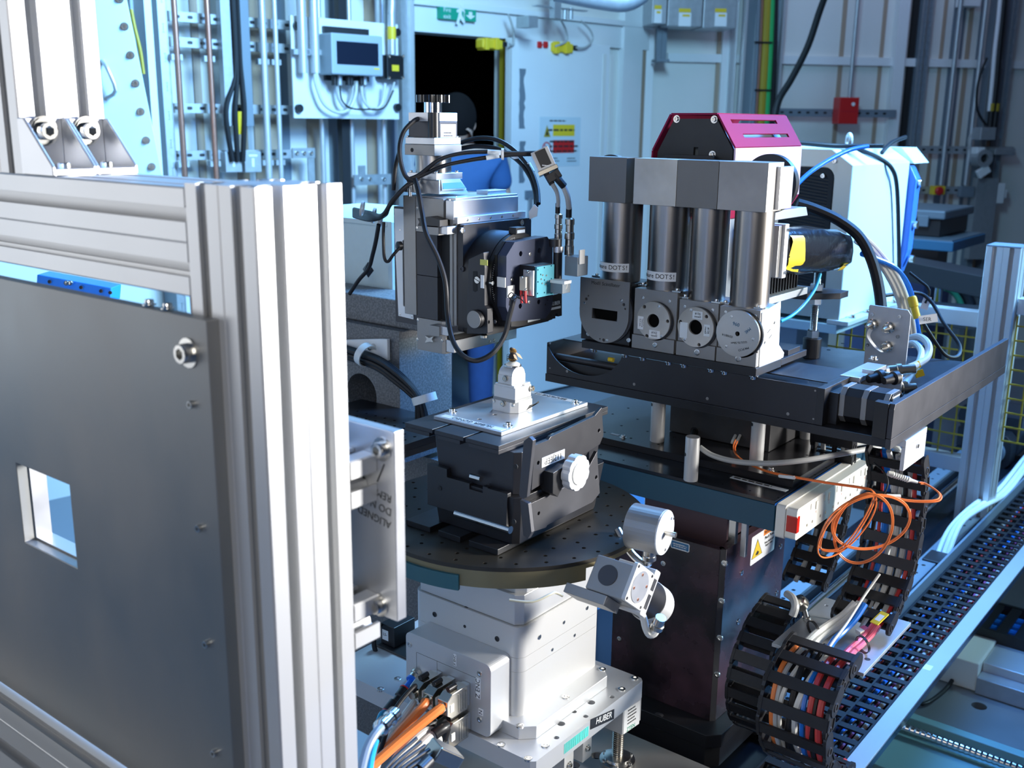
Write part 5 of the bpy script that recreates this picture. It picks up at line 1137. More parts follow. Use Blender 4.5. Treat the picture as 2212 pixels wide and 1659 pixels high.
ob('end_frame_front', B().box(xq-.03, xq+.030, pA.y-.030, pA.y-.0185, pA.z-.046, pA.z+.043), M['grey_metal'], tc_, bevel=.001)
for dz in (-.038, .035): screw(tc_, (xq+.036, pA.y-.010, pA.z+dz), '+x', .003, 'cap')
ob('top_housing', B().prism([(pA.y-.01, pA.z+.046), (pA.y+.01, pA.z+.062), (pA.y+.16, pA.z+.062), (pA.y+.17, pA.z+.046)], 'x', xq-.06, xq-.005), M['profile_aluminium'], tc_, bevel=.001)
fins = B()
for k in range(14): fins.box(xq-.10, xq-.004, pA.y-.016+k*.012, pA.y-.012+k*.012, pA.z-.085, pA.z-.05)
ob('cooling_fins', fins, M['black_anodised'], tc_, kind='stuff'); ob('base_rail', B().box(xq-.11, xq+.01, pA.y-.03, pA.y+.16, pA.z-.098, pA.z-.0855), M['profile_aluminium'], tc_, bevel=.0006)
# red camera
rc = thing('red_camera', 'magenta and black angular camera housing behind the module blocks', 'camera', (-.88, 1.7, 1.36))
YR = 1.60; xrc = on(1587, 320, 'y', YR).x; yr1 = on(1730, 318, 'x', xrc).y
fpx = [(1408, 345), (1411, 325), (1450, 248), (1549, 248), (1586, 320), (1583, 480), (1560, 500), (1415, 480)]
def ozp(px, py, y=YR): q = on(px, py, 'y', y); return (q.x, q.z)
op = [ozp(*p) for p in fpx]; zl0 = 1.375
top = [p for p in op[:5]]
xlft = op[0][0]; outer = [(xlft, zl0+.03), top[1], top[2], top[3], top[4], (xrc, zl0+.03), (xrc-.02, zl0), (xlft+.02, zl0)]
# shell: right chamfer with two long openings
cx = sum(p[0] for p in outer)/8; cz2 = sum(p[1] for p in outer)/8
inner = [(cx+(p[0]-cx)*.955, cz2+(p[1]-cz2)*.955) for p in outer]
def quad(a, b_, th, y0, y1, slots=()):
    """shell panel between two outline points, with optional long slots (s0,s1,t0,t1)"""
    A = V((a[0], 0, a[1])); D = V((b_[0]-a[0], 0, b_[1]-a[1])); L = D.length; D.normalize(); N = V((D.z, 0, -D.x))
    bb = B().prism([(0, y0), (L, y0), (L, y1), (0, y1)], 'z', -th, 0, [[(s0, t0), (s1, t0), (s1, t1), (s0, t1)] for s0, s1, t0, t1 in slots])
    bb.v = [A+D*p.x+V((0, p.y, 0))-N*p.z*-1 for p in bb.v]; return bb
panels = [(outer[i], outer[(i+1) % 8]) for i in range(8)]
for i, (a, b_) in enumerate(panels):
    sl_ = ()
    if i == 3:
        L = (V(a)-V(b_)).length; yy0, yy1 = YR+.05, yr1-.045
        sl_ = ((L*.16, L*.28, yy0-.018, yy1-.01), (L*.60, L*.72, yy0, yy1+.01))
    ob('side_panel' if i == 4 else 'shell_panel', quad(a, b_, .003, YR, yr1, sl_), M['lit_magenta'] if i == 4 else M['magenta_paint'], rc, label='right side panel with glare painted in' if i == 4 else None, smooth=False)
inn = [(cx+(p[0]-cx)*.93, cz2+(p[1]-cz2)*.93) for p in outer]
ob('front_plate', B().prism(inn, 'y', YR+.006, YR+.012, [rect(*[ozp(1494, 330)[0], ozp(1504, 330)[0], ozp(1494, 336)[1], ozp(1494, 318)[1]])]), mat('scratched_black', (.022, .022, .022), .45, 0, .4, 30, bump=.2), rc, smooth=False)
ob('inner_chassis', B().prism([(cx+(p[0]-cx)*.80, cz2+(p[1]-cz2)*.72) for p in outer], 'y', YR+.02, yr1-.01), M['slate_blue'], rc, smooth=False)
ob('lens_collar', B().prism([ozp(1430, 345, YR), ozp(1442, 334, YR), ozp(1540, 336, YR), ozp(1556, 350, YR)], 'y', YR-.006, YR+.004), M['dark_anodised'], rc, bevel=.0006)
for px, py in ((1462, 257), (1543, 258), (1539, 334)): screw(rc, on(px, py, 'y', YR+.006), '-y', .0042, 'cap')
ob('support_bracket', B().box(xrc-.16, xrc-.02, YR+.04, yr1-.03, zl0-.16, zl0-.001), M['slate_blue'], rc, bevel=.001)
# grey and blue optical table under the tray with pillars
ZT = .935
tbx1 = on(1675, 1084, 'z', ZT).x; tby0 = on(1494, 1070, 'z', ZT).y-.004; tby0 = on(1675, 1084, 'z', ZT).y
tt = thing('optical_table', 'black breadboard table with teal blue front edge carrying the tray pillars', 'table', (-1.0, 1.8, ZT-.045))
hh = []
for i in range(11):
    for j in range(10):
        hh.append(circ(-1.16+i*.05, tby0+.022+j*.05, .0022, 6))
ob('tabletop', B().prism(rect(-1.22, tbx1-.002, tby0+.002, 2.08), 'z', ZT-.006, ZT, hh), mat('gloss_breadboard', (.018, .022, .030), .16, .3, .2, 8, rvar=.06), tt, ang=20)
zte = on(1672, 1149, 'y', tby0).z
ob('front_edge', B().box(-1.222, tbx1, tby0, tby0+.04, zte, ZT-.0062), M['teal_blue'], tt, bevel=.0008)
ob('side_edge', B().box(tbx1-.04, tbx1, tby0+.0405, 2.08, zte, ZT-.0062), M['teal_blue'], tt, bevel=.0008)
ob('core', B().box(-1.22, tbx1-.0405, tby0+.0405, 2.08, zte, ZT-.0065), M['black_anodised'], tt)
up = thing('upper_breadboard', 'raised black plate on the optical table between the pillars', 'plate', (-.95, 1.75, ZT))
ub0 = on(1300, 940, 'z', ZT+.012); ub1 = on(1713, 1040, 'z', ZT+.012)
hh = [circ(-1.12+i*.06, ub1.y+.03+j*.06, .003, 8) for i in range(8) for j in range(4)]
ob('plate', B().prism(rect(-1.2, ub1.x, ub1.y, 2.02), 'z', ZT+.0005, ZT+.013, hh), mat('plate_dark', (.03, .03, .034), .22, .4, .2, 8), up, ang=20)
for px, py in ((1346, 940), (1666, 1010)): p = on(px, py, 'z', ZT+.018); screw(up, (p.x, p.y, ZT+.013), '+z', .0045, 'cap')
def pillar(px, py, zb_, zt_, lab, seam=True, wpx=31):
    p = on(px, py, 'z', zb_); r = wpx/2/FPX*((p-CAM).dot(FW)); cy = p.y+r*.78; cx_ = p.x-r*.6
    t = thing('pillar_post', lab, 'post', (cx_, cy, zb_), 'silver pillar posts')
    ob('post', B().lathe((cx_, cy, zb_), (0, 0, 1), [(r*.97, 0), (r, .001), (r, zt_-zb_-.001), (r*.96, zt_-zb_)], 36), M['satin_silver'], t)
    for k, (hz) in enumerate(((zt_-zb_)*.60,)): 
        a = -2.3; ob('cross_hole', B().cyl((cx_+math.cos(a)*(r-.0005), cy+math.sin(a)*(r-.0005), zb_+hz), (math.cos(a), math.sin(a), 0), .0032, .0009, 12), M['near_black'], t)  # dark disc painted in for the cross hole's shade
    return cx_, cy, r
pillar(1421, 957, ZT+.013, tz0-.0005, 'left silver pillar holding up the tray', wpx=31)
x_, y_, r_ = pillar(1494, 1042, ZT, ZT+.078, 'short free standing silver pillar in front of the tray', wpx=31)
pillar(1636, 1005, ZT+.013, tz0-.0005, 'right silver pillar holding up the tray', wpx=30)
pillar(1744, 950, ZT+.013, tz0-.0005, 'far silver pillar under the threaded post', wpx=27)
bb = thing('black_box', 'dark grey electronics box beneath the tray with a cable hole', 'box', at(1540, 960, 1.95))
YB = 1.72; a = on(1449, 870, 'y', YB); b_ = on(1660, 985, 'y', YB)
ob('housing', B().box(a.x, b_.x, YB, YB+.16, ZT+.014, tz0-.002), mat('box_grey', (.045, .045, .047), .5, .2, .3, 40), bb, bevel=.001)
p = on(1500, 932, 'y', YB); ob('cable_hole', B().ring(p-V((0, .001, 0)), (0, 1, 0), .006, .0085, .002, 20), M['black_rubber'], bb)
for px in (1589, 1599): p = on(px, 940, 'y', YB); ob('fibre_plug', B().tube([p, on(px-5, 950, 'y', YB-.01), on(px-8, 958, 'y', YB-.012)], .0028, 8, 3), M['light_cable'], bb)
cable('black_cable', 'short black cable stub leaving the hole of the dark box behind the short pillar', [on(1500, 932, 'y', YB), on(1497, 942, 'y', YB-.03), on(1494, 950, 'y', YB-.06)], .0058, 'black_rubber')
pt = thing('tape_label', 'white printed tape stuck on the table front edge area', 'label', on(1640, 1045, 'z', ZT)); a = on(1580, 1030, 'z', ZT+.0004); b_ = on(1700, 1060, 'z', ZT+.0004)
ob('tape', B().beam(a, b_, .012, .0006), M['pale_tape'], pt); print_lines(pt, a.lerp(b_, .45)+V((0, 0, .0006)), b_-a, (0, 1, 0), (b_-a).length*.8, 1, .008, M['ink'], .6)
tag(ob('tape_piece', B().beam(on(1764, 1017, 'x', tbx1-.02), on(1772, 1000, 'x', tbx1-.02), .012, .012), M['white_label']), 'small white tape piece on the edge of the raised plate', 'tape')
tag(ob('tape_piece', B().beam(on(1320, 936, 'z', ZT+.0135), on(1337, 940, 'z', ZT+.0135), .007, .0006), M['pale_tape']), 'small white tape beside the screw left of the first pillar', 'tape')
for px, py in ((1865, 953), (1850, 968), (1836, 982)):
    b = B(); c = on(px-70, py-10, 'z', ZT+.0136)
    for k in range(18): b.box(c.x+k*.0026, c.x+k*.0026+.0012, c.y-.006, c.y+.006, ZT+.0133, ZT+.0146)
    tag(ob('bristle_strip', b, M['black_rubber'], kind='stuff'), {1865: 'upper', 1850: 'middle', 1836: 'lower'}[px]+' dark bristle strip on the raised plate', 'strip')
cable('grey_cable', 'long grey cable sagging from behind the short pillar to the right', [on(1512, 966, 'y', 1.56), on(1540, 984, 'y', 1.56), on(1590, 997, 'y', 1.56), on(1660, 1001, 'y', 1.57), on(1740, 994, 'y', 1.60), on(1820, 980, 'y', 1.66), on(1900, 965, 'y', 1.75)], .0048, 'grey_cable')

# ================================================================== DARK LIFT TOWER UNDER THE OPTICAL TABLE
YT = tby0+.030
xT = on(1565, 1190, 'y', YT).x; xTl = on(1330, 1150, 'y', YT).x; zTt = on(1562, 1190, 'y', YT).z; zTb = .478
yT1 = on(1697, 1150, 'x', xT).y
dt = thing('lift_tower', 'tall black and purple stained steel lift tower right of the silver tower', 'stage', ((xT+xTl)/2, (YT+yT1)/2, zTb))
wl_ = .016
ob('front_wall', B().prism([(xTl, zTb), (xT-.008, zTb), (xT-.008, zTt), (xTl, zTt)], 'y', YT, YT+wl_), M['purple_black'], dt, bevel=.0008)
ob('corner_strip', B().prism([(xT-.0075, YT), (xT, YT+.0075), (xT-.010, YT+.0155), (xT-.0155, YT+.010)], 'z', zTb, zTt), M['gunmetal'], dt)
ob('side_wall', B().box(xT-wl_, xT, YT+.008, yT1, zTb, zTt), M['purple_black'], dt, bevel=.0008)
ob('back_wall', B().box(xTl, xT-.001, yT1-wl_, yT1-.0005, zTb, zTt), M['purple_black'], dt)
ob('left_wall', B().box(xTl, xTl+wl_, YT+wl_, yT1-wl_, zTb, zTt), M['purple_black'], dt)
ob('floor_panel', B().box(xTl+.014, xT-.014, YT+.014, yT1-.014, zTt-.03, zTt-.02), M['black_anodised'], dt)
ob('inner_column', B().box(xTl+.03, xT-.022, YT+.05, yT1-.05, zTt-.02, zte-.0008), M['purple_anodised'], dt, bevel=.0008)
xg = on(1585, 1150, 'y', YT+.045).x
ob('guide_rail', B().box(xg-.008, xg+.006, YT+.040, YT+.05, zTt-.02, zte-.001), M['steel'], dt, bevel=.0008)
ob('guide_rail', B().box(xg+.016, xg+.026, YT+.040, YT+.05, zTt-.02, zte-.001), M['aluminium'], dt, bevel=.0008)
for px, py in ((1565, 1217), (1559, 1298), (1555, 1378), (1549, 1457), (1338, 1380), (1433, 1217)): screw(dt, on(px, py, 'y', YT), '-y', .0058 if px > 1500 else .005, 'flat', M['steel'])
for px, py in ((1602, 1237), (1686, 1180), (1678, 1281), (1595, 1343)): screw(dt, on(px, py, 'x', xT), '+x', .0055, 'flat', M['bright_rod'])
# warning label on its right side
wa = on(1620, 1223, 'x', xT); 
wy0, wy1 = on(1622, 1190, 'x', xT).y, on(1673, 1165, 'x', xT).y; wz0, wz1 = wa.z, on(1622, 1163, 'x', xT).z
wl2 = ob('warning_label', B().prism(rrect(wy0, wy1, wz0, wz1, .003, 3), 'x', xT, xT+.0006), M['white_label'], dt)
xx = xT+.0008; my = wy0+(wy1-wy0)*.49; H = wz1-wz0
ob('triangle', B().prism([(wy0+.003, wz0+.2*H), (my-.002, wz0+.2*H), ((wy0+my)/2, wz0+.83*H)], 'x', xx-.0002, xx), M['ink'], wl2)
ob('triangle', B().prism([(wy0+.005, wz0+.215*H), (my-.004, wz0+.215*H), ((wy0+my)/2, wz0+.78*H)], 'x', xx, xx+.0002), M['yellow'], wl2)
ob('hand_symbol', B().prism([((wy0+my)/2-.006, wz0+.27*H), ((wy0+my)/2+.005, wz0+.25*H), ((wy0+my)/2+.008, wz0+.33*H), ((wy0+my)/2+.002, wz0+.40*H), ((wy0+my)/2-.004, wz0+.34*H)], 'x', xx+.0002, xx+.0004), M['ink'], wl2)
ob('orange_band', B().prism(rect(my, wy1-.001, wz1-.22*H, wz1-.02*H), 'x', xx-.0002, xx), M['orange_sign'], wl2)
text(wl2, 'WARNING', (xx+.0002, (my+wy1)/2, wz1-.12*H), (0, 1, 0), (0, 0, 1), .0095, M['ink'])
text(wl2, 'Pinch Point.', (xx+.0002, (my+wy1)/2, wz1-.33*H), (0, 1, 0), (0, 0, 1), .0085, M['ink'])
text(wl2, 'Keep hands and\nfingers clear.', (xx+.0002, (my+wy1)/2, wz1-.56*H), (0, 1, 0), (0, 0, 1), .0062, M['ink'])
a = on(1450, 1160, 'y', YT); b_ = on(1489, 1194, 'y', YT)
bl_ = ob('blue_name_plate', B().prism(rrect(a.x, b_.x, b_.z, a.z-.004, .003, 3), 'y', YT-.0006, YT), M['white_label'], dt)
ob('blue_field', B().prism(rrect(a.x+.0015, b_.x-.0015, b_.z+.0015, a.z-.0055, .002, 3), 'y', YT-.0008, YT-.0006), M['blue_label'], bl_)
text(bl_, 'Consulting USA, Inc.', ((a.x+b_.x)/2, YT-.0010, a.z-.0105), (1, 0, 0), (0, 0, 1), .0036, M['white_label']); print_lines(bl_, ((a.x+b_.x)/2, YT-.0010, (a.z+b_.z)/2-.004), (1, 0, 0), (0, 0, 1), (b_.x-a.x)*.7, 3, .0042, M['white_label'])
# base of the tower
zf0 = .44
ob('base_flange', B().prism(chamf(xTl-.03, xT+.030, YT-.045, yT1+.03, .02), 'z', zTb-.026, zTb), M['black_anodised'], dt, bevel=.001)
ob('base_block', B().prism(chamf(xTl-.03, xT+.026, YT-.040, yT1+.03, .02), 'z', zf0-.03, zTb-.027), M['black_anodised'], dt, bevel=.001)
for px, py in ((1473, 1500), (1531, 1524)): p = on(px, py, 'z', zTb); screw(dt, (p.x, p.y, zTb), '+z', .006, 'flat', M['steel'])
pcp = on(1422, 1559, 'y', YT-.042); ob('round_cap', B().cyl(pcp+V((0, .006, 0)), (0, -1, 0), .0155, .007, 32), M['gunmetal'], dt)
# short guide rail in front of the tower and machine bed
zb_ed = .385
bed = ob('machine_bed', B().prism([(-1.30, YT-.32), (-.5515, YT-.32), (-.5515, 4.3), (-1.0, 4.3), (-1.0, 2.1), (-1.30, 2.1)], 'z', zb_ed-.06, zb_ed), mat('bed_black', (.016, .018, .024), .2, .3, .3, 6, rvar=.1))
tag(bed, 'long glossy black machine bed under the dark tower and rails', 'machine')
gr = thing('guide_rail', 'short steel guide rail with two holes in front of the dark tower', 'rail', on(1475, 1640, 'z', zb_ed))
g0 = on(1447, 1632, 'z', zb_ed); g1_ = g0+V((0, .13, 0))
def railprof(x, w_, z0, h): return [(x-w_/2, z0), (x+w_/2, z0), (x+w_/2, z0+h*.3), (x+w_*.3, z0+h*.55), (x+w_/2, z0+h*.75), (x+w_/2, z0+h), (x-w_/2, z0+h), (x-w_/2, z0+h*.75), (x-w_*.3, z0+h*.55), (x-w_/2, z0+h*.3)]
ob('rail', B().prism(railprof(g0.x+.012, .024, zb_ed+.0005, .024), 'y', g0.y, g0.y+.14), M['gunmetal'], gr)
for dy in (.03, .075): ob('hole', B().ring((g0.x+.012, g0.y+dy, zb_ed+.0245), (0, 0, 1), .0001, .0045, .0004, 16), M['near_black'], gr)  # dark discs on the rail for the shade of its holes
rd = thing('red_end_seal', 'small red wiper block with screws at the end of the short guide rail', 'block', on(1490, 1590, 'z', zb_ed+.03)); p = on(1490, 1590, 'z', zb_ed+.03)
ob('seal', B().box(p.x-.020, p.x+.028, p.y, p.y+.004, p.z-.014, p.z+.012), M['red'], rd, bevel=.0006)
for dx_ in (-.016, .004, .022): screw(rd, (p.x+dx_, p.y, p.z), '-y', .003, 'cap')

# ================================================================== POWER STRIP, FIBRE, ENERGY CHAINS
px_ = tbx1+.004
q0_ = on(1677.6, 1088.5, 'x', px_); ya = q0_.y; zst = q0_.z; XF_ = px_+.036
zsb = on(1703, 1169, 'y', ya).z; yb2_ = on(1884, 984, 'x', XF_).y
ps = thing('power_strip', 'white multi-socket power strip with red lamp along the table edge', 'power strip', (px_, (ya+yb2_)/2, zsb))
dz = (zst-zsb)/2; zc3 = (zst+zsb)/2
ob('back_half', B().prism(rrect(ya, yb2_, zsb, zst, .006, 4), 'x', px_, px_+.016), M['white_plastic'], ps, bevel=.001)
slot_holes = []
nf = 5
for k in range(nf):
    yc = ya+.058+k*(yb2_-ya-.05)/nf
    slot_holes += [rect(yc-.002, yc+.002, zc3+.010, zc3+.021), rect(yc-.014, yc-.008, zc3-.016, zc3-.011), rect(yc+.008, yc+.014, zc3-.016, zc3-.011)]
ob('front_half', B().prism(rrect(ya+.002, yb2_-.002, zsb+.002, zst-.002, .006, 4), 'x', px_+.0165, px_+.035, slot_holes), M['white_plastic'], ps, smooth=False)
ob('socket_inside', B().box(px_+.028, px_+.029, ya+.02, yb2_-.02, zsb+.01, zst-.01), M['ink'], ps)
lz0, lz1 = zc3-.014, zc3+.014
ob('red_lamp', B().box(px_+.018, px_+.0368, ya+.0012, ya+.012, lz0, lz1), M['red_lamp'], ps, bevel=.001)
for k in range(nf):
    yc = ya+.058+k*(yb2_-ya-.05)/nf+.022
    ob('switch', B().prism(rrect(yc-.003, yc+.004, zc3+.006, zc3+.020, .0015, 2), 'x', px_+.0348, px_+.0372), M['white_plastic'], ps, bevel=.0006)
    text(ps, 'I', (px_+.0355, yc, zc3+.001), (0, 1, 0), (0, 0, 1), .006, M['red'])
ob('blue_edge_line', B().box(px_-.003, px_-.0015, ya, 2.05, ZT-.0055, ZT-.002), M['blue_tube'], ps)
cable('white_cable', 'white mains cable looping out of the far end of the power strip', [(px_+.02, yb2_, zc3), (px_+.03, yb2_+.07, zc3+.012), (px_+.055, yb2_+.09, zc3+.03), (px_+.02, yb2_+.07, zc3+.045), (px_-.01, yb2_+.02, zc3+.045)], .0055, 'white_plastic')
pb2_ = thing('plug_block', 'stack of white plugs at the far end of the power strip', 'plug', (px_+.05, yb2_-.01, zc3))
ob('plug', B().box(px_+.037, px_+.062, yb2_-.012, yb2_+.030, zc3-.022, zc3+.020), M['white_plastic'], pb2_, bevel=.003)
ob('fibre_box', B().box(px_+.060, px_+.085, yb2_-.030, yb2_+.004, zc3-.030, zc3-.012), M['nickel'], pb2_, bevel=.002)
DF = 1.64
def fib(lab, pts, off=0): return cable('fibre_cable', lab, [at(px+off, py+off*.8, d) for px, py, d in pts], .00135, 'orange_fibre', n=6)
fpath = [(1589, 950, 1.92), (1584, 965, 1.88), (1590, 982, 1.84), (1615, 1000, 1.80), (1660, 1018, 1.76), (1720, 1030, 1.70), (1790, 1042, 1.66), (1860, 1052, 1.62), (1884, 1060, 1.61), (1885, 1080, 1.61), (1860, 1130, 1.61), (1820, 1180, 1.61), (1785, 1188, 1.61), (1768, 1175, 1.61), (1790, 1120, 1.61), (1840, 1080, 1.61), (1900, 1068, 1.61), (1960, 1080, 1.61), (2020, 1083-3, 1.61), (2028, 1065, 1.62), (2000, 1045, 1.63), (1985, 1042, 1.63)]
fib('orange fibre pair, upper strand, running from the dark box over the power strip', fpath); fib('orange fibre pair, lower strand, running from the dark box over the power strip', fpath, 4)
def ell(cx, cy, a, b_, tilt, n=20, t0=0, t1=2*math.pi): 
    out = []
    for k in range(n+1):
        t = t0+(t1-t0)*k/n; x = a*math.cos(t); y = b_*math.sin(t); out.append((cx+x*math.cos(tilt)-y*math.sin(tilt), cy+x*math.sin(tilt)+y*math.cos(tilt), 1.60+.02*math.sin(t)))
    return out
fib('rounder orange fibre loop hanging before the vertical chain', ell(1865, 1142, 58, 76, .45)); fib('second strand of the rounder orange loop', ell(1865, 1142, 61, 79, .45))
fib('wide orange fibre loop hanging right of the power strip', ell(1882, 1128, 84, 54, -.25)); fib('second strand of the wide orange loop', ell(1882, 1128, 87, 57, -.25))
fib('slim tilted orange fibre loop at the left of the coil', ell(1830, 1135, 88, 34, -.85))
for k, (p0, p1, lab) in enumerate((((1684, 1028, 1.735), (1716, 1032, 1.70), 'white marker sleeve on the orange fibre above the table'), ((1915, 1071, 1.612), (1945, 1072, 1.612), 'white marker sleeve on the fibre coil'))):
    tag(ob('fibre_tag', B().tube([at(*p0), at(*p1)], .003, 8, 1), M['white_label']), lab, 'tag')
fc_ = thing('fibre_connector', 'beige ribbed fibre connector beside the energy chain', 'connector', at(1950, 1035, 1.62))
p0, p1 = at(1918, 1022, 1.62), at(1982, 1042, 1.62); fd = (p1-p0).normalized(); L = (p1-p0).length; pr_ = [(.004, 0), (.0045, .004)]
for k in range(8): pr_ += [(.0052, .008+k*.0035), (.0042, .0098+k*.0035)]
pr_ += [(.003, .038), (.0022, L)]
ob('boot', B().lathe(p0, fd, pr_, 12), M['light_cable'], fc_)
cable('black_cable', 'thin black wire bowing down beside the fibre coil', [at(1888, 1000, 1.63), at(1910, 1020, 1.61), at(1918, 1045, 1.60), at(1905, 1075, 1.60), at(1895, 1083, 1.60)], .0014, 'black_rubber')

def stadium(L, r, n=6): return [(L/2+r*math.cos(t), r*math.sin(t)) for t in [-math.pi/2+math.pi*k/n for k in range(n+1)]]+[(-L/2+r*math.cos(t), r*math.sin(t)) for t in [math.pi/2+math.pi*k/n for k in range(n+1)]]
def mesh_of(b, m, sm=False):
    me = bpy.data.meshes.new('m'); me.from_pydata(b.v, [], b.f); bm = bmesh.new(); bm.from_mesh(me); bmesh.ops.recalc_face_normals(bm, faces=bm.faces); bm.to_mesh(me); bm.free()
    me.materials.append(m); return me
def chain(name, lab, pts, x0, x1, pitch=.040, hgt=.030, bars='both', bw=.018):
    """energy chain in a plane of constant x: pts are (y, z); every link has two side plates and crossbars"""
    P = path([(0, a, b_) for a, b_ in pts], 8)
    out = [P[0]]; acc = 0
    for i in range(1, len(P)):
        seg_ = (P[i]-P[i-1]).length; acc += seg_
        while acc >= pitch:
            acc -= pitch; out.append(P[i]-(P[i]-P[i-1]).normalized()*acc)
    t = thing(name, lab, 'cable chain', ((x0+x1)/2, out[0].y, min(p.z for p in out)))
    side = mesh_of(B().prism(stadium(pitch*.62, hgt/2*.92), 'x', -.0025, .0025), M['chain_black'])
    pin = B().ring((0, 0, 0), (1, 0, 0), hgt*.16, hgt*.24, .0012, 14)
    pinm = mesh_of(pin, M['gunmetal'])
    bar_ = B().box(x0-.0, x1, -bw/2, bw/2, -.002, .002); bar_.v = [V((p.x-(x0+x1)/2, p.y, p.z)) for p in bar_.v]
    barm = mesh_of(bar_, M['chain_black'])
    for i in range(len(out)-1):
        m_ = (out[i]+out[i+1])/2; d = (out[i+1]-out[i]).normalized(); ang = math.atan2(d.z, d.y)
        from mathutils import Quaternion
        q = Quaternion((1, 0, 0), ang); up = V((0, -d.z, d.y))
        off = .0018 if i % 2 else 0
        for xx_, s in ((x0+.0025+off, -1), (x1-.0025-off, 1)):
            k = inst('side_link', side, t, (xx_, m_.y, m_.z), q)
            if s > 0: kk = inst('pin', pinm, k, (xx_+.0025, m_.y, m_.z)); kk.location = (.0025, pitch*.25, 0)
        for s in ((1, -1) if bars == 'both' else (1,)):
            p = m_+up*(hgt/2-.004)*s; inst('crossbar', barm, t, ((x0+x1)/2, p.y, p.z), q)
    return t, out
x1c = -.468; x0c = on(1872, 1082, 'y', 1.69).x
c1p = [(1.665, 1.012), (1.690, .966), (1.695, .909), (1.690, .851), (1.665, .802), (1.62, .768), (1.565, .740)]
t1_, o1 = chain('energy_chain', 'vertical black energy chain hanging from the silver bracket behind the orange coil', c1p, x0c, x1c, .037, .026)
c2p = [(1.450, .748), (1.400, .738), (1.362, .716), (1.345, .680), (1.350, .640), (1.375, .600), (1.42, .565), (1.48, .545)]
x1d = -.468; x0d = on(1700, 1392, 'y', 1.43).x
t2_, o2 = chain('energy_chain', 'curled black energy chain at the lower right full of coloured cables', c2p, x0d, x1d, .037, .030)
# dark back chain to the left of the curled one
c3p = [(1.62, .715), (1.56, .70), (1.51, .66), (1.49, .61), (1.50, .56), (1.53, .52), (1.58, .49)]
x1e = on(1702, 1370, 'y', 1.56).x; t3_, o3 = chain('energy_chain', 'narrow black energy chain curling beside the dark tower', c3p, x1e-.07, x1e, .030, .028)
c4p = [(1.80, .99), (1.81, .90), (1.80, .82), (1.77, .76), (1.72, .715)]
x1f = on(1832, 1100, 'y', 1.80).x
t4_, o4 = chain('energy_chain', 'black energy chain left of the vertical one, mostly in shadow', c4p, x1f-.08, x1f, .034, .026)
# mounting plate between the chains
pz = on(1866, 1455, 'x', -.465).z
mp = thing('chain_plate', 'pale aluminium plate carrying the two energy chain ends', 'plate', (-.55, 1.56, pz-.006))
mpY0, mpY1 = on(1866, 1455, 'x', -.465).y, on(1945, 1380, 'x', -.465).y
hh = [circ(-.60, mpY1+.02, .003, 10)]
ob('plate', B().prism(rect(-.615, -.465, mpY0, mpY1+.05), 'z', pz-.006, pz, hh), M['galvanised'], mp, bevel=.0005)
ob('smudge', B().prism(circ(*on(1874, 1424, 'z', pz).xy, .0045, 14), 'z', pz, pz+.0002), M['gunmetal'], mp)
# cables inside chains
cols = [('red_cable', 'red'), ('blue_tube', 'blue'), ('grey_cable', 'grey'), ('light_cable', 'pale'), ('black_rubber', 'black'), ('light_cable', 'pale'), ('teal_tube', 'light blue'), ('black_rubber', 'black')]
def incables(pts, x0, x1, cols_, where, r0=.0048, jit=.004, ext=None, zoff=0):
    n = len(cols_)
    for i, (m_, cn) in enumerate(cols_):
        x = x0+.014+(x1-x0-.028)*(i+.5)/n; ph = random.random()*6
        P = [(x+jit*math.sin(ph+k*.9), p[0]+jit*.8*math.sin(ph*2+k), p[1]+zoff+jit*.8*math.cos(ph+k*1.3)) for k, p in enumerate(pts)]
        r = r0*random.choice((.6, .8, 1, 1.1))
        cable(cn.replace(' ', '_')+'_cable', '%s cable %s' % (cn, where), P, r, m_, group='%s cables %s' % (cn, where), n=8)
incables(c1p, x0c, x1c, [('black_rubber', 'black'), ('red_cable', 'red'), ('blue_tube', 'blue'), ('light_cable', 'beige'), ('grey_cable', 'grey'), ('light_cable', 'beige'), ('black_rubber', 'black'), ('grey_cable', 'grey'), ('red_cable', 'red')], 'inside the vertical energy chain')
incables(c2p, x0d, x1d, [('orange_cable', 'orange'), ('grey_cable', 'grey'), ('light_cable', 'beige'), ('black_rubber', 'black'), ('black_rubber', 'black'), ('light_cable', 'beige'), ('blue_tube', 'blue'), ('red_cable', 'red'), ('black_rubber', 'black'), ('red_cable', 'red')], 'inside the curled energy chain')
incables(c4p, x1f-.08, x1f, [('grey_cable', 'grey'), ('black_rubber', 'black'), ('grey_cable', 'grey')], 'inside the shaded energy chain')
# bundle across the plate
def bund(lab, m_, pts, r, nm='cable'): return cable(nm, lab, [on(px, py, 'z', pz+h) for px, py, h in pts], r, m_)
bund('light grey cable crossing the plate between the chains, upper one', 'light_cable', [(1848, 1302, .05), (1820, 1330, .03), (1785, 1352, .018), (1755, 1375, .014), (1735, 1397, .015)], .0062, 'grey_cable')
bund('light grey cable crossing the plate, lower one', 'light_cable', [(1857, 1302, .05), (1825, 1340, .025), (1790, 1365, .012), (1765, 1385, .010), (1752, 1402, .012)], .0062, 'grey_cable')
bund('thin white wire crossing the plate above the grey cables', 'light_cable', [(1900, 1240, .09), (1865, 1290, .06), (1830, 1345, .04), (1800, 1385, .03), (1783, 1412, .02)], .0022, 'white_wire')
bund('bright blue cable crossing the plate between the chains', 'blue_tube', [(1868, 1305, .05), (1845, 1340, .03), (1820, 1365, .018), (1800, 1385, .014), (1785, 1412, .012)], .0055, 'blue_cable')
bund('pink network cable on the plate beside the yellow tag, left one', 'pink_cable', [(1890, 1345, .03), (1875, 1365, .018), (1855, 1385, .010), (1835, 1402, .010), (1820, 1418, .008)], .0048, 'pink_cable')
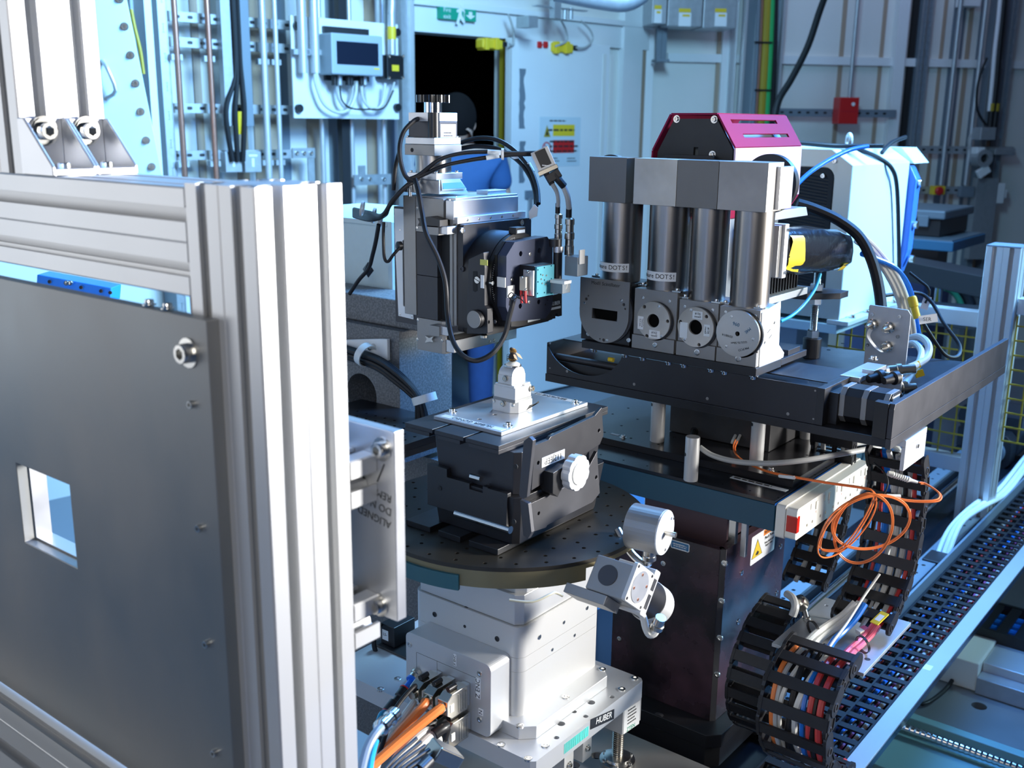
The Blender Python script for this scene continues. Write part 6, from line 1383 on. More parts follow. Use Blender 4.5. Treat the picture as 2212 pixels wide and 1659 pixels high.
bund('pink network cable on the plate beside the yellow tag, right one', 'pink_cable', [(1898, 1350, .03), (1882, 1372, .016), (1862, 1392, .008), (1843, 1408, .008), (1830, 1425, .006)], .0048, 'pink_cable')
ytg = thing('yellow_tag', 'yellow cable tag with white field on the pink cables', 'tag', on(1900, 1337, 'z', pz+.03)); p0, p1 = on(1888, 1347, 'z', pz+.035), on(1912, 1324, 'z', pz+.045)
ob('tag', B().beam(p0, p1, .014, .002), M['yellow'], ytg); ob('field', B().beam(p0.lerp(p1, .25), p0.lerp(p1, .75), .009, .0024), M['white_label'], ytg)
rj = thing('network_plug', 'clear network plug with pink boot lying on the plate', 'plug', on(1862, 1362, 'z', pz+.02)); p0, p1 = on(1853, 1367, 'z', pz+.016), on(1873, 1358, 'z', pz+.02)
ob('plug', B().beam(p0, p0.lerp(p1, .5), .012, .008), M['wax'], rj, bevel=.0005); ob('boot', B().beam(p0.lerp(p1, .5), p1, .012, .009), M['pink_cable'], rj, bevel=.001)
for px, py, lab in ((1755, 1360, 'left black cable tie on the grey cables'), (1808, 1328, 'right black cable tie on the grey cables'), (1862, 1393, 'black cable tie around the pink cables')):
    p = on(px, py, 'z', pz+.014); tag(ob('cable_tie', B().ring(p, (.45, .85, .2), .0135, .0148, .004, 18), M['black_plastic']), lab, 'tie')
vl = thing('round_valve', 'small metal solenoid plug beside the dark tower foot', 'valve', on(1735, 1300, 'z', pz+.04)); p = on(1735, 1308, 'z', pz+.03)
ob('body', B().lathe(p, (-.35, -.5, .55), [(.012, 0), (.013, .003), (.013, .014), (.010, .017)], 18), M['nickel'], vl); ob('stem', B().lathe(p, (.2, .3, -1), [(.005, 0), (.005, .022), (.007, .023), (.007, .028)], 12), M['steel'], vl)
cable('grey_cable', 'grey hose bending behind the dark tower beside the solenoid', [at(1700, 1283, 1.74), at(1712, 1292, 1.72), at(1718, 1310, 1.70), at(1712, 1330, 1.70)], .0065, 'grey_cable')

# ================================================================== LONG CABLE LADDER, RAILS AND FLOOR AT THE RIGHT
zl_ = .42
lx1 = -.553; lx0 = on(1790, 1500, 'z', zl_).x
ld = thing('cable_ladder', 'long horizontal black energy chain with many crossbars lying to the far right', 'cable chain', ((lx0+lx1)/2, 2.4, zl_-.02))
barm = mesh_of(B().box((lx0-lx1)/2, -.002, -.010, .010, -.002, .002), M['chain_black']); barm2 = mesh_of(B().box(.002, (lx1-lx0)/2, -.008, .008, -.002, .002), M['chain_black'])
y = 1.50
while y < 4.2:
    inst('crossbar', barm, ld, ((lx0+lx1)/2, y, zl_)); inst('crossbar', barm2, ld, ((lx0+lx1)/2, y+.012, zl_)); y += .046
for x in (lx0, (lx0+lx1)/2, lx1): ob('side_rail', B().box(x-.002, x+.002, 1.48, 4.2, zl_-.025, zl_+.003), M['chain_black'], ld)
lc = [('black_rubber', 'black'), ('grey_cable', 'pale grey'), ('blue_tube', 'blue'), ('red_cable', 'red'), ('black_rubber', 'black'), ('grey_cable', 'pale grey'), ('copper', 'salmon'), ('blue_tube', 'blue'), ('grey_cable', 'pale grey'), ('black_rubber', 'black'), ('purple_cable', 'purple'), ('grey_cable', 'pale grey'), ('red_cable', 'red')]
lpts = [(1.46+k*.2, zl_-.014) for k in range(14)]
incables(lpts, lx0-.008, lx1+.008, lc, 'lying in the long horizontal chain', .0044, .0030)
al = thing('alu_edge', 'long bright aluminium angle running diagonally along the lower right', 'rail', (-.53, 2.6, .36))
ob('flange', B().box(-.5505, -.516, 1.3, 4.3, .418, .4225), M['profile_aluminium'], al, bevel=.0005)
ob('web', B().box(-.5505, -.546, 1.3, 4.3, .36, .418), M['profile_aluminium'], al)
p = on(2004, 1442, 'z', .4226); ob('paper_label', B().box(p.x-.008, p.x+.008, p.y-.012, p.y+.012, .4226, .4230), M['white_label'], al)
# bed cover, rails and drive spindle
rx = on(1700, 1275, 'z', .42).x
for k, (a_, b_, nm, lab, hh_) in enumerate((((1700, 1275), (2140, 940), 'guide_rail', 'first long guide rail with a row of holes beyond the dark tower', 1), ((1990, 1215), (2212, 1010), 'guide_rail', 'second long guide rail with a row of holes right of the spindle', 1))):
    p0 = on(*a_, 'z', .42); p1 = on(*b_, 'z', .42); x = (p0.x+p1.x)/2 if k == 0 else p0.x+.01
    t = thing(nm, lab, 'rail', (x, 2.8, .385))
    hs_ = []; yy_ = 1.75
    while yy_ < 4.0: hs_.append(circ(x, yy_, .0055, 10)); yy_ += .06
    ob('rail', B().prism(rect(x-.022, x+.022, 1.7, 4.05), 'z', .412, .42, hs_), M['slate_blue'], t, ang=20); ob('rail_foot', B().box(x-.03, x+.03, 1.7, 4.05, .386, .4115), M['black_steel'], t)
    ob('side_groove', B().box(x+.0225, x+.026, 1.7, 4.05, .40, .408), M['aluminium'], t)
sx = -.825
sp_ = thing('drive_spindle', 'bright ground steel spindle running to the black bearing block', 'spindle', (sx, 2.8, .43))
ys1 = on(2150, 976, 'z', .45).y
ob('spindle', B().cyl((sx, 1.75, .45), (0, 1, 0), .012, ys1-1.75, 24), M['bright_rod'], sp_)
ob('bearing_block', B().prism(chamf(sx-.055, sx+.055, .39, .51, .02), 'y', ys1, ys1+.08), M['black_steel'], sp_, bevel=.002)
ob('motor', B().box(sx-.05, sx+.06, ys1+.09, ys1+.30, .42, .56), M['black_steel'], sp_, bevel=.006)
ob('bearing_ring', B().cyl((sx, ys1-.02, .45), (0, 1, 0), .04, .02, 28), M['slate_blue'], sp_)
b = B().box(-.80, -.735, 1.75, 3.9, .386, .396); tag(ob('bed_cover', b, M['bed_black']), 'dark blue reflecting cover strip between spindle and second rail', 'cover')
bk = thing('bearing_bracket', 'dark round bearing bracket on the bed beside the fence post', 'bearing', (-.99, 3.55, .386)); p = on(2100, 930, 'z', .45)
ob('ring', B().ring((p.x, p.y, .50), (0, 1, 0), .03, .055, .05, 28), M['black_steel'], bk); ob('box', B().box(p.x, p.x+.09, p.y+.03, p.y+.12, .386, .56), M['slate_blue'], bk, bevel=.003); ob('foot', B().box(p.x-.05, p.x+.05, p.y, p.y+.05, .386, .455), M['black_steel'], bk)
# cable channel and black hose trough beside the ladder
tr_ = thing('cable_trough', 'dark open cable trough running beside the long horizontal chain', 'trough', (-.70, 3.0, .386))
ob('wall', B().box(lx0-.012, lx0-.006, 1.7, 4.2, .386, .45), M['slate_blue'], tr_); ob('bottom', B().box(lx0-.07, lx0-.012, 1.7, 4.2, .386, .392), M['black_steel'], tr_)
b = B(); yy_ = 1.9
while yy_ < 3.2: b.box(lx0-.068, lx0-.014, yy_, yy_+.018, .40, .404); yy_ += .045
ob('slotted_lid', b, M['chain_black'], tr_)
for k, dx_ in enumerate((-.055, -.040, -.028)):
    cable('white_hose', ('left', 'middle', 'right')[k]+' pale blue-white hose arching out of the cable trough', [(lx0+dx_, 2.75, .405), (lx0+dx_, 2.85, .46+.01*k), (lx0+dx_+.008, 3.05, .475), (lx0+dx_+.012, 3.3, .45), (lx0+dx_, 3.7, .46), (lx0+dx_, 4.2, .48)], .0065, 'white_paint')
tag(ob('trough_clamp', B().box(lx0-.072, lx0-.01, 2.68, 2.76, .405, .425), M['black_steel'], bevel=.003), 'dark clamp plate where the pale hoses leave the trough', 'clamp')

# ================================================================== LEFT BEAMLINE BASE BEHIND THE VERTICAL STAGE
gx0 = at(862, 720, 2.0); GX, GY = gx0.x, gx0.y
gzt = on(862, 716, 'y', GY).z
gb = thing('granite_block', 'dark speckled granite block with a round bore lit blue on its right side', 'block', (GX-.15, GY+.15, .87))
yG = on(976, 780, 'x', GX).y
hole = circ(on(781, 852, 'y', GY).x, on(781, 852, 'y', GY).z, .043, 32)
ob('front_slab', B().prism(rect(GX-.42, GX, .87, gzt), 'y', GY, GY+.10, [hole]), M['granite'], gb, ang=25)
ob('body', B().box(GX-.42, GX-.0004, GY+.1004, yG, .87, gzt-.0004), M['granite'], gb)
ob('bore_back', B().box(GX-.30, GX-.08, GY+.0985, GY+.100, gzt-.36, gzt-.05), M['near_black'], gb)
gs = thing('granite_top_slab', 'dark grey upper stone slab with chamfered edge on the granite block', 'slab', (GX-.2, GY+.1, gzt))
ob('slab', B().box(GX-.42, GX+.04, GY+.02, yG-.04, gzt+.0006, gzt+.055), M['granite'], gs, bevel=.004)
wb = thing('white_bracket', 'white folded bracket behind the black cable bundle', 'bracket', on(800, 745, 'y', GY-.01)); a = on(720, 735, 'y', GY-.012); b_ = on(836, 742, 'y', GY-.012)
ob('plate', B().prism([(a.x, a.z), (b_.x-.02, b_.z+.006), (b_.x, b_.z+.008), (b_.x, on(836, 775, 'y', GY).z), (on(800, 762, 'y', GY).x, on(800, 760, 'y', GY).z), (a.x, on(720, 752, 'y', GY).z)], 'y', GY-.012, GY-.004), M['white_paint'], wb, bevel=.0006)
for i in range(8):
    o_ = i*3.2
    pts = [(720, 742+o_), (770, 757+o_), (815, 772+o_*1.1), (850, 795+o_*1.2), (885, 828+o_), (908-o_*.35, 862+o_*.3), (922-o_*.9, 905), (928-o_, 950)]
    cable('black_cable', 'black cable of the thick bundle curving over the granite block', [on(px, py, 'y', GY-.022-.008*(i % 3)) for px, py in pts], .0048, 'black_rubber', group='black cables curving over the granite block', n=8)
for px, py, ax_, lab in ((790, 767, (1, 0, -.35), 'pale cable clamp on the bundle near the white bracket'), (917, 862, (.4, 0, -1), 'pale blue cable clamp low on the bundle')):
    p = on(px, py, 'y', GY-.03); tag(ob('cable_clamp', B().ring(p-V(ax_).normalized()*.008, ax_, .021, .0235, .015, 28), M['pale_tape']), lab, 'clamp')
tag(ob('clamp_screw', B().lathe(on(801, 750, 'y', GY-.02), (0, -1, 0), [(.006, -.01), (.006, .004), (.003, .005)], 12), M['steel']), 'small screw standing above the pale clamp at the white bracket', 'screw')
pn_ = thing('pale_blue_cabinet', 'pale blue painted machine frame panel behind the aluminium post', 'cabinet', (-1.35, 1.5, 1.12)); YP_ = 1.52
a = on(700, 472, 'y', YP_); b_ = on(849, 682, 'y', YP_)
ob('panel', B().box(a.x-.2, b_.x-.004, YP_+.012, YP_+.30, b_.z+.02, a.z+.0), M['pale_blue_paint'], pn_, bevel=.001)
ob('right_edge', B().box(b_.x-.012, b_.x, YP_, YP_+.31, b_.z, a.z+.006), M['pale_blue_paint'], pn_, bevel=.001)
ob('top_edge', B().box(a.x-.2, b_.x-.0125, YP_, YP_+.31, a.z-.004, a.z+.006), M['pale_blue_paint'], pn_, bevel=.001)
zz = on(800, 640, 'y', YP_).z; zz2 = on(800, 665, 'y', YP_).z
ob('lower_groove', B().prism([(zz, 0)]*0 or [(YP_+.013, zz), (YP_-.006, zz-.004), (YP_-.006, zz2), (YP_+.013, zz2-.002)], 'x', a.x-.2, b_.x-.0125), M['pale_blue_paint'], pn_)
ca = thing('cable_anchor', 'square black adhesive cable anchor on the pale blue panel', 'anchor', on(794, 583, 'y', YP_-.05)); p = on(795, 583, 'y', YP_-.04)
b = B()
for k in range(4):
    a0 = k*math.pi/2; u = V((math.cos(a0), 0, math.sin(a0))); v = V((math.cos(a0+math.pi/2), 0, math.sin(a0+math.pi/2)))
    b.add([p+u*.016, p+v*.016, p+V((0, -.010, 0))], [(0, 1, 2)])
b.add([p+V((.016, .001, 0)), p+V((0, .001, .016)), p+V((-.016, .001, 0)), p+V((0, .001, -.016))], [(0, 1, 2, 3)])
ob('base', b, M['black_plastic'], ca)
bs = thing('white_strip_bracket', 'dark bracket with white slotted strip left of the vertical stage', 'bracket', (-1.27, 1.33, 1.15)); yS = Y8+.075
a = on(850, 445, 'y', yS); b_ = on(898, 702, 'y', yS)
ob('dark_body', B().box(a.x, b_.x+.01, yS, yS+.10, b_.z, a.z), M['gunmetal'], bs, bevel=.001)
ob('white_strip', B().prism([(a.x+.010, b_.z+.012), (b_.x-.004, b_.z+.010), (b_.x-.004, b_.z+.022), (a.x+.022, b_.z+.032), (a.x+.022, a.z-.06), (a.x+.030, a.z-.055), (a.x+.030, a.z-.004), (a.x+.004, a.z-.004), (a.x+.004, a.z-.055)], 'y', yS-.002, yS-.0002), M['white_paint'], bs)
for px, py in ((864, 497), (864, 679), (890, 684)): screw(bs, on(px, py, 'y', yS-.002), '-y', .0018, 'flat')
gcv = on(866, 531, 'y', yS)
# breadboard and profile behind the jack
zbb = on(850, 930, 'y', 1.30).z
lb2 = thing('left_breadboard', 'black breadboard strip with rows of holes behind the end plate', 'table', (-1.3, 1.3, .9))
ZL = .985
pe = on(932, 942, 'z', ZL)
hs_ = []
for i in range(9):
    for j in range(12):
        hs_.append(circ(pe.x-.02-i*.025, 1.06+j*.025, .0032, 8))
yb0_ = on(880, 990, 'z', ZL).y
hs_ = [h for h in hs_ if h[0][1] > yb0_+.012]
ob('tabletop', B().prism(rect(pe.x-.28, pe.x, yb0_, GY-.002), 'z', ZL-.012, ZL, hs_), M['black_anodised'], lb2, ang=20)
ob('under_plate', B().box(pe.x-.28, pe.x, yb0_, GY-.002, ZL-.024, ZL-.0125), M['black_anodised'], lb2)
pf = thing('profile_rail', 'aluminium profile rail ending just left of the black lab jack', 'profile', (pe.x, 1.2, ZL-.08))
ob('profile', B().prism([(yb0_+.03+a_, ZL-.05+b2) for a_, b2 in profile(.045, .045)], 'x', pe.x-.3, pe.x-.002), M['profile_aluminium'], pf, smooth=False)
ob('profile', B().prism([(yb0_+.03+a_, ZL-.0955+b2) for a_, b2 in profile(.045, .045)], 'x', pe.x-.3, pe.x-.03), M['profile_aluminium'], pf, smooth=False)
# dark block and small motor low behind the junction box
ls = thing('limit_switch', 'black limit switch block with small white label left of the connector box', 'switch', at(840, 1370, 1.75)); p = at(822, 1345, 1.75); q = on(852, 1400, 'y', p.y)
ob('body', B().box(p.x, q.x, p.y, p.y+.05, q.z, p.z), M['black_plastic'], ls, bevel=.001); ob('label', B().box(p.x+.004, p.x+.018, p.y-.0006, p.y, q.z+.008, p.z-.010), M['white_label'], ls); text(ls, 'L5-', (p.x+.011, p.y-.0008, (q.z+p.z)/2), (1, 0, 0), (0, 0, 1), .007, M['ink'])
ob('foot', B().box(p.x-.01, q.x+.05, p.y-.01, p.y+.06, q.z-.012, q.z-.0006), M['black_anodised'], ls, bevel=.001)
cable('black_cable', 'black cable bowing left of the small limit switch', [at(824, 1347, 1.745), at(812, 1365, 1.74), at(808, 1395, 1.74), at(822, 1425, 1.74), at(850, 1440, 1.74), at(880, 1442, 1.74)], .0040, 'black_rubber')
g2_ = thing('lower_granite', 'dark lower granite beam with a round bore left of the connector box', 'block', (GX-.1, 1.5, .3)); yg2 = 1.50
hole = circ(on(797, 1438, 'y', yg2).x, on(797, 1438, 'y', yg2).z, .030, 28)
gA = on(700, 1270, 'y', yg2); gB = on(905, 1560, 'y', yg2)
ob('beam', B().prism(rect(gA.x-.2, gB.x+.1, gB.z-.1, ZL-.13), 'y', yg2, yg2+.08, [hole]), M['granite'], g2_, ang=25)
ob('bore_back', B().box(gA.x-.1, gB.x, yg2+.0805, yg2+.09, gB.z-.1, ZL-.13), M['near_black'], g2_)
pt_ = thing('blue_painted_column', 'bright blue steel column behind the silver lifting tower', 'column', (-1.05, 1.9, .3))
ob('column', B().box(-1.62, -1.27, 1.95, 2.15, FL+.001, .72), mat('blue_paint', (.10, .26, .52), .5, 0, .08, 20), pt_, bevel=.002)

# ================================================================== THE HUTCH: WALLS, DOOR, PIPES
class Fr:
    """vertical wall frame: u along the wall, w out of it towards the room, z up"""
    def __init__(s, o, az): s.o = V((o[0], o[1], 0)); s.u = V((math.cos(rad(az)), math.sin(rad(az)), 0)); s.n = V((s.u.y, -s.u.x, 0))
    def uz(s, px, py, w_=0):
        p = onp(px, py, s.o+s.n*w_, s.n); q = p-s.o; return q.dot(s.u), p.z
    def T(s): return Matrix(((s.u.x, s.n.x, 0, s.o.x), (s.u.y, s.n.y, 0, s.o.y), (0, 0, 1, 0), (0, 0, 0, 1)))
    def P(s, u, w_, z): return s.o+s.u*u+s.n*w_+V((0, 0, z))
    def B(s): return B(s.T())
    def rb(s, L, T, R, Bt, w0, w1):
        """box: seen on plane w1 between picture x L..R and y T..Bt, from depth w0 to w1"""
        a = s.uz(L, T, w1); b_ = s.uz(R, Bt, w1); return s.B().box(a[0], b_[0], w0, w1, b_[1], a[1])
W1 = Fr(at(1000, 260, 5.8), 81.3)
cu, _ = W1.uz(1400, 300); co = W1.P(cu, 0, 0)
W2 = Fr((co.x, co.y), 47.0)
# --- setting
def struct(name, b, m, **k): o_ = ob(name, b, m, **k); o_['kind'] = 'structure'; return o_
CZ = 3.6
ul = -8.0
dl, dtop = W1.uz(888, 68); dr, _ = W1.uz(1097, 300)
struct('wall_left', W1.B().prism([(ul, FL), (dl, FL), (dl, dtop), (dr, dtop), (dr, FL), (cu, FL), (cu, CZ), (ul, CZ)], 'y', -.12, 0), M['cream_panel'], smooth=False)
struct('wall_back', W2.B().box(0, 9, -.1, 0, FL, CZ), M['cream_panel'])
struct('floor', B().box(-9, 7, -3, 13, FL-.05, FL), mat('floor_blue', (.20, .23, .27), .45, 0, .1, 2))
struct('ceiling', B().box(-9, 7, -3, 13, CZ, CZ+.05), mat('dim_panel', (.22, .23, .25), .6))
struct('wall_front', B().box(-9, 7, -3.1, -3, FL, CZ), M['dim_panel']); struct('wall_right', B().box(7, 7.1, -3, 13, FL, CZ), M['dim_panel'])
# room beyond the doorway, its darkness painted as near-black walls
struct('wall_passage', W1.B().box(dl-1.2, dr+1.2, -2.6, -2.5, FL, CZ), M['unlit_black'])
struct('wall_passage_side', W1.B().box(dl-.9, dl-.8, -2.5, -.12, FL, CZ), M['unlit_black']); struct('wall_passage_side', W1.B().box(dr+.6, dr+.7, -2.5, -.12, FL, CZ), M['unlit_black']); struct('ceiling_passage', W1.B().box(dl-.9, dr+.7, -2.5, -.12, 2.6, 2.65), M['unlit_black'])
def wthing(F, name, lab, cat, px, py, w_=0.02, group=None):
    u, z = F.uz(px, py, w_); return thing(name, lab, cat, F.P(u, w_, z), group)
# wall ribs, left part; tan strips paint in the shaded recesses
for i, (L, R, m_) in enumerate(((335, 350, 'white_paint'), (420, 436, 'tan_shade'), (505, 530, 'tan_shade'), (545, 600, 'tan_shade'), (606, 622, 'slate_blue'), (660, 690, 'tan_shade'), (708, 745, 'slate_blue'), (790, 812, 'tan_shade'), (835, 850, 'slate_blue'))):
    u0, _ = W1.uz(L, 200, .004); u1, _ = W1.uz(R, 200, .004); struct('trim_%d' % (i+1), W1.B().box(u0, u1, .0005, .008, FL, CZ), M[m_])
# horizontal slotted rails
def slotted_rail(F, L, R, y0, y1, w_, name, lab, group=None, m='galvanised', hgt=.041, pitch=.06, at_w=None):
    a = F.uz(L, y0, w_); b_ = F.uz(R, y1, w_); z = (a[1]+b_[1])/2
    t = thing(name, lab, 'rail', F.P((a[0]+b_[0])/2, w_-.02, z), group)
    holes = []; u = a[0]+.03
    while u < b_[0]-.04: holes.append(rrect(u, u+.026, z-.007, z+.007, .006, 2)); u += pitch
    ob('channel', F.B().prism(rect(a[0], b_[0], z-hgt/2, z+hgt/2), 'y', w_-.003, w_, holes), M[m], t, ang=20)
    ob('back', F.B().box(a[0], b_[0], w_-.021, w_-.0035, z-hgt/2, z+hgt/2), M['black_steel'], t); return t
for y0, y1, n_ in ((38, 52, 'topmost'), (93, 103, 'second from top'), (235, 236, 'third from top'), (338, 330, 'lowest')):
    slotted_rail(W1, 362, 640 if n_ != 'lowest' else 680, y0, y1, .12, 'slotted_rail', '%s horizontal slotted steel rail on the left wall' % n_)
for L, R, nm, lab, w_ in ((352, 372, 'support_channel', 'vertical slotted channel at the left end of the rails', .14),):
    a = W1.uz(L, 200, w_); b_ = W1.uz(R, 200, w_); t = thing(nm, lab, 'channel', W1.P(a[0], w_, FL))
    hs_ = [rrect(a[0]+.02, b_[0]-.02, FL+.2+k*.12, FL+.235+k*.12, .008, 2) for k in range(22)]
    ob('channel', W1.B().prism(rect(a[0], b_[0], FL+.001, 3.0), 'y', w_-.003, w_, hs_), M['galvanised'], t, ang=20); ob('back', W1.B().box(a[0], b_[0], .0085, w_-.004, FL+.001, 3.0), M['slate_blue'], t)
def vpipe(F, px0, py0, px1, py1, w_, r, m, name, lab, cat='pipe', top=3.3, bot=None):
    a = F.uz(px0, py0, w_); b_ = F.uz(px1, py1, w_); u = (a[0]+b_[0])/2
    zt_ = top if py0 <= 0 else a[1]; zb_ = b_[1] if bot is None else bot
    t = thing(name, lab, cat, F.P(u, w_, zb_)); ob('pipe', B().cyl(F.P(u, w_, zb_), (0, 0, 1), r, zt_-zb_, 16), M[m], t)
    return t, u, zb_, zt_
for px0, px1, r, m_, lab in ((377, 398, .013, 'copper', 'left copper pipe running down the rails'), (446, 468, .013, 'copper', 'right copper pipe running down the rails'), (566, 580, .016, 'profile_aluminium', 'pale steel conduit left of the thinner conduit'), (592, 608, .012, 'profile_aluminium', 'thin pale steel conduit with a couple of clips'), ):
    t, u, zb_, zt_ = vpipe(W1, px0, -1, px1, 390, .17, r, m_, 'wall_pipe', lab, bot=.2)
    for zc_ in (1.33, 1.78, 2.15): ob('clip', W1.B().box(u-r-.012, u+r+.012, .141, .17, zc_-.012, zc_+.012), M['galvanised'], t)
for px0, px1, py1, r, lab in ((650, 655, 158, .021, 'thick conduit stub ending on the white board, left one'), (677, 682, 158, .021, 'thick conduit stub ending on the white board, right one')):
    t, u, zb_, zt_ = vpipe(W1, px0, -1, px1, py1, .24, r, 'profile_aluminium', 'conduit', lab)
    z_ = W1.uz(px0, 112, .24)[1]; ob('saddle', W1.B().box(u-r-.022, u+r+.022, .205, .235, z_-.012, z_+.012), M['galvanised'], t)
for px, lab, w_, m_ in ((694, 'vertical pale steel tube under the board, leftmost', .10, 'profile_aluminium'), (758, 'vertical pale steel tube under the board, middle', .10, 'profile_aluminium'), (828, 'vertical pale steel tube under the board, rightmost', .10, 'profile_aluminium')):
    vpipe(W1, px, -1, px, 440, w_, .013, m_, 'wall_pipe', lab, bot=.2)
# cable ducts
for px0, px1, w_, m_, nm, lab in ((483, 503, .16, 'galvanised', 'cable_duct', 'steel cable duct ending above two grey sockets, left half'), (525, 543, .16, 'slate_blue', 'cable_duct', 'steel cable duct ending above two grey sockets, right half'), (735, 752, .12, 'black_steel', 'cable_duct', 'dark vertical cable duct below the white board'), (868, 888, .20, 'galvanised', 'cable_duct', 'tall bright steel channel at the left of the doorway')):
    a = W1.uz(px0, 150, w_); b_ = W1.uz(px1, 150, w_); t = thing(nm, lab, 'duct', W1.P(a[0], w_, .5)); zb_ = W1.uz(px0, 272, w_)[1] if px0 < 530 else FL+.001
    ob('duct', W1.B().box(a[0], b_[0], w_-.04, w_, zb_, 3.2), M[m_], t)
    if px0 == 868: ob('flange', W1.B().box(b_[0]-.004, b_[0], w_, w_+.03, zb_, 3.2), M['profile_aluminium'], t)
for k, px in enumerate((505, 509, 518)):
    u, _ = W1.uz(px, 100, .15); ue = W1.uz(500+k*11, 300, .17)
    cable('black_cable', ('left', 'middle', 'right')[k]+' thick black cable hanging out of the cable duct', [W1.P(u, .15, 3.2), W1.P(u, .15, 2.2), W1.P(u, .15, 1.75), W1.P(ue[0]-.02*(1-k), .17, ue[1]+.12), W1.P(ue[0], .17, ue[1]-.1)], .012, 'black_rubber')
    if k: tag(ob('cable_tag', B().cyl(W1.P(u+(ue[0]-u)*.6, .152, ue[1]+.02), (0, 0, 1), .015, .10, 14), M['yellow']), ('left' if k == 1 else 'right')+' yellow sleeve on the black cables under the duct', 'tag')
    for_ = None
for k, (px, lab) in enumerate(((490, 'left grey socket box under the black cables'), (532, 'right grey socket box under the black cables'))):
    t = wthing(W1, 'socket_box', lab, 'socket', px, 375, .16); ob('box', W1.rb(px-4, 328, px+34, 372, .10, .16), M['galvanised'], t, bevel=.003); ob('label', W1.rb(px+6, 334, px+24, 338, .16, .161), M['white_label'], t); ob('label', W1.rb(px+12, 342, px+18, 360, .16, .161), M['white_label'], t)
sb_ = wthing(W1, 'bracket_plate', 'steel angle bracket with three bolts at the right end of the lowest rail', 'bracket', 655, 332, .13)
ob('plate', W1.rb(632, 320, 681, 341, .121, .130), M['galvanised'], sb_); 
for px in (641, 657, 672): u, z_ = W1.uz(px, 331, .131); screw(sb_, W1.P(u, .131, z_), W1.n, .009, 'button')
ob('leg', W1.rb(665, 341, 681, 400, .121, .128), M['galvanised'], sb_)
sb_ = wthing(W1, 'bracket_plate', 'wide steel bracket plate right below the white board', 'bracket', 800, 390, .14); ob('plate', W1.rb(765, 378, 845, 398, .13, .14), M['galvanised'], sb_); ob('leg', W1.rb(775, 358, 790, 378, .13, .137), M['galvanised'], sb_)
for px in (781, 799, 829): u, z_ = W1.uz(px, 387, .141); screw(sb_, W1.P(u, .141, z_), W1.n, .009, 'button')
# white board with control panel
wbd = wthing(W1, 'white_board', 'white mounting board with four black knobs on the left wall', 'board', 745, 250, .20)
a = W1.uz(627, 32, .20); b_ = W1.uz(862, 253, .20); mid_ = W1.uz(832, 45, .20)
u0, u1 = a[0], b_[0]; zb_, zt_ = W1.uz(640, 255, .20)[1], W1.uz(640, 34, .20)[1]
uc0, uc1 = W1.uz(833, 60, .2)[0], W1.uz(850, 60, .2)[0]
ob('board', W1.B().prism([(u0, zb_), (u1, zb_), (u1, zt_), (uc1, zt_), (uc1, zt_-.03), (uc0, zt_-.03), (uc0, zt_), (u0, zt_)], 'y', .19, .20), M['white_paint'], wbd, smooth=False)
for px, py in ((642, 56), (857, 70), (646, 234), (858, 232)):
    u, z_ = W1.uz(px, py, .21); ob('knob', B().cyl(W1.P(u, .20, z_), W1.n, .019, .02, 18), M['black_plastic'], wbd)
cp2 = wthing(W1, 'control_panel', 'grey control panel with dark screen and yellow logo on the white board', 'panel', 765, 160, .30)
ob('housing', W1.B().box(W1.uz(716, 100, .32)[0], W1.uz(827, 100, .32)[0], .201, .32, W1.uz(716, 160, .32)[1], W1.uz(716, 70, .32)[1]), mat('panel_grey', (.36, .42, .46), .4), cp2, bevel=.006)
ob('screen', W1.rb(727, 88, 818, 143, .32, .3215), M['screen_dark'], cp2); ob('logo', W1.rb(808, 147, 820, 151, .32, .3212), M['yellow'], cp2)
for py_ in (63, 166): u0_, z_ = W1.uz(700 if py_ < 100 else 704, py_, .22); u1_, _ = W1.uz(797, py_, .22); ob('bracket', W1.B().box(u0_, u1_, .201, .22, z_-.015, z_+.015), M['black_steel'], cp2)
for px in (722, 733, 752, 758, 780, 787): u, z_ = W1.uz(px, 165, .26); ob('cable_entry', B().cyl(W1.P(u, .26, z_+.01), (0, 0, -1), .014, .05, 12), M['galvanised' if px % 2 else 'black_plastic'], cp2)
jb = wthing(W1, 'junction_box', 'black junction box with yellow square label right of the panel', 'box', 850, 170, .26)
ob('box', W1.rb(836, 118, 873, 172, .201, .27), M['black_plastic'], jb, bevel=.003); ob('back', W1.rb(822, 118, 837, 170, .201, .25), M['black_plastic'], jb); ob('label', W1.rb(847, 140, 862, 154, .27, .2712), M['yellow'], jb)
for px, py in ((840, 122), (870, 122), (840, 168), (870, 168)): u, z_ = W1.uz(px, py, .27); screw(jb, W1.P(u, .27, z_), W1.n, .008, 'button')
t, u, zb_, zt_ = vpipe(W1, 846, 30, 846, 118, .25, .020, 'profile_aluminium', 'conduit', 'conduit dropping into the black junction box with yellow bands', 'pipe'); ob('bend', B().tube([W1.P(u, .25, zt_), W1.P(u, .25, zt_+.1), W1.P(u-.06, .25, zt_+.2), W1.P(u-.15, .25, zt_+.3)], .020, 12), M['profile_aluminium'], t); ob('band', B().cyl(W1.P(u, .25, zb_+.07), (0, 0, 1), .0215, .06, 16), M['yellow'], t)
def wcable(F, lab, pts, w_, r, m, nm): return cable(nm, lab, [(lambda q: F.P(q[0], w_, q[1]))(F.uz(px, py, w_)) for px, py in pts], r, m)
wcable(W1, 'pale cable drooping from the right conduit stub to the control panel', [(680, 160), (683, 185), (700, 225), (730, 243), (755, 235), (768, 205), (770, 175)], .25, .008, 'light_cable', 'white_cable')
wcable(W1, 'grey cable loop from the panel, outer one', [(727, 175), (730, 210), (745, 232), (758, 215), (764, 175)], .25, .006, 'grey_cable', 'grey_cable')
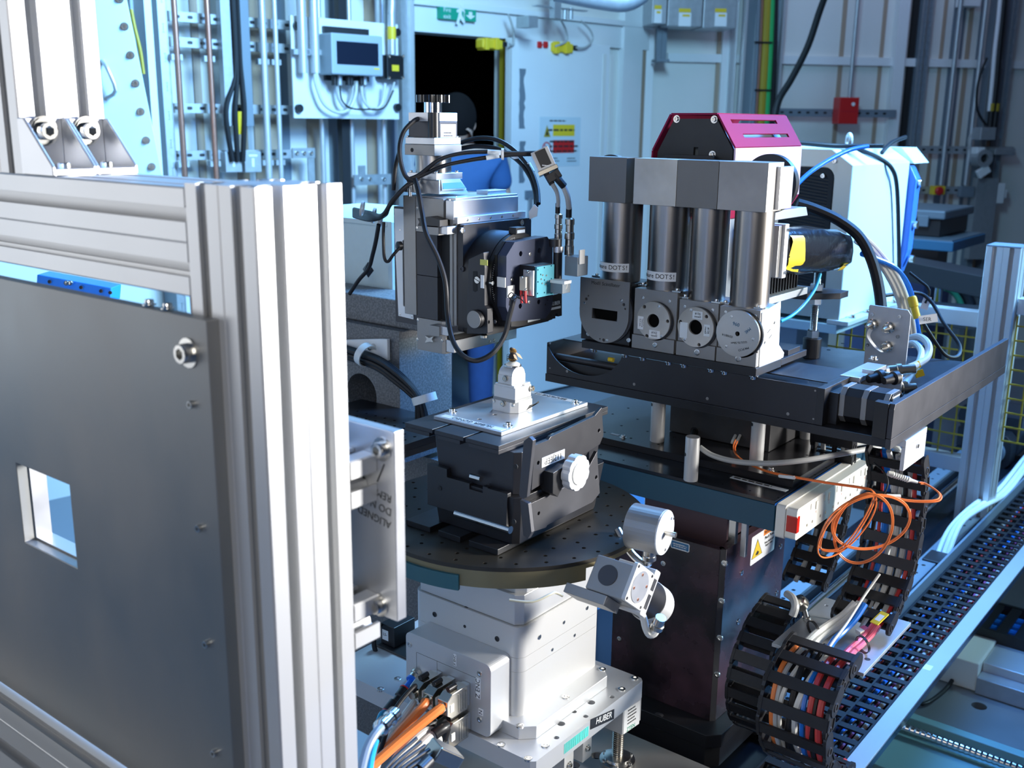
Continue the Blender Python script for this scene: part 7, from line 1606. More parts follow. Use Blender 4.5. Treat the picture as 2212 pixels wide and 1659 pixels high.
wcable(W1, 'black cable loop from the panel', [(734, 175), (738, 215), (760, 234), (800, 236), (830, 232), (850, 195)], .26, .004, 'black_rubber', 'black_cable')
wcable(W1, 'pale cable from the panel to the junction box', [(780, 175), (785, 215), (805, 236), (825, 225), (832, 180)], .255, .007, 'light_cable', 'white_cable')
wcable(W1, 'grey cable from the panel rising to the junction box', [(788, 175), (792, 225), (820, 235), (840, 215), (852, 178)], .25, .006, 'grey_cable', 'grey_cable')
# leaning pale cabinet side with bolts at far left
FA = Fr(at(280, 200, 3.4), 62)
lpn = thing('leaning_panel', 'large pale cyan sloping steel panel with a row of bolts at the far left', 'panel', FA.P(0, 0, .3))
pp_ = [FA.uz(*p) for p in ((60, -60), (262, -60), (352, 385), (372, 480), (60, 480))]
ob('panel', FA.B().prism(pp_, 'y', -.03, 0), mat('cyan_panel', (.62, .76, .78), .45, 0, .03, 3), lpn, smooth=False, bevel=.002)
for px, py in ((258, -2), (269, 57), (282, 119), (293, 180), (304, 241), (316, 303), (328, 360)): u, z_ = FA.uz(px, py, .002); screw(lpn, FA.P(u, .0, z_), FA.n, .0085, 'cap', M['steel'], 'bolt')
hd_ = [FA.uz(*p, .03) for p in ((222, 130), (240, 150), (250, 195), (232, 212))]
ob('handle', B().tube([FA.P(hd_[0][0], 0, hd_[0][1]), FA.P(hd_[1][0]-.01, .03, hd_[1][1]), FA.P(hd_[2][0], .03, hd_[2][1]), FA.P(hd_[3][0], 0, hd_[3][1])], .007, 10, 3), M['profile_aluminium'], lpn)
gst = thing('grey_column', 'dark grey steel column standing between the sloping panel and the rails', 'column', W1.P(*[W1.uz(305, 300, .3)[0], .3, FL]))
ob('column', W1.rb(276, -60, 322, 480, .12, .40), M['slate_blue'], gst); ob('white_face', W1.rb(322, -60, 344, 480, .10, .30), M['white_paint'], gst)
cable('yellow_hose', 'yellow hose hanging at the edge of the sloping panel', [FA.P(*(lambda q: (q[0], -.05, q[1]))(FA.uz(px, py, -.05))) for px, py in ((283, 20), (291, 60), (303, 110), (310, 160))], .006, 'yellow_paint')
# --- door, lintel, jambs
struct('trim_20', W1.B().box(dl, cu-.02, .001, .03, dtop, dtop+.13), M['white_paint'])
struct('trim_21', W1.B().box(dl-.02, cu-.02, .001, .055, dtop+.131, dtop+.16), M['white_paint'])
yj = thing('yellow_jamb', 'yellow painted door jamb at the right of the dark doorway', 'door jamb', W1.P(dr, 0, FL)); uj, _ = W1.uz(1087, 200, .0)
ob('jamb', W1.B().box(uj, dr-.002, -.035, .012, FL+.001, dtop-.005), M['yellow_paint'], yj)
sdr = W1.uz(1312, 300, .10)[0]; sdl = W1.uz(1100, 300, .10)[0]; sdt = W1.uz(1112, 82, .10)[1]
dr_ = thing('sliding_door', 'big pale sliding hutch door standing open right of the dark doorway', 'door', W1.P((sdl+sdr)/2, .08, FL))
ob('leaf', W1.B().box(sdl, sdr, .06, .10, FL+.02, sdt), M['white_paint'], dr_, bevel=.003); ob('edge_strip', W1.B().box(sdl+.0, sdl+.05, .1003, .115, FL+.02, sdt), M['white_paint'], dr_)
for k, (px0, px1) in enumerate(((1300, 1307), (1316, 1322))): u0_, _ = W1.uz(px0, 200, .1); u1_, _ = W1.uz(px1, 200, .1); ob('groove', W1.B().box(u0_, u1_, .1003 if k == 0 else .0605, .104, FL+.02, sdt-.05), M['cream_panel'], dr_)
for y0, y1 in ((148, 278), (305, 395)):
    pts = []; a = W1.uz(1122, y0, .1005); b_ = W1.uz(1133, y1, .1005); n = 14
    L_ = [(a[0]+random.uniform(-.002, .004), a[1]+(b_[1]-a[1])*k/n) for k in range(n+1)]; R_ = [(b_[0]+random.uniform(-.012, .006), a[1]+(b_[1]-a[1])*k/n) for k in range(n, -1, -1)]
    ob('scuffed_grip', W1.B().prism(L_+R_, 'y', .1004, .1012), M['slate_blue'], dr_, smooth=False)
u, z_ = W1.uz(1148, 445, .11); ob('lock_plate', W1.rb(1137, 412, 1158, 428, .1003, .115), M['slate_blue'], dr_); ob('lock_handle', W1.rb(1144, 428, 1150, 470, .1003, .12), M['galvanised'], dr_)
nt_ = wthing(W1, 'safety_notice', 'white safety notice with yellow and red fields on the sliding door', 'sign', 1210, 350, .103)
pl_ = ob('sheet', W1.rb(1166, 252, 1252, 358, .1004, .1015), mat('notice_white', (.60, .70, .74), .4), nt_)
ob('yellow_field', W1.rb(1195, 269, 1241, 294, .1015, .1022), M['yellow'], nt_); ob('red_field', W1.rb(1195, 303, 1240, 330, .1015, .1022), M['red'], nt_)
tr = [W1.uz(*p, .1022) for p in ((1175, 296), (1189, 296), (1182, 270))]; ob('warning_triangle', W1.B().prism(tr, 'y', .1015, .1022), M['yellow_paint'], nt_)
tr2 = [W1.uz(*p, .1022) for p in ((1179, 292), (1185, 292), (1182, 280))]; ob('trefoil', W1.B().prism(tr2, 'y', .1022, .1026), M['ink'], nt_)
u, z_ = W1.uz(1181, 320, .1022); ob('prohibition_ring', B().ring(W1.P(u, .1015, z_), W1.n, .028, .036, .0006, 24), M['red'], nt_); ob('prohibition_bar', B().beam(W1.P(u-.022, .102, z_+.022), W1.P(u+.022, .102, z_-.022), .006, .001, W1.n), M['red'], nt_)
for px, py, w2, n_, pt_ in ((1208, 261, .16, 1, .02), (1218, 281, .26, 1, .03), (1218, 316, .24, 3, .028), (1195, 345, .10, 2, .016), (1235, 345, .08, 2, .016)):
    u, z_ = W1.uz(px, py, .1023); print_lines(nt_, W1.P(u, .1026, z_), W1.u, (0, 0, 1), w2, n_, pt_, M['ink'])
# exit sign
es = wthing(W1, 'exit_sign', 'green fire exit sign above the dark doorway', 'sign', 990, 43, .06)
zt_ = W1.uz(952, 14, .06)[1]; zb_ = W1.uz(952, 40, .06)[1]; u0, u1 = W1.uz(951, 28, .06)[0], W1.uz(1029, 28, .06)[0]
ob('panel', W1.B().box(u0, u1, .031, .058, zb_-.0, zt_), M['green_sign'], es); zm_ = (zb_+zt_)/2; uw = u1-u0
ob('divider', W1.B().box(u0+uw*.655, u0+uw*.668, .058, .0588, zb_, zt_), M['white_label'], es)
text(es, 'Fire\nexit', W1.P(u0+uw*.19, .0595, zm_), W1.u, (0, 0, 1), (zt_-zb_)*.55, M['white_label'])
uq = u0+uw*.55; ob('running_figure', W1.B().prism([(uq-.03, zm_-.05), (uq-.012, zm_-.052), (uq, zm_-.02), (uq+.025, zm_-.045), (uq+.035, zm_-.035), (uq+.01, zm_), (uq+.012, zm_+.02), (uq+.035, zm_+.01), (uq+.03, zm_+.025), (uq+.005, zm_+.035), (uq-.025, zm_+.02), (uq-.022, zm_+.008), (uq-.008, zm_+.012), (uq-.015, zm_-.015)], 'y', .058, .0588), M['white_label'], es); ob('figure_head', B().cyl(W1.P(uq+.012, .058, zm_+.046), W1.n, .010, .0008, 14), M['white_label'], es)
uq = u0+uw*.84; ob('arrow', W1.B().prism([(uq, zb_+.01), (uq+.035, zm_), (uq+.012, zm_), (uq+.012, zt_-.012), (uq-.012, zt_-.012), (uq-.012, zm_), (uq-.035, zm_)], 'y', .058, .0588), M['white_label'], es)
# interlock switches above the doors
def interlock(px, py, m_, lab, wpx=44, hpx=24, w_=.12):
    t = wthing(W1, 'interlock_switch', lab, 'switch', px, py+hpx/2, w_)
    ob('body', W1.rb(px-wpx/2, py-hpx/2, px+wpx/2, py+hpx/2, .058, w_), M[m_], t, bevel=.008)
    for dx_ in (-.25, .25): ob('rib', W1.rb(px+wpx*dx_-4, py-hpx/2-2, px+wpx*dx_+4, py+hpx/2+1, .058, w_+.012), M[m_], t, bevel=.004)
    ob('plug', W1.rb(px+wpx/2, py-5, px+wpx/2+9, py+6, .06, w_-.01), M['black_plastic'], t, bevel=.002)
interlock(1065, 95, 'yellow', 'left yellow interlock switch over the doorway'); interlock(1217, 103, 'yellow', 'right yellow interlock switch over the sliding door'); interlock(1174, 97, 'red', 'small red interlock switch beside the right yellow one', 26, 12, .10)
wcable(W1, 'grey cable dangling from the left interlock switch', [(1098, 30), (1108, 62), (1110, 95), (1100, 95)], .13, .006, 'grey_cable', 'grey_cable')
wcable(W1, 'grey cable dangling to the red interlock switch', [(1210, 40), (1222, 65), (1224, 88), (1200, 100)], .13, .006, 'grey_cable', 'grey_cable')
wcable(W1, 'grey cable looping to the right interlock switch', [(1255, 45), (1275, 65), (1280, 85), (1265, 102), (1245, 103)], .13, .006, 'grey_cable', 'grey_cable')
cth = thing('strut_assembly', 'grey strut channel cross bar over the sliding door', 'strut', W1.P(W1.uz(1210, 15, .3)[0], .3, 2.3))
ob('cross_bar', W1.rb(1160, 10, 1270, 25, .26, .30), M['galvanised'], cth); ob('post', W1.rb(1143, 33, 1162, 60, .20, .30), M['galvanised'], cth); ob('post', W1.rb(1200, -60, 1212, 40, .27, .31), M['galvanised'], cth)
for px in (1207, 1225, 1238): u, z_ = W1.uz(px, 33, .3); ob('gland', B().cyl(W1.P(u, .28, z_-.02), (0, 0, 1), .014, .06, 12), M['galvanised'], cth)
# posts and trims near the corner; the tan strip is painted shade
for k, (L, R, w_, m_) in enumerate(((1345, 1385, .05, 'white_paint'), (1386, 1400, .02, 'tan_shade'))):
    u0_, _ = W1.uz(L, 200, w_); u1_, _ = W1.uz(R, 200, w_); struct('trim_%d' % (30+k), W1.B().box(u0_, u1_, .001, w_, FL, CZ), M[m_])
# --- right wall; tan strips are rib shadows put in as colour
for k, (L, R, w_, m_) in enumerate(((1398, 1418, .06, 'white_paint'), (1556, 1566, .02, 'tan_shade'), (1567, 1584, .05, 'white_paint'), (1585, 1598, .08, 'profile_aluminium'), (1823, 1832, .008, 'tan_shade'), (1911, 1919, .008, 'tan_shade'), (1945, 1968, .06, 'white_paint'), (1976, 1987, .03, 'near_black'), (2042, 2049, .008, 'tan_shade'), (2064, 2078, .008, 'slate_blue'), (2098, 2107, .008, 'tan_shade'), (2167, 2176, .008, 'tan_shade'), (2195, 2204, .008, 'near_black'), (2085, 2090, .008, 'slate_blue'), (2122, 2130, .008, 'slate_blue'))):
    u0_, _ = W2.uz(L, 0, w_); u1_, _ = W2.uz(R, 0, w_); struct('trim_%d' % (40+k), W2.B().box(u0_, u1_, .0005, w_, FL, CZ), M[m_])
zb1_, zb0_ = W2.uz(1500, 116, .03)[1], W2.uz(1500, 134, .03)[1]
struct('trim_60', W2.B().box(.1, 7, .001, .035, zb0_, zb1_), M['white_paint'])
slotted_rail(W2, 1676, 1936, 242, 246, .10, 'slotted_rail', 'dark slotted rail behind the red box on the back wall', m='slate_blue', hgt=.05)
slotted_rail(W2, 1965, 2190, 323, 325, .10, 'slotted_rail', 'slotted rail at the right of the back wall, upper one', m='galvanised', hgt=.05); slotted_rail(W2, 1965, 2110, 410, 412, .10, 'slotted_rail', 'slotted rail at the right of the back wall, behind the emergency stop', m='galvanised', hgt=.05)
rb2 = wthing(W2, 'red_box', 'red alarm call box with white round button on the back wall', 'box', 1832, 268, .20)
ob('box', W2.rb(1815, 210, 1852, 268, .105, .20), M['red'], rb2, bevel=.003); u, z_ = W2.uz(1843, 225, .2); ob('button', B().cyl(W2.P(u, .2, z_), W2.n, .012, .004, 16), M['white_label'], rb2); ob('seam', W2.rb(1815, 240, 1852, 241, .2, .2008), M['magenta_paint'], rb2)
vpipe(W2, 1850, -1, 1838, 212, .15, .013, 'galvanised', 'conduit', 'thin steel conduit dropping to the red alarm box')
for px, w_, r, lab in ((2068, .14, .015, 'steel conduit on the back wall left of the emergency stop area'), (2122, .14, .015, 'steel conduit on the back wall right of the emergency stop')):
    vpipe(W2, px, -1, px-28, 400, w_, r, 'galvanised', 'conduit', lab)
for k, (px, w_) in enumerate(((1992, .06), (2003, .06), (2150, .09), (2185, .09))):
    a = W2.uz(px, 100, w_); t = thing('wall_channel', ('tall slotted channel left of the corner conduit', 'second tall slotted channel beside the first', 'tall cable channel with the thick black cable', 'last tall channel at the right picture edge')[k], 'channel', W2.P(a[0], w_, FL))
    hs_ = [rrect(a[0]-.009, a[0]+.009, FL+.3+j*.09, FL+.34+j*.09, .006, 2) for j in range(28)]
    ob('channel', W2.B().prism(rect(a[0]-.022, a[0]+.022, FL+.001, 3.3), 'y', w_-.003, w_, hs_), M['galvanised'], t, ang=20); ob('back', W2.B().box(a[0]-.022, a[0]+.022, .0095, w_-.004, FL+.001, 3.3), M['slate_blue'], t)
est = wthing(W2, 'emergency_stop', 'yellow emergency stop box with red button on the back wall', 'button', 2030, 420, .18)
ob('box', W2.rb(2018, 402, 2041, 421, .105, .16), M['yellow'], est, bevel=.003); u, z_ = W2.uz(2026, 412, .16); ob('button', B().lathe(W2.P(u, .16, z_), W2.n, [(.02, 0), (.028, .01), (.028, .025), (.02, .03)], 18), M['red'], est)
wcable(W2, 'yellow banded cable above the emergency stop', [(2036, 372), (2034, 388), (2032, 402)], .13, .010, 'yellow_paint', 'yellow_cable')
soc = wthing(W2, 'grey_socket', 'grey socket box right of the emergency stop', 'box', 2090, 425, .15); ob('box', W2.rb(2077, 403, 2104, 426, .105, .15), M['slate_blue'], soc, bevel=.003)
# cylinder valve group at the right wall
vg = wthing(W2, 'wall_device', 'grey wall device with round black port and angled handle', 'device', 2135, 400, .3)
ob('top_box', W2.rb(2120, 275, 2150, 303, .12, .24), M['galvanised'], vg, bevel=.006); ob('tee', W2.rb(2112, 318, 2128, 334, .12, .22), M['white_paint'], vg, bevel=.006); ob('tee_arm', W2.rb(2150, 320, 2193, 335, .12, .2), M['galvanised'], vg, bevel=.006)
u, z_ = W2.uz(2128, 342, .24); ob('port', B().ring(W2.P(u, .12, z_), W2.n, .030, .058, .12, 24), M['galvanised'], vg); ob('port_inside', B().cyl(W2.P(u, .12, z_), W2.n, .032, .09, 20), M['black_plastic'], vg)
a = W2.uz(2108, 378, .2); b_ = W2.uz(2132, 362, .2); ob('handle', B().beam(W2.P(a[0], .22, a[1]), W2.P(b_[0], .22, b_[1]), .06, .03, W2.n), M['white_paint'], vg, bevel=.006); ob('stem', W2.rb(2113, 385, 2137, 560, .10, .16), M['galvanised'], vg)
ob('valve_cap', W2.rb(2135, 410, 2175, 428, .105, .15), M['white_paint'], vg, bevel=.006); ob('valve_body', W2.rb(2152, 396, 2168, 440, .105, .16), M['white_paint'], vg, bevel=.006)
wcable(W2, 'thick black cable in a split white hose running down at the top right', [(2172, -30), (2165, 40), (2158, 110), (2152, 180), (2145, 240)], .18, .022, 'black_rubber', 'black_cable'); wcable(W2, 'white split hose beside the thick black cable at the top right', [(2163, -30), (2157, 40), (2149, 110), (2143, 180), (2137, 240)], .18, .014, 'white_paint', 'white_hose')
for k in (0, 1): wcable(W2, ('left', 'right')[k]+' black plug tail with yellow band above the wall device', [(2142+k*10, 236), (2140+k*10, 255), (2138+k*9, 275)], .18, .020, 'black_rubber', 'black_cable'); tag(ob('cable_tag', B().cyl(W2.P(W2.uz(2141+k*10, 240, .18)[0], .18, W2.uz(2141, 240, .18)[1]), (0, 0, 1), .022, .05, 14), M['yellow_paint']), ('left', 'right')[k]+' yellow band above the wall device', 'tag')
wcable(W2, 'thin grey cable curling left of the wall device', [(2120, 288), (2100, 288), (2092, 305), (2095, 330)], .15, .006, 'grey_cable', 'grey_cable'); wcable(W2, 'dark cable sweeping down beside the corner conduit', [(2132, 125), (2118, 160), (2110, 200), (2112, 240), (2130, 270)], .16, .008, 'black_rubber', 'black_cable')
# coloured cables and boxes at top middle
for px0, px1, r, m_, cn in ((1648, 1634, .010, 'copper', 'thin rust coloured'), (1658, 1644, .026, 'yellow_paint', 'thick ochre'), (1667, 1655, .022, 'green_cable', 'green'), (1640, 1627, .012, 'slate_blue', 'grey blue'), (1677, 1668, .014, 'black_rubber', 'black')):
    wcable(W2, cn+' cable running down the cable tray above the red camera', [(px0, -20), ((px0+px1)/2+1, 120), (px1, 250), (px1-4, 330)], .16, r, m_, 'tray_cable')
ct = thing('cable_tray', 'vertical steel cable tray with edges above the red camera', 'cable tray', W2.P(W2.uz(1640, 100, .1)[0], .1, 1.0)); a = W2.uz(1603, 100, .1); b_ = W2.uz(1683, 100, .1); ob('back', W2.B().box(a[0], b_[0], .09, .10, FL+.001, 3.3), M['slate_blue'], ct)
for u in (a[0], a[0]+(b_[0]-a[0])*.36, b_[0]): ob('edge', W2.B().box(u-.008, u+.008, .09, .15, FL+.001, 3.3), M['profile_aluminium'], ct)
for py in (92, 195): u, z_ = W2.uz(1645, py, .18); tag(ob('cable_tie', W2.B().box(u-.05, u+.07, .186, .190, z_-.006, z_+.006), M['black_plastic']), ('upper' if py < 100 else 'lower')+' dark tie across the coloured cables', 'tie')
for k, (L, R, Bt) in enumerate(((1408, 1441, 52), (1442, 1518, 58), (1519, 1592, 62))):
    t = wthing(W2, 'steel_cabinet', ('left', 'middle', 'right')[k]+' hanging steel electrical cabinet with yellow and white label', 'cabinet', (L+R)/2, Bt, .35)
    ob('body', W2.B().box(W2.uz(L, 30, .35)[0]+.002, W2.uz(R, 30, .35)[0]-.002, .10, .35, W2.uz(R, Bt, .35)[1], 2.9), M['galvanised'], t, bevel=.004)
    lx_ = (1414, 1467, 1545)[k]; lw = (15, 25, 24)[k]; ob('label_top', W2.rb(lx_, 18-7*(k == 0), lx_+lw, 27-7*(k == 0), .35, .352), M['yellow'], t); ob('label', W2.rb(lx_, 27-7*(k == 0), lx_+lw, 57-7*(k == 0), .35, .352), M['white_label'], t); ob('label_mark', W2.rb(lx_+lw*.3, 31-7*(k == 0), lx_+lw-2, 36-7*(k == 0), .352, .353), M['yellow'], t)
stc = thing('strut_channel', 'short double strut channel hanging below the steel cabinets', 'strut', W2.P(W2.uz(1430, 130, .2)[0], .2, 2.0))
for L, R in ((1422, 1428), (1431, 1439)): ob('channel', W2.rb(L, 40, R, 128, .16, .20), M['slate_blue'], stc)
ob('foot', W2.rb(1419, 127, 1446, 133, .12, .24), M['slate_blue'], stc)
cable('black_hose', 'heavy black cable sweeping down across the top right background', [at(1795, -40, 5.4), at(1772, 20, 5.4), at(1745, 100, 5.4), at(1710, 170, 5.4), at(1683, 215, 5.4), at(1672, 260, 5.4)], .018, 'black_rubber')
tag(ob('round_duct', B().tube([at(1200, -25, 4.2), at(1290, -8, 4.2), at(1350, -2, 4.2), at(1385, -20, 4.2)], .05, 14), M['galvanised']), 'corrugated round duct just inside the top edge of the picture', 'duct')
sm_ = wthing(W2, 'wall_switch', 'small black and yellow switch low beside the corner post', 'switch', 1358, 340, .1); ob('body', W2.rb(1346, 308, 1370, 340, .002, .08), M['black_plastic'], sm_, bevel=.003); ob('label', W2.rb(1357, 324, 1369, 336, .08, .082), M['yellow_paint'], sm_)
wth = thing('wall_hook', 'white wall fitting at the top of the back wall', 'fitting', W2.P(W2.uz(2100, 5, .12)[0], .12, 2.3)); ob('plate', W2.rb(2085, -8, 2118, 14, .01, .12), M['white_paint'], wth, bevel=.004)

# ================================================================== WHITE MACHINE CABINET BEHIND THE DETECTORS
cx0 = at(1820, 600, 2.8); XC, YC = cx0.x, cx0.y
yC1 = on(1940, 600, 'x', XC).y; zct = on(1818, 357, 'y', YC).z; zct2 = on(1795, 323, 'y', YC).z; zcb = on(1800, 690, 'y', YC).z
mc2 = thing('machine_cabinet', 'large pale machine cabinet with black vented front and eye bolt on top', 'cabinet', (XC-.25, YC+.2, zcb))
xch = on(1797, 323, 'y', YC).x; XL = on(1560, 330, 'y', YC).x
out_ = [(XL, zcb), (XC, zcb), (XC, zct), (xch, zct2), (XL, zct2)]
ob('body', B().prism(out_, 'y', YC+.004, yC1), mat('cabinet_white', (.74, .80, .80), .35, .1, .02, 3), mc2, smooth=False, bevel=.002)
vi = rrect(XL+.05, XC-.045, zcb+.05, zct2-.045, .03, 5)
ob('front_frame', B().prism(out_, 'y', YC-.002, YC+.0035, [vi]), mat('frame_metal', (.50, .50, .46), .35, .6, .05, 8), mc2, smooth=False)
ob('vent_seal', B().prism(rrect(XL+.052, XC-.047, zcb+.052, zct2-.047, .028, 5), 'y', YC-.004, YC+.003, [rrect(XL+.065, XC-.060, zcb+.065, zct2-.060, .022, 5)]), M['black_rubber'], mc2)
b = B(); y_ = zcb+.07
lv = ob('vent_panel', B().box(XL+.06, XC-.055, YC+.0005, YC+.003, zcb+.06, zct2-.055), M['louvre'], mc2)
b = B(); k = 0
while y_ < zct2-.07:
    b.add([(XL+.066, YC-.003, y_+.03), (XC-.061, YC-.003, y_-.0), (XC-.061, YC+.0005, y_-.004), (XL+.066, YC+.0005, y_+.026)], [(0, 1, 2, 3)]); y_ += .0085
ob('louvres', b, M['louvre'], mc2, kind='stuff', smooth=False)
for px, py in ((1778, 380), (1803, 348)): screw(mc2, on(px, py, 'y', YC-.004), '-y', .006, 'button')
ob('lower_flange', B().box(XC-.03, XC+.03, YC-.01, yC1+.02, zcb-.012, zcb-.0005), M['satin_silver'], mc2, bevel=.001)
for k in range(4): screw(mc2, (XC+.014, YC+.06+k*.11, zcb), '+z', .007, 'cap')
eb = thing('eye_bolt', 'steel lifting eye bolt on top of the machine cabinet', 'bolt', at(1833, 322, 2.9)); p = on(1833, 318, 'y', YC+.12)
ob('ring', B().lathe((p.x, p.y, p.z+.018), (.8, .6, 0), [(.016+.006*math.cos(t), .006*math.sin(t)) for t in [2*math.pi*k/10 for k in range(11)]], 24), M['satin_silver'], eb); ob('shank', B().cyl((p.x, p.y, zct2), (0, 0, 1), .009, max(.01, p.z-zct2), 14), M['satin_silver'], eb)
cable('black_cable', 'black cable lying over the right shoulder of the machine cabinet', [on(px, py, 'x', XC+o_) for px, py, o_ in ((1845, 318, -.06), (1875, 330, -.03), (1900, 342, -.01), (1925, 362, .012), (1937, 400, .014), (1941, 500, .014), (1943, 640, .014))], .006, 'black_rubber')
cable('black_cable', 'black cable end curling up from the cabinet top', [on(px, py, 'x', XC-.02) for px, py in ((1905, 330), (1915, 318), (1930, 306), (1956, 296))], .006, 'black_rubber')
for i in range(3): cable('black_cable', 'loose black cable lying on the cabinet roof', [(XL+.02+i*.02, YC+.05, zct2+.006), (XL+.15, YC+.08+i*.02, zct2+.014), (XL+.3, YC+.06+i*.02, zct2+.008), (XL+.38+i*.02, YC+.1, zct2+.01)], .006, 'black_rubber', group='loose black cables on the cabinet roof')
rp = thing('rear_cover', 'royal blue plastic cover with clamps at the back of the machine cabinet', 'cover', (XC-.1, yC1+.05, zcb))
ob('cover', B().prism([(XC+.0, zcb+.08), (XC+.018, zcb+.15), (XC+.022, zct-.05), (XC+.0, zct-.01), (XC-.3, zct), (XC-.3, zcb+.08)], 'y', yC1+.004, yC1+.05), mat('royal_blue', (.05, .17, .55), .4), rp, bevel=.004); ob('top_hood', B().prism([(XC-.3, zct-.005), (XC+.012, zct-.005), (XC-.03, zct2), (XC-.3, zct2)], 'y', yC1+.004, yC1+.14), M['cabinet_white'], rp)
for f in (.3, .55, .85): ob('clamp', B().cyl((XC+.020, yC1+.03, zcb+(zct-zcb)*f), (1, 0, 0), .012, .012, 14), M['nickel'], rp)
mb2 = thing('machine_stand', 'pale blue steel stand under the machine cabinet', 'stand', (XC-.2, YC+.2, FL)); zs3 = on(1815, 722, 'y', YC).z
ob('top_beam', B().box(XL-.1, XC-.0, YC-.01, yC1+.05, zs3, zcb-.0125), mat('stand_blue', (.42, .56, .64), .4, .2), mb2, bevel=.002)
ob('leg', B().box(XC-.30, XC-.14, YC+.06, YC+.30, FL+.001, zs3-.0005), M['slate_blue'], mb2, bevel=.002)
ob('foot_beam', B().box(XL-.1, XC-.02, YC+.05, YC+.35, .70, .76), M['slate_blue'], mb2)
# blue air hoses
cable('blue_hose', 'blue air hose sticking up to the right in front of the cabinet front', [at(1722, 398, 2.0), at(1750, 372, 2.05), at(1790, 346, 2.1), at(1835, 324, 2.15), at(1874, 316, 2.2)], .0045, 'blue_tube')
cable('blue_hose', 'thin teal hose curving down from the camera plate to the rightmost module', [at(1772, 592, 1.95), at(1760, 625, 1.93), at(1735, 660, 1.90), at(1710, 682, 1.87), at(1686, 694, 1.85)], .0030, 'teal_tube')
cable('blue_hose', 'thick blue hose arching from the taped camera down past the socket plate', [at(1862, 548, 2.0), at(1890, 558, 2.02), at(1935, 580, 2.05), at(1965, 625, 2.08), at(1978, 690, 2.10), at(1988, 745, 2.12)], .0055, 'blue_tube')
cable('braided_cable', 'thick black braided cable arching over the taped camera and down to the socket plate', [at(1722, 440, 2.0), at(1760, 452, 2.0), at(1810, 475, 2.0), at(1855, 510, 2.0), at(1882, 560, 1.99), at(1898, 620, 1.98), at(1903, 680, 1.96), at(1888, 735, 1.93)], .0105, 'black_rubber')
for k in range(3): cable('grey_cable', ('outermost', 'middle', 'innermost')[k]+' of the pale grey cables arching right of the taped camera', [at(1852-k*2, 500+k*10, 2.02), at(1895-k*4, 540+k*6, 2.04), at(1945-k*8, 610+k*4, 2.06), at(1970-k*9, 690, 2.08), at(1976-k*8, 750, 2.1)], .0052, 'light_cable')
cable('black_cable', 'black cable making a long loop at the right over the tray lip', [at(1900, 640, 2.1), at(1975, 632, 2.15), at(2010, 650, 2.15), at(2040, 700, 2.12), at(2072, 745, 2.1), at(2068, 770, 2.08), at(2040, 765, 2.06), at(2005, 715, 2.05), at(1985, 680, 2.06)], .0038, 'black_rubber')
cable('black_cable', 'thin black cable tail rising beyond the blue hose', [at(1964, 588, 2.2), at(1985, 605, 2.2), at(2003, 620, 2.2), at(2007, 635, 2.2), at(1998, 655, 2.2)], .0030, 'black_rubber')
for p0, p1, lab in (((1985, 692, 2.0), (2025, 686, 2.0), 'white printed flag label on the black cable loop'), ((2005, 640, 2.198), (1995, 668, 2.20), 'white strip label on the thin cable tail')):
    t = thing('flag_label', lab, 'label', at(*p0)); ob('flag', B().beam(at(*p0), at(*p1), .016, .0008, FW), M['white_label'], t)
    if p0[0] == 1985: text(t, 'SER', at(2003, 690, 1.995), RV, UV, .010, M['ink'])
cable('grey_hose', 'grey hose bending round from the socket plate to the tray connectors, outer', [at(1955, 735, 1.98), at(1985, 728, 1.95), at(2005, 745, 1.92), at(2003, 770, 1.90), at(1985, 785, 1.86), at(1962, 795, 1.80)], .0070, 'grey_cable'); cable('grey_hose', 'grey hose bending round from the socket plate to the tray connectors, inner', [at(1952, 748, 1.96), at(1975, 742, 1.94), at(1990, 760, 1.90), at(1982, 790, 1.86), at(1965, 812, 1.82), at(1955, 830, 1.78)], .0060, 'grey_cable')
for px, py, lab in ((1978, 790, 'upper small yellow printed cable tag by the tray lip'), (1986, 808, 'lower small yellow printed cable tag by the tray lip')):
    tag(ob('cable_tag', B().beam(at(px-9, py+2, 1.84), at(px+9, py-4, 1.84), .012, .003, FW), M['yellow']), lab, 'tag')
tag(ob('yellow_connector', B().lathe(at(1969, 640, 2.05), at(1978, 675, 2.05)-at(1969, 640, 2.05), [(.007, 0), (.009, .004), (.009, .02), (.007, .022), (.007, .045)], 14), M['yellow']), 'yellow ribbed cable connector beside the blue hose', 'connector')

# ================================================================== BLUE TABLE, FENCE AND POSTS AT THE RIGHT
def dbox(parent, name, px, py, d, sx_, sy_, sz_, m_, bev=.002):
    c = at(px, py, d); return ob(name, B().box(c.x-sx_/2, c.x+sx_/2, c.y-sy_/2, c.y+sy_/2, c.z-sz_/2, c.z+sz_/2), M[m_], parent, bevel=bev)
dT = 4.6; pA_ = at(2060, 523, dT); zA = pA_.z
bt = thing('blue_granite_table', 'blue edged granite table in the right background', 'table', (pA_.x-.4, pA_.y+.3, zA-.15))
pR = on(2130, 502, 'x', pA_.x); zBt = on(2060, 545, 'y', pA_.y).z
ob('tabletop', B().box(pA_.x-1.2, pA_.x, pA_.y, pR.y, zBt, zA), mat('table_blue', (.04, .17, .30), .4), bt, bevel=.004); ob('table_surface', B().box(pA_.x-1.19, pA_.x-.01, pA_.y+.01, pR.y-.01, zA, zA+.004), M['slate_blue'], bt)
for dx_ in (-.75, -.15): ob('leg', B().box(pA_.x+dx_-.06, pA_.x+dx_+.06, pA_.y+.1, pA_.y+.25, FL+.001, zBt-.0005), M['black_steel'], bt)
gbx = thing('lidded_case', 'grey storage case with pale lid on the blue table', 'case', (pA_.x-.35, pA_.y+.25, zA)); q0 = on(2035, 515, 'z', zA+.004); 
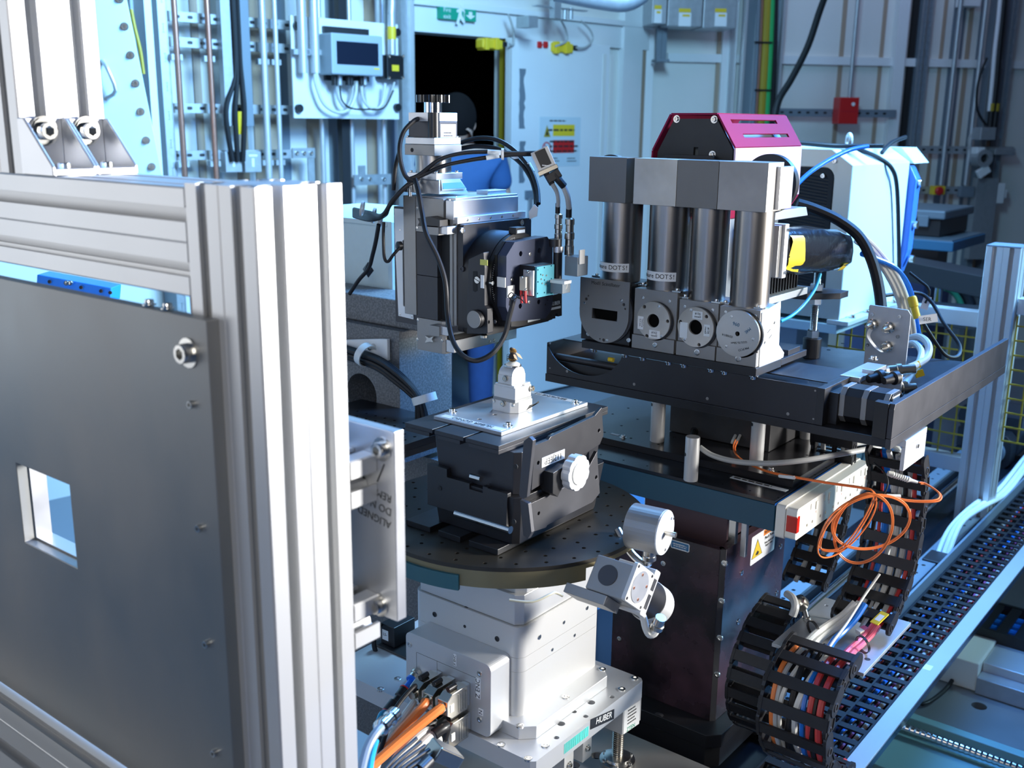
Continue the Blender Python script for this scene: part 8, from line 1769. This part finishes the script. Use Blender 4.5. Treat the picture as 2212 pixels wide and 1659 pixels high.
ob('body', B().box(q0.x-.55, q0.x-.02, q0.y+.03, q0.y+.45, zA+.0042, zA+.085), M['black_plastic'], gbx, bevel=.005); ob('lid', B().box(q0.x-.57, q0.x, q0.y+.01, q0.y+.47, zA+.0855, zA+.125), M['slate_blue'], gbx, bevel=.008)
for k in range(3): ob('latch', B().box(q0.x-.12-k*.16, q0.x-.07-k*.16, q0.y+.004, q0.y+.03, zA+.05, zA+.10), M['slate_blue'], gbx, bevel=.003)
dk = thing('dark_support_beam', 'long dark steel beam under the blue table reaching the fence post', 'beam', at(2050, 610, 4.0)); a = at(1940, 575, 4.2); b_ = at(2160, 620, 3.6); ob('beam', B().beam(a, b_, .14, .075), M['black_steel'], dk, bevel=.003)
a = at(1950, 670, 3.9); b_ = at(2150, 690, 3.4); ob('lower_beam', B().beam(a, b_, .14, .07), M['black_steel'], dk, bevel=.003)
dm = thing('dark_machine', 'dark blue machine housing with a small warning label in the background', 'machine', at(1990, 640, 4.2)); c = at(1940, 580, 4.3); e = on(2045, 660, 'y', c.y)
ob('housing', B().box(c.x-.2, at(2013, 600, 4.3).x, c.y, c.y+.35, FL+.2, c.z), mat('deep_blue', (.03, .045, .10), .4), dm, bevel=.004); q = on(2013, 600, 'y', c.y); q2 = at(2020, 575, 4.28)
ob('label', B().box(q.x+.0005, q.x+.002, c.y+.06, c.y+.16, c.z-.16, c.z-.02), M['white_label'], dm); ob('label_mark', B().prism([(c.y+.07, c.z-.14), (c.y+.115, c.z-.14), (c.y+.092, c.z-.05)], 'x', q.x+.002, q.x+.003), M['yellow'], dm)
ob('leg', B().box(c.x-.1, c.x+.1, c.y+.02, c.y+.3, FL+.001, FL+.1995), M['black_steel'], dm)
wh = thing('hose_reel', 'curved black hose with green hose inside beyond the fence', 'hose', at(2090, 650, 4.3)); ob('black_hose', B().tube([at(2040, 600, 4.3), at(2065, 612, 4.3), at(2090, 640, 4.3), at(2102, 680, 4.3), at(2104, 700, 4.3)], .022, 12), M['black_rubber'], wh); ob('green_hose', B().tube([at(2042, 622, 4.3), at(2060, 632, 4.3), at(2075, 655, 4.3), at(2084, 690, 4.3)], .012, 10), mat('dark_green', (.02, .16, .08), .4), wh)
# profile posts of the fence
fp_ = thing('fence_post', 'pale blue lit aluminium profile post at the right edge', 'post', at(2115, 905, 3.0)); dF = 2.85
pc = at(2205, 545, dF); zpt = at(2180, 537, dF).z
ob('post', prof_z(pc.x-.045, pc.y+.045, FL+.001, zpt), M['profile_aluminium'], fp_, smooth=False); ob('end_cap', B().box(pc.x-.09, pc.x, pc.y, pc.y+.09, zpt, zpt+.004), M['slate_blue'], fp_)
def rail3(name, lab, a, b_, w_, h_, m='profile_aluminium'):
    t = thing(name, lab, 'rail', a); ob('profile', B().beam(a, b_, w_, h_), M[m], t, bevel=.002); return t
yF = pc.y+.045
zr1 = on(2000, 675, 'y', yF+.0).z; xF0 = on(1960, 680, 'y', yF).x
rail3('fence_rail', 'upper horizontal profile rail of the yellow mesh fence', V((xF0-.5, yF, zr1)), V((pc.x-.0905, yF, zr1)), .045, .045)
zr2 = on(2000, 985, 'y', yF).z; rail3('fence_rail', 'lower horizontal profile rail of the yellow mesh fence', V((xF0-.5, yF, zr2)), V((pc.x-.0905, yF, zr2)), .045, .045)
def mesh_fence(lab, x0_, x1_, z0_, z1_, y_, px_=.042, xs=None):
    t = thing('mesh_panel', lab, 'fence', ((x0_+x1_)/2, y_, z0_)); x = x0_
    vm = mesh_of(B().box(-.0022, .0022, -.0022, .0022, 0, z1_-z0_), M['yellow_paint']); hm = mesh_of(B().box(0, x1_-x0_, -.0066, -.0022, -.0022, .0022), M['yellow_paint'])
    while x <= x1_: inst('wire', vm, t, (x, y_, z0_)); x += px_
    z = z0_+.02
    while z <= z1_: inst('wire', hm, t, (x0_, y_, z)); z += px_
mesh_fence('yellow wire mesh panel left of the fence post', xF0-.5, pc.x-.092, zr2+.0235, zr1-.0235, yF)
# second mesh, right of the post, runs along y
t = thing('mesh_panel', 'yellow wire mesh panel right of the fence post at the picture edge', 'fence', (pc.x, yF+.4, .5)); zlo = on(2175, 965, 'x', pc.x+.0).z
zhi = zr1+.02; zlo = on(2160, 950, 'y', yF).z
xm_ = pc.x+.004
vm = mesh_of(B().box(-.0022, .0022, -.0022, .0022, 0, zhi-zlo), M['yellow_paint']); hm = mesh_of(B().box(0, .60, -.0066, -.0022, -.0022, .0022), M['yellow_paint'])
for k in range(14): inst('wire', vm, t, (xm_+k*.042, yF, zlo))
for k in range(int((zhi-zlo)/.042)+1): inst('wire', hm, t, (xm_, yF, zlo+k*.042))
rail3('fence_rail', 'pale profile rail above the right mesh panel at the picture edge', V((xm_, yF, zhi+.03)), V((xm_+.6, yF, zhi+.03)), .045, .045)
# low floor structures lower right
fs = thing('floor_plate', 'brushed blue-lit steel floor plate with a round countersunk hole', 'plate', (-.2, 2.9, .0))
zf = .0; hc = on(2115, 1525, 'z', zf)
ob('plate', B().prism(rect(-1.0, .9, 2.25, 4.4), 'z', -.02, zf, [circ(hc.x, hc.y, .020, 24), circ(*on(2165, 1458, 'z', zf).xy, .018, 20)]), M['floor_steel'], fs, ang=20); ob('support', B().box(-.9, .8, 2.35, 4.3, FL+.001, -.0205), M['black_steel'], fs)
tb3 = thing('teal_guide', 'teal painted channel with a threaded spindle at the lower right', 'guide', on(2060, 1600, 'z', .04))
a1_ = on(1920, 1535, 'z', .05); yg_ = a1_.y; 
ob('channel', B().box(-1.2, .9, yg_-.17, yg_-.0, -.05, .012), mat('pale_teal', (.20, .36, .36), .45), tb3, bevel=.002); ob('wall', B().box(-1.2, .9, yg_+.0005, yg_+.03, -.05, .05), M['pale_teal'], tb3, bevel=.002); ob('wall', B().box(-1.2, .9, yg_-.21, yg_-.1705, -.05, .02), M['pale_teal'], tb3, bevel=.002)
pf_ = []; L_ = 2.0; n = 150
for k in range(n): pf_ += [(.0105, k*L_/n), (.0125, k*L_/n+L_/n*.4)]
ps_ = on(1925, 1562, 'z', .035); ob('spindle', B().lathe((ps_.x-.1, ps_.y, .035), (1, 0, 0), pf_, 14), M['steel'], tb3)
lr = thing('linear_axis', 'white linear axis with end box lying on the floor plate', 'axis', on(2130, 1390, 'z', .05)); p = on(2040, 1395, 'z', .06)
ob('end_box', B().box(p.x, p.x+.12, p.y-.10, p.y+.10, .001, .085), M['white_plastic'], lr, bevel=.004); ob('axis', B().box(p.x+.121, p.x+1.2, p.y-.06, p.y+.10, .02, .075), M['profile_aluminium'], lr, bevel=.003); ob('rail', B().box(p.x+.121, p.x+1.2, p.y-.11, p.y-.061, .001, .05), M['galvanised'], lr, bevel=.002)
cable('black_cable', 'black cable bending over the floor plate from the white end box', [on(px, py, 'z', z) for px, py, z in ((2078, 1375, .08), (2072, 1430, .02), (2050, 1480, .012), (2010, 1515, .012), (1985, 1518, .012), (1972, 1490, .02))], .006, 'black_rubber'); cable('black_cable', 'second black cable running to the right over the floor plate', [on(px, py, 'z', z) for px, py, z in ((2105, 1420, .04), (2150, 1450, .012), (2190, 1475, .012), (2230, 1490, .012))], .006, 'black_rubber')
dch = thing('far_cable_chain', 'dark cable chain with blue bundles in the far lower right', 'cable chain', on(2180, 1320, 'z', .1)); p = on(2110, 1290, 'z', .12)
b = B()
for k in range(12): b.box(p.x+k*.05, p.x+k*.05+.028, p.y-.18, p.y+.02, .10, .108)
ob('crossbars', b, M['chain_black'], dch, kind='stuff'); 
for dy_ in (-.185, .02): ob('side_rail', B().box(p.x, p.x+.6, p.y+dy_, p.y+dy_+.012, .001, .11), M['chain_black'], dch)
for k in range(4): cable('blue_cable', 'blue cable in the far dark cable chain', [(p.x, p.y-.15+k*.045, .08), (p.x+.3, p.y-.15+k*.045, .085), (p.x+.62, p.y-.15+k*.045, .08)], .012, 'blue_tube', group='blue cables in the far dark cable chain')
tag(ob('loose_wires', B().tube([on(px, py, 'z', .2) for px, py in ((1862, 1600), (1870, 1625), (1866, 1645), (1850, 1655))], .004, 6), M['yellow']), 'yellow and green loose wire dangling under the aluminium edge', 'wire')

# ================================================================== THE MAN IN THE DOORWAY
def skin_body(name, verts, edges, radii, m_, parent, root=0, lvl=2):
    me = bpy.data.meshes.new(name); o0 = WL[parent.name]; me.from_pydata([V(v)-o0 for v in verts], edges, []); o_ = bpy.data.objects.new(name, me); C.objects.link(o_); o_.parent = parent; WL[o_.name] = o0
    md = o_.modifiers.new('skin', 'SKIN'); md.use_smooth_shade = True
    for i, r in enumerate(radii): sv = me.skin_vertices[0].data[i]; sv.radius = (r, r) if not isinstance(r, tuple) else r; sv.use_root = (i == root)
    s_ = o_.modifiers.new('sub', 'SUBSURF'); s_.levels = lvl; s_.render_levels = lvl; me.materials.append(M[m_]); return o_
dP = 5.35; hp = at(986, 262, dP); base = V((hp.x, hp.y, FL)); rt_ = V((RV.x, RV.y, 0)).normalized(); fw_ = V((FW.x, FW.y, 0)).normalized()
man = thing('person', 'dark-haired person in a blue t-shirt and jeans seen from behind in the doorway', 'person', base)
def pm(r, f, z): return base+rt_*r+fw_*f+V((0, 0, z))
hz = hp.z-FL     # centre of the head above the floor
k_ = hz/1.60
sh = 1.43*k_; hip = .90*k_
V_ = [pm(.02, 0, hip), pm(.02, .01, 1.10*k_), pm(.02, 0, 1.28*k_), pm(.02, .0, sh), pm(.02, .01, 1.47*k_), pm(.01, .03, 1.56*k_), pm(.01, .035, 1.66*k_),
      pm(-.16, 0, sh-.03), pm(-.22, .03, 1.15*k_), pm(-.20, .18, .98*k_), pm(-.19, .28, .98*k_), pm(.20, 0, sh-.03), pm(.26, .04, 1.13*k_), pm(.22, .2, .98*k_), pm(.21, .30, 1.0*k_),
      pm(-.08, 0, .84*k_), pm(-.10, .02, .48*k_), pm(-.10, -.02, .09), pm(-.10, .12, .05), pm(.12, 0, .84*k_), pm(.13, .03, .48*k_), pm(.13, -.02, .09), pm(.13, .12, .05)]
E_ = [(0, 1), (1, 2), (2, 3), (3, 4), (4, 5), (5, 6), (3, 7), (7, 8), (8, 9), (9, 10), (3, 11), (11, 12), (12, 13), (13, 14), (0, 15), (15, 16), (16, 17), (17, 18), (0, 19), (19, 20), (20, 21), (21, 22)]
Rr = [.13, .12, .135, .11, .058, .078, .075, .062, .045, .036, .030, .062, .045, .036, .030, .09, .062, .045, .035, .09, .062, .045, .035]
skin_body('body', V_, E_, Rr, 'skin', man)
skin_body('t_shirt', [V_[0]+V((0, 0, .02)), V_[1], V_[2], V_[3], V_[7], V_[7].lerp(V_[8], .55), V_[11], V_[11].lerp(V_[12], .55), V_[3]+V((0, 0, .045))], [(0, 1), (1, 2), (2, 3), (3, 4), (4, 5), (3, 6), (6, 7), (3, 8)], [.158, .150, .165, .125, .085, .070, .085, .070, .075], 'shirt', man)
skin_body('jeans', [V_[0], V_[15], V_[16], V_[17], V_[19], V_[20], V_[21]], [(0, 1), (1, 2), (2, 3), (0, 4), (4, 5), (5, 6)], [.145, .105, .082, .066, .105, .082, .066], 'jeans', man)
hc_ = pm(.0, .03, hz); b = B().ball(hc_, .104, 24, 18, (.84, .98, 1.12)); hd = ob('head', b, M['skin'], man)
ob('hair', B().ball(hc_+V((0, 0, .022))-fw_*.010, .111, 28, 18, (.86, 1.0, 1.10)), mat('hair_fuzz', (.010, .008, .008), .9, bump=.6, scale=120, spec=.1), man)
for s in (-1, 1): ob('ear', B().ball(hc_+rt_*(.088*s)+V((0, 0, -.015)), .028, 10, 8, (.35, .5, 1.0)), M['skin'], man)
ob('nose', B().ball(hc_+fw_*.112+V((0, 0, -.02)), .016, 8, 6, (.7, 1, 1.3)), M['skin'], man)
for s in (-1, 1):
    ob('eye', B().ball(hc_+fw_*.094+rt_*(.032*s)+V((0, 0, .006)), .011, 8, 6), M['white_label'], man)
ob('mouth', B().beam(hc_+fw_*.103+rt_*-.02+V((0, 0, -.055)), hc_+fw_*.103+rt_*.02+V((0, 0, -.055)), .008, .006), M['red_cable'], man)
for s, i in ((-1, 10), (1, 14)):
    for f in range(5):
        a = V_[i]; L_ = (.05, .075, .08, .075, .06)[f]; o_ = rt_*((f-2)*.016*1.0); st_ = a+o_*(1 if f else 1.3)
        ob('finger', B().tube([st_, st_+fw_*L_*.5+V((0, 0, -.01)), st_+fw_*L_*.85+V((0, 0, -.04))], .0085, 8, 3), M['skin'], man)
for s in (-1, 1):
    c = V_[18 if s < 0 else 22]; sh_ = B().ball(c-fw_*.06+V((0, 0, 0)), .05, 14, 8, (1, 1, .9)); ob('shoe', B().prism([(p[0], p[1]) for p in [(c.x+rt_.x*a_+fw_.x*b2, c.y+rt_.y*a_+fw_.y*b2) for a_, b2 in ((-.045, -.15), (.045, -.15), (.052, .04), (.03, .12), (-.03, .12), (-.052, .04))]], 'z', FL+.001, FL+.09), M['black_rubber'], man, bevel=.02)
text_to_mesh()
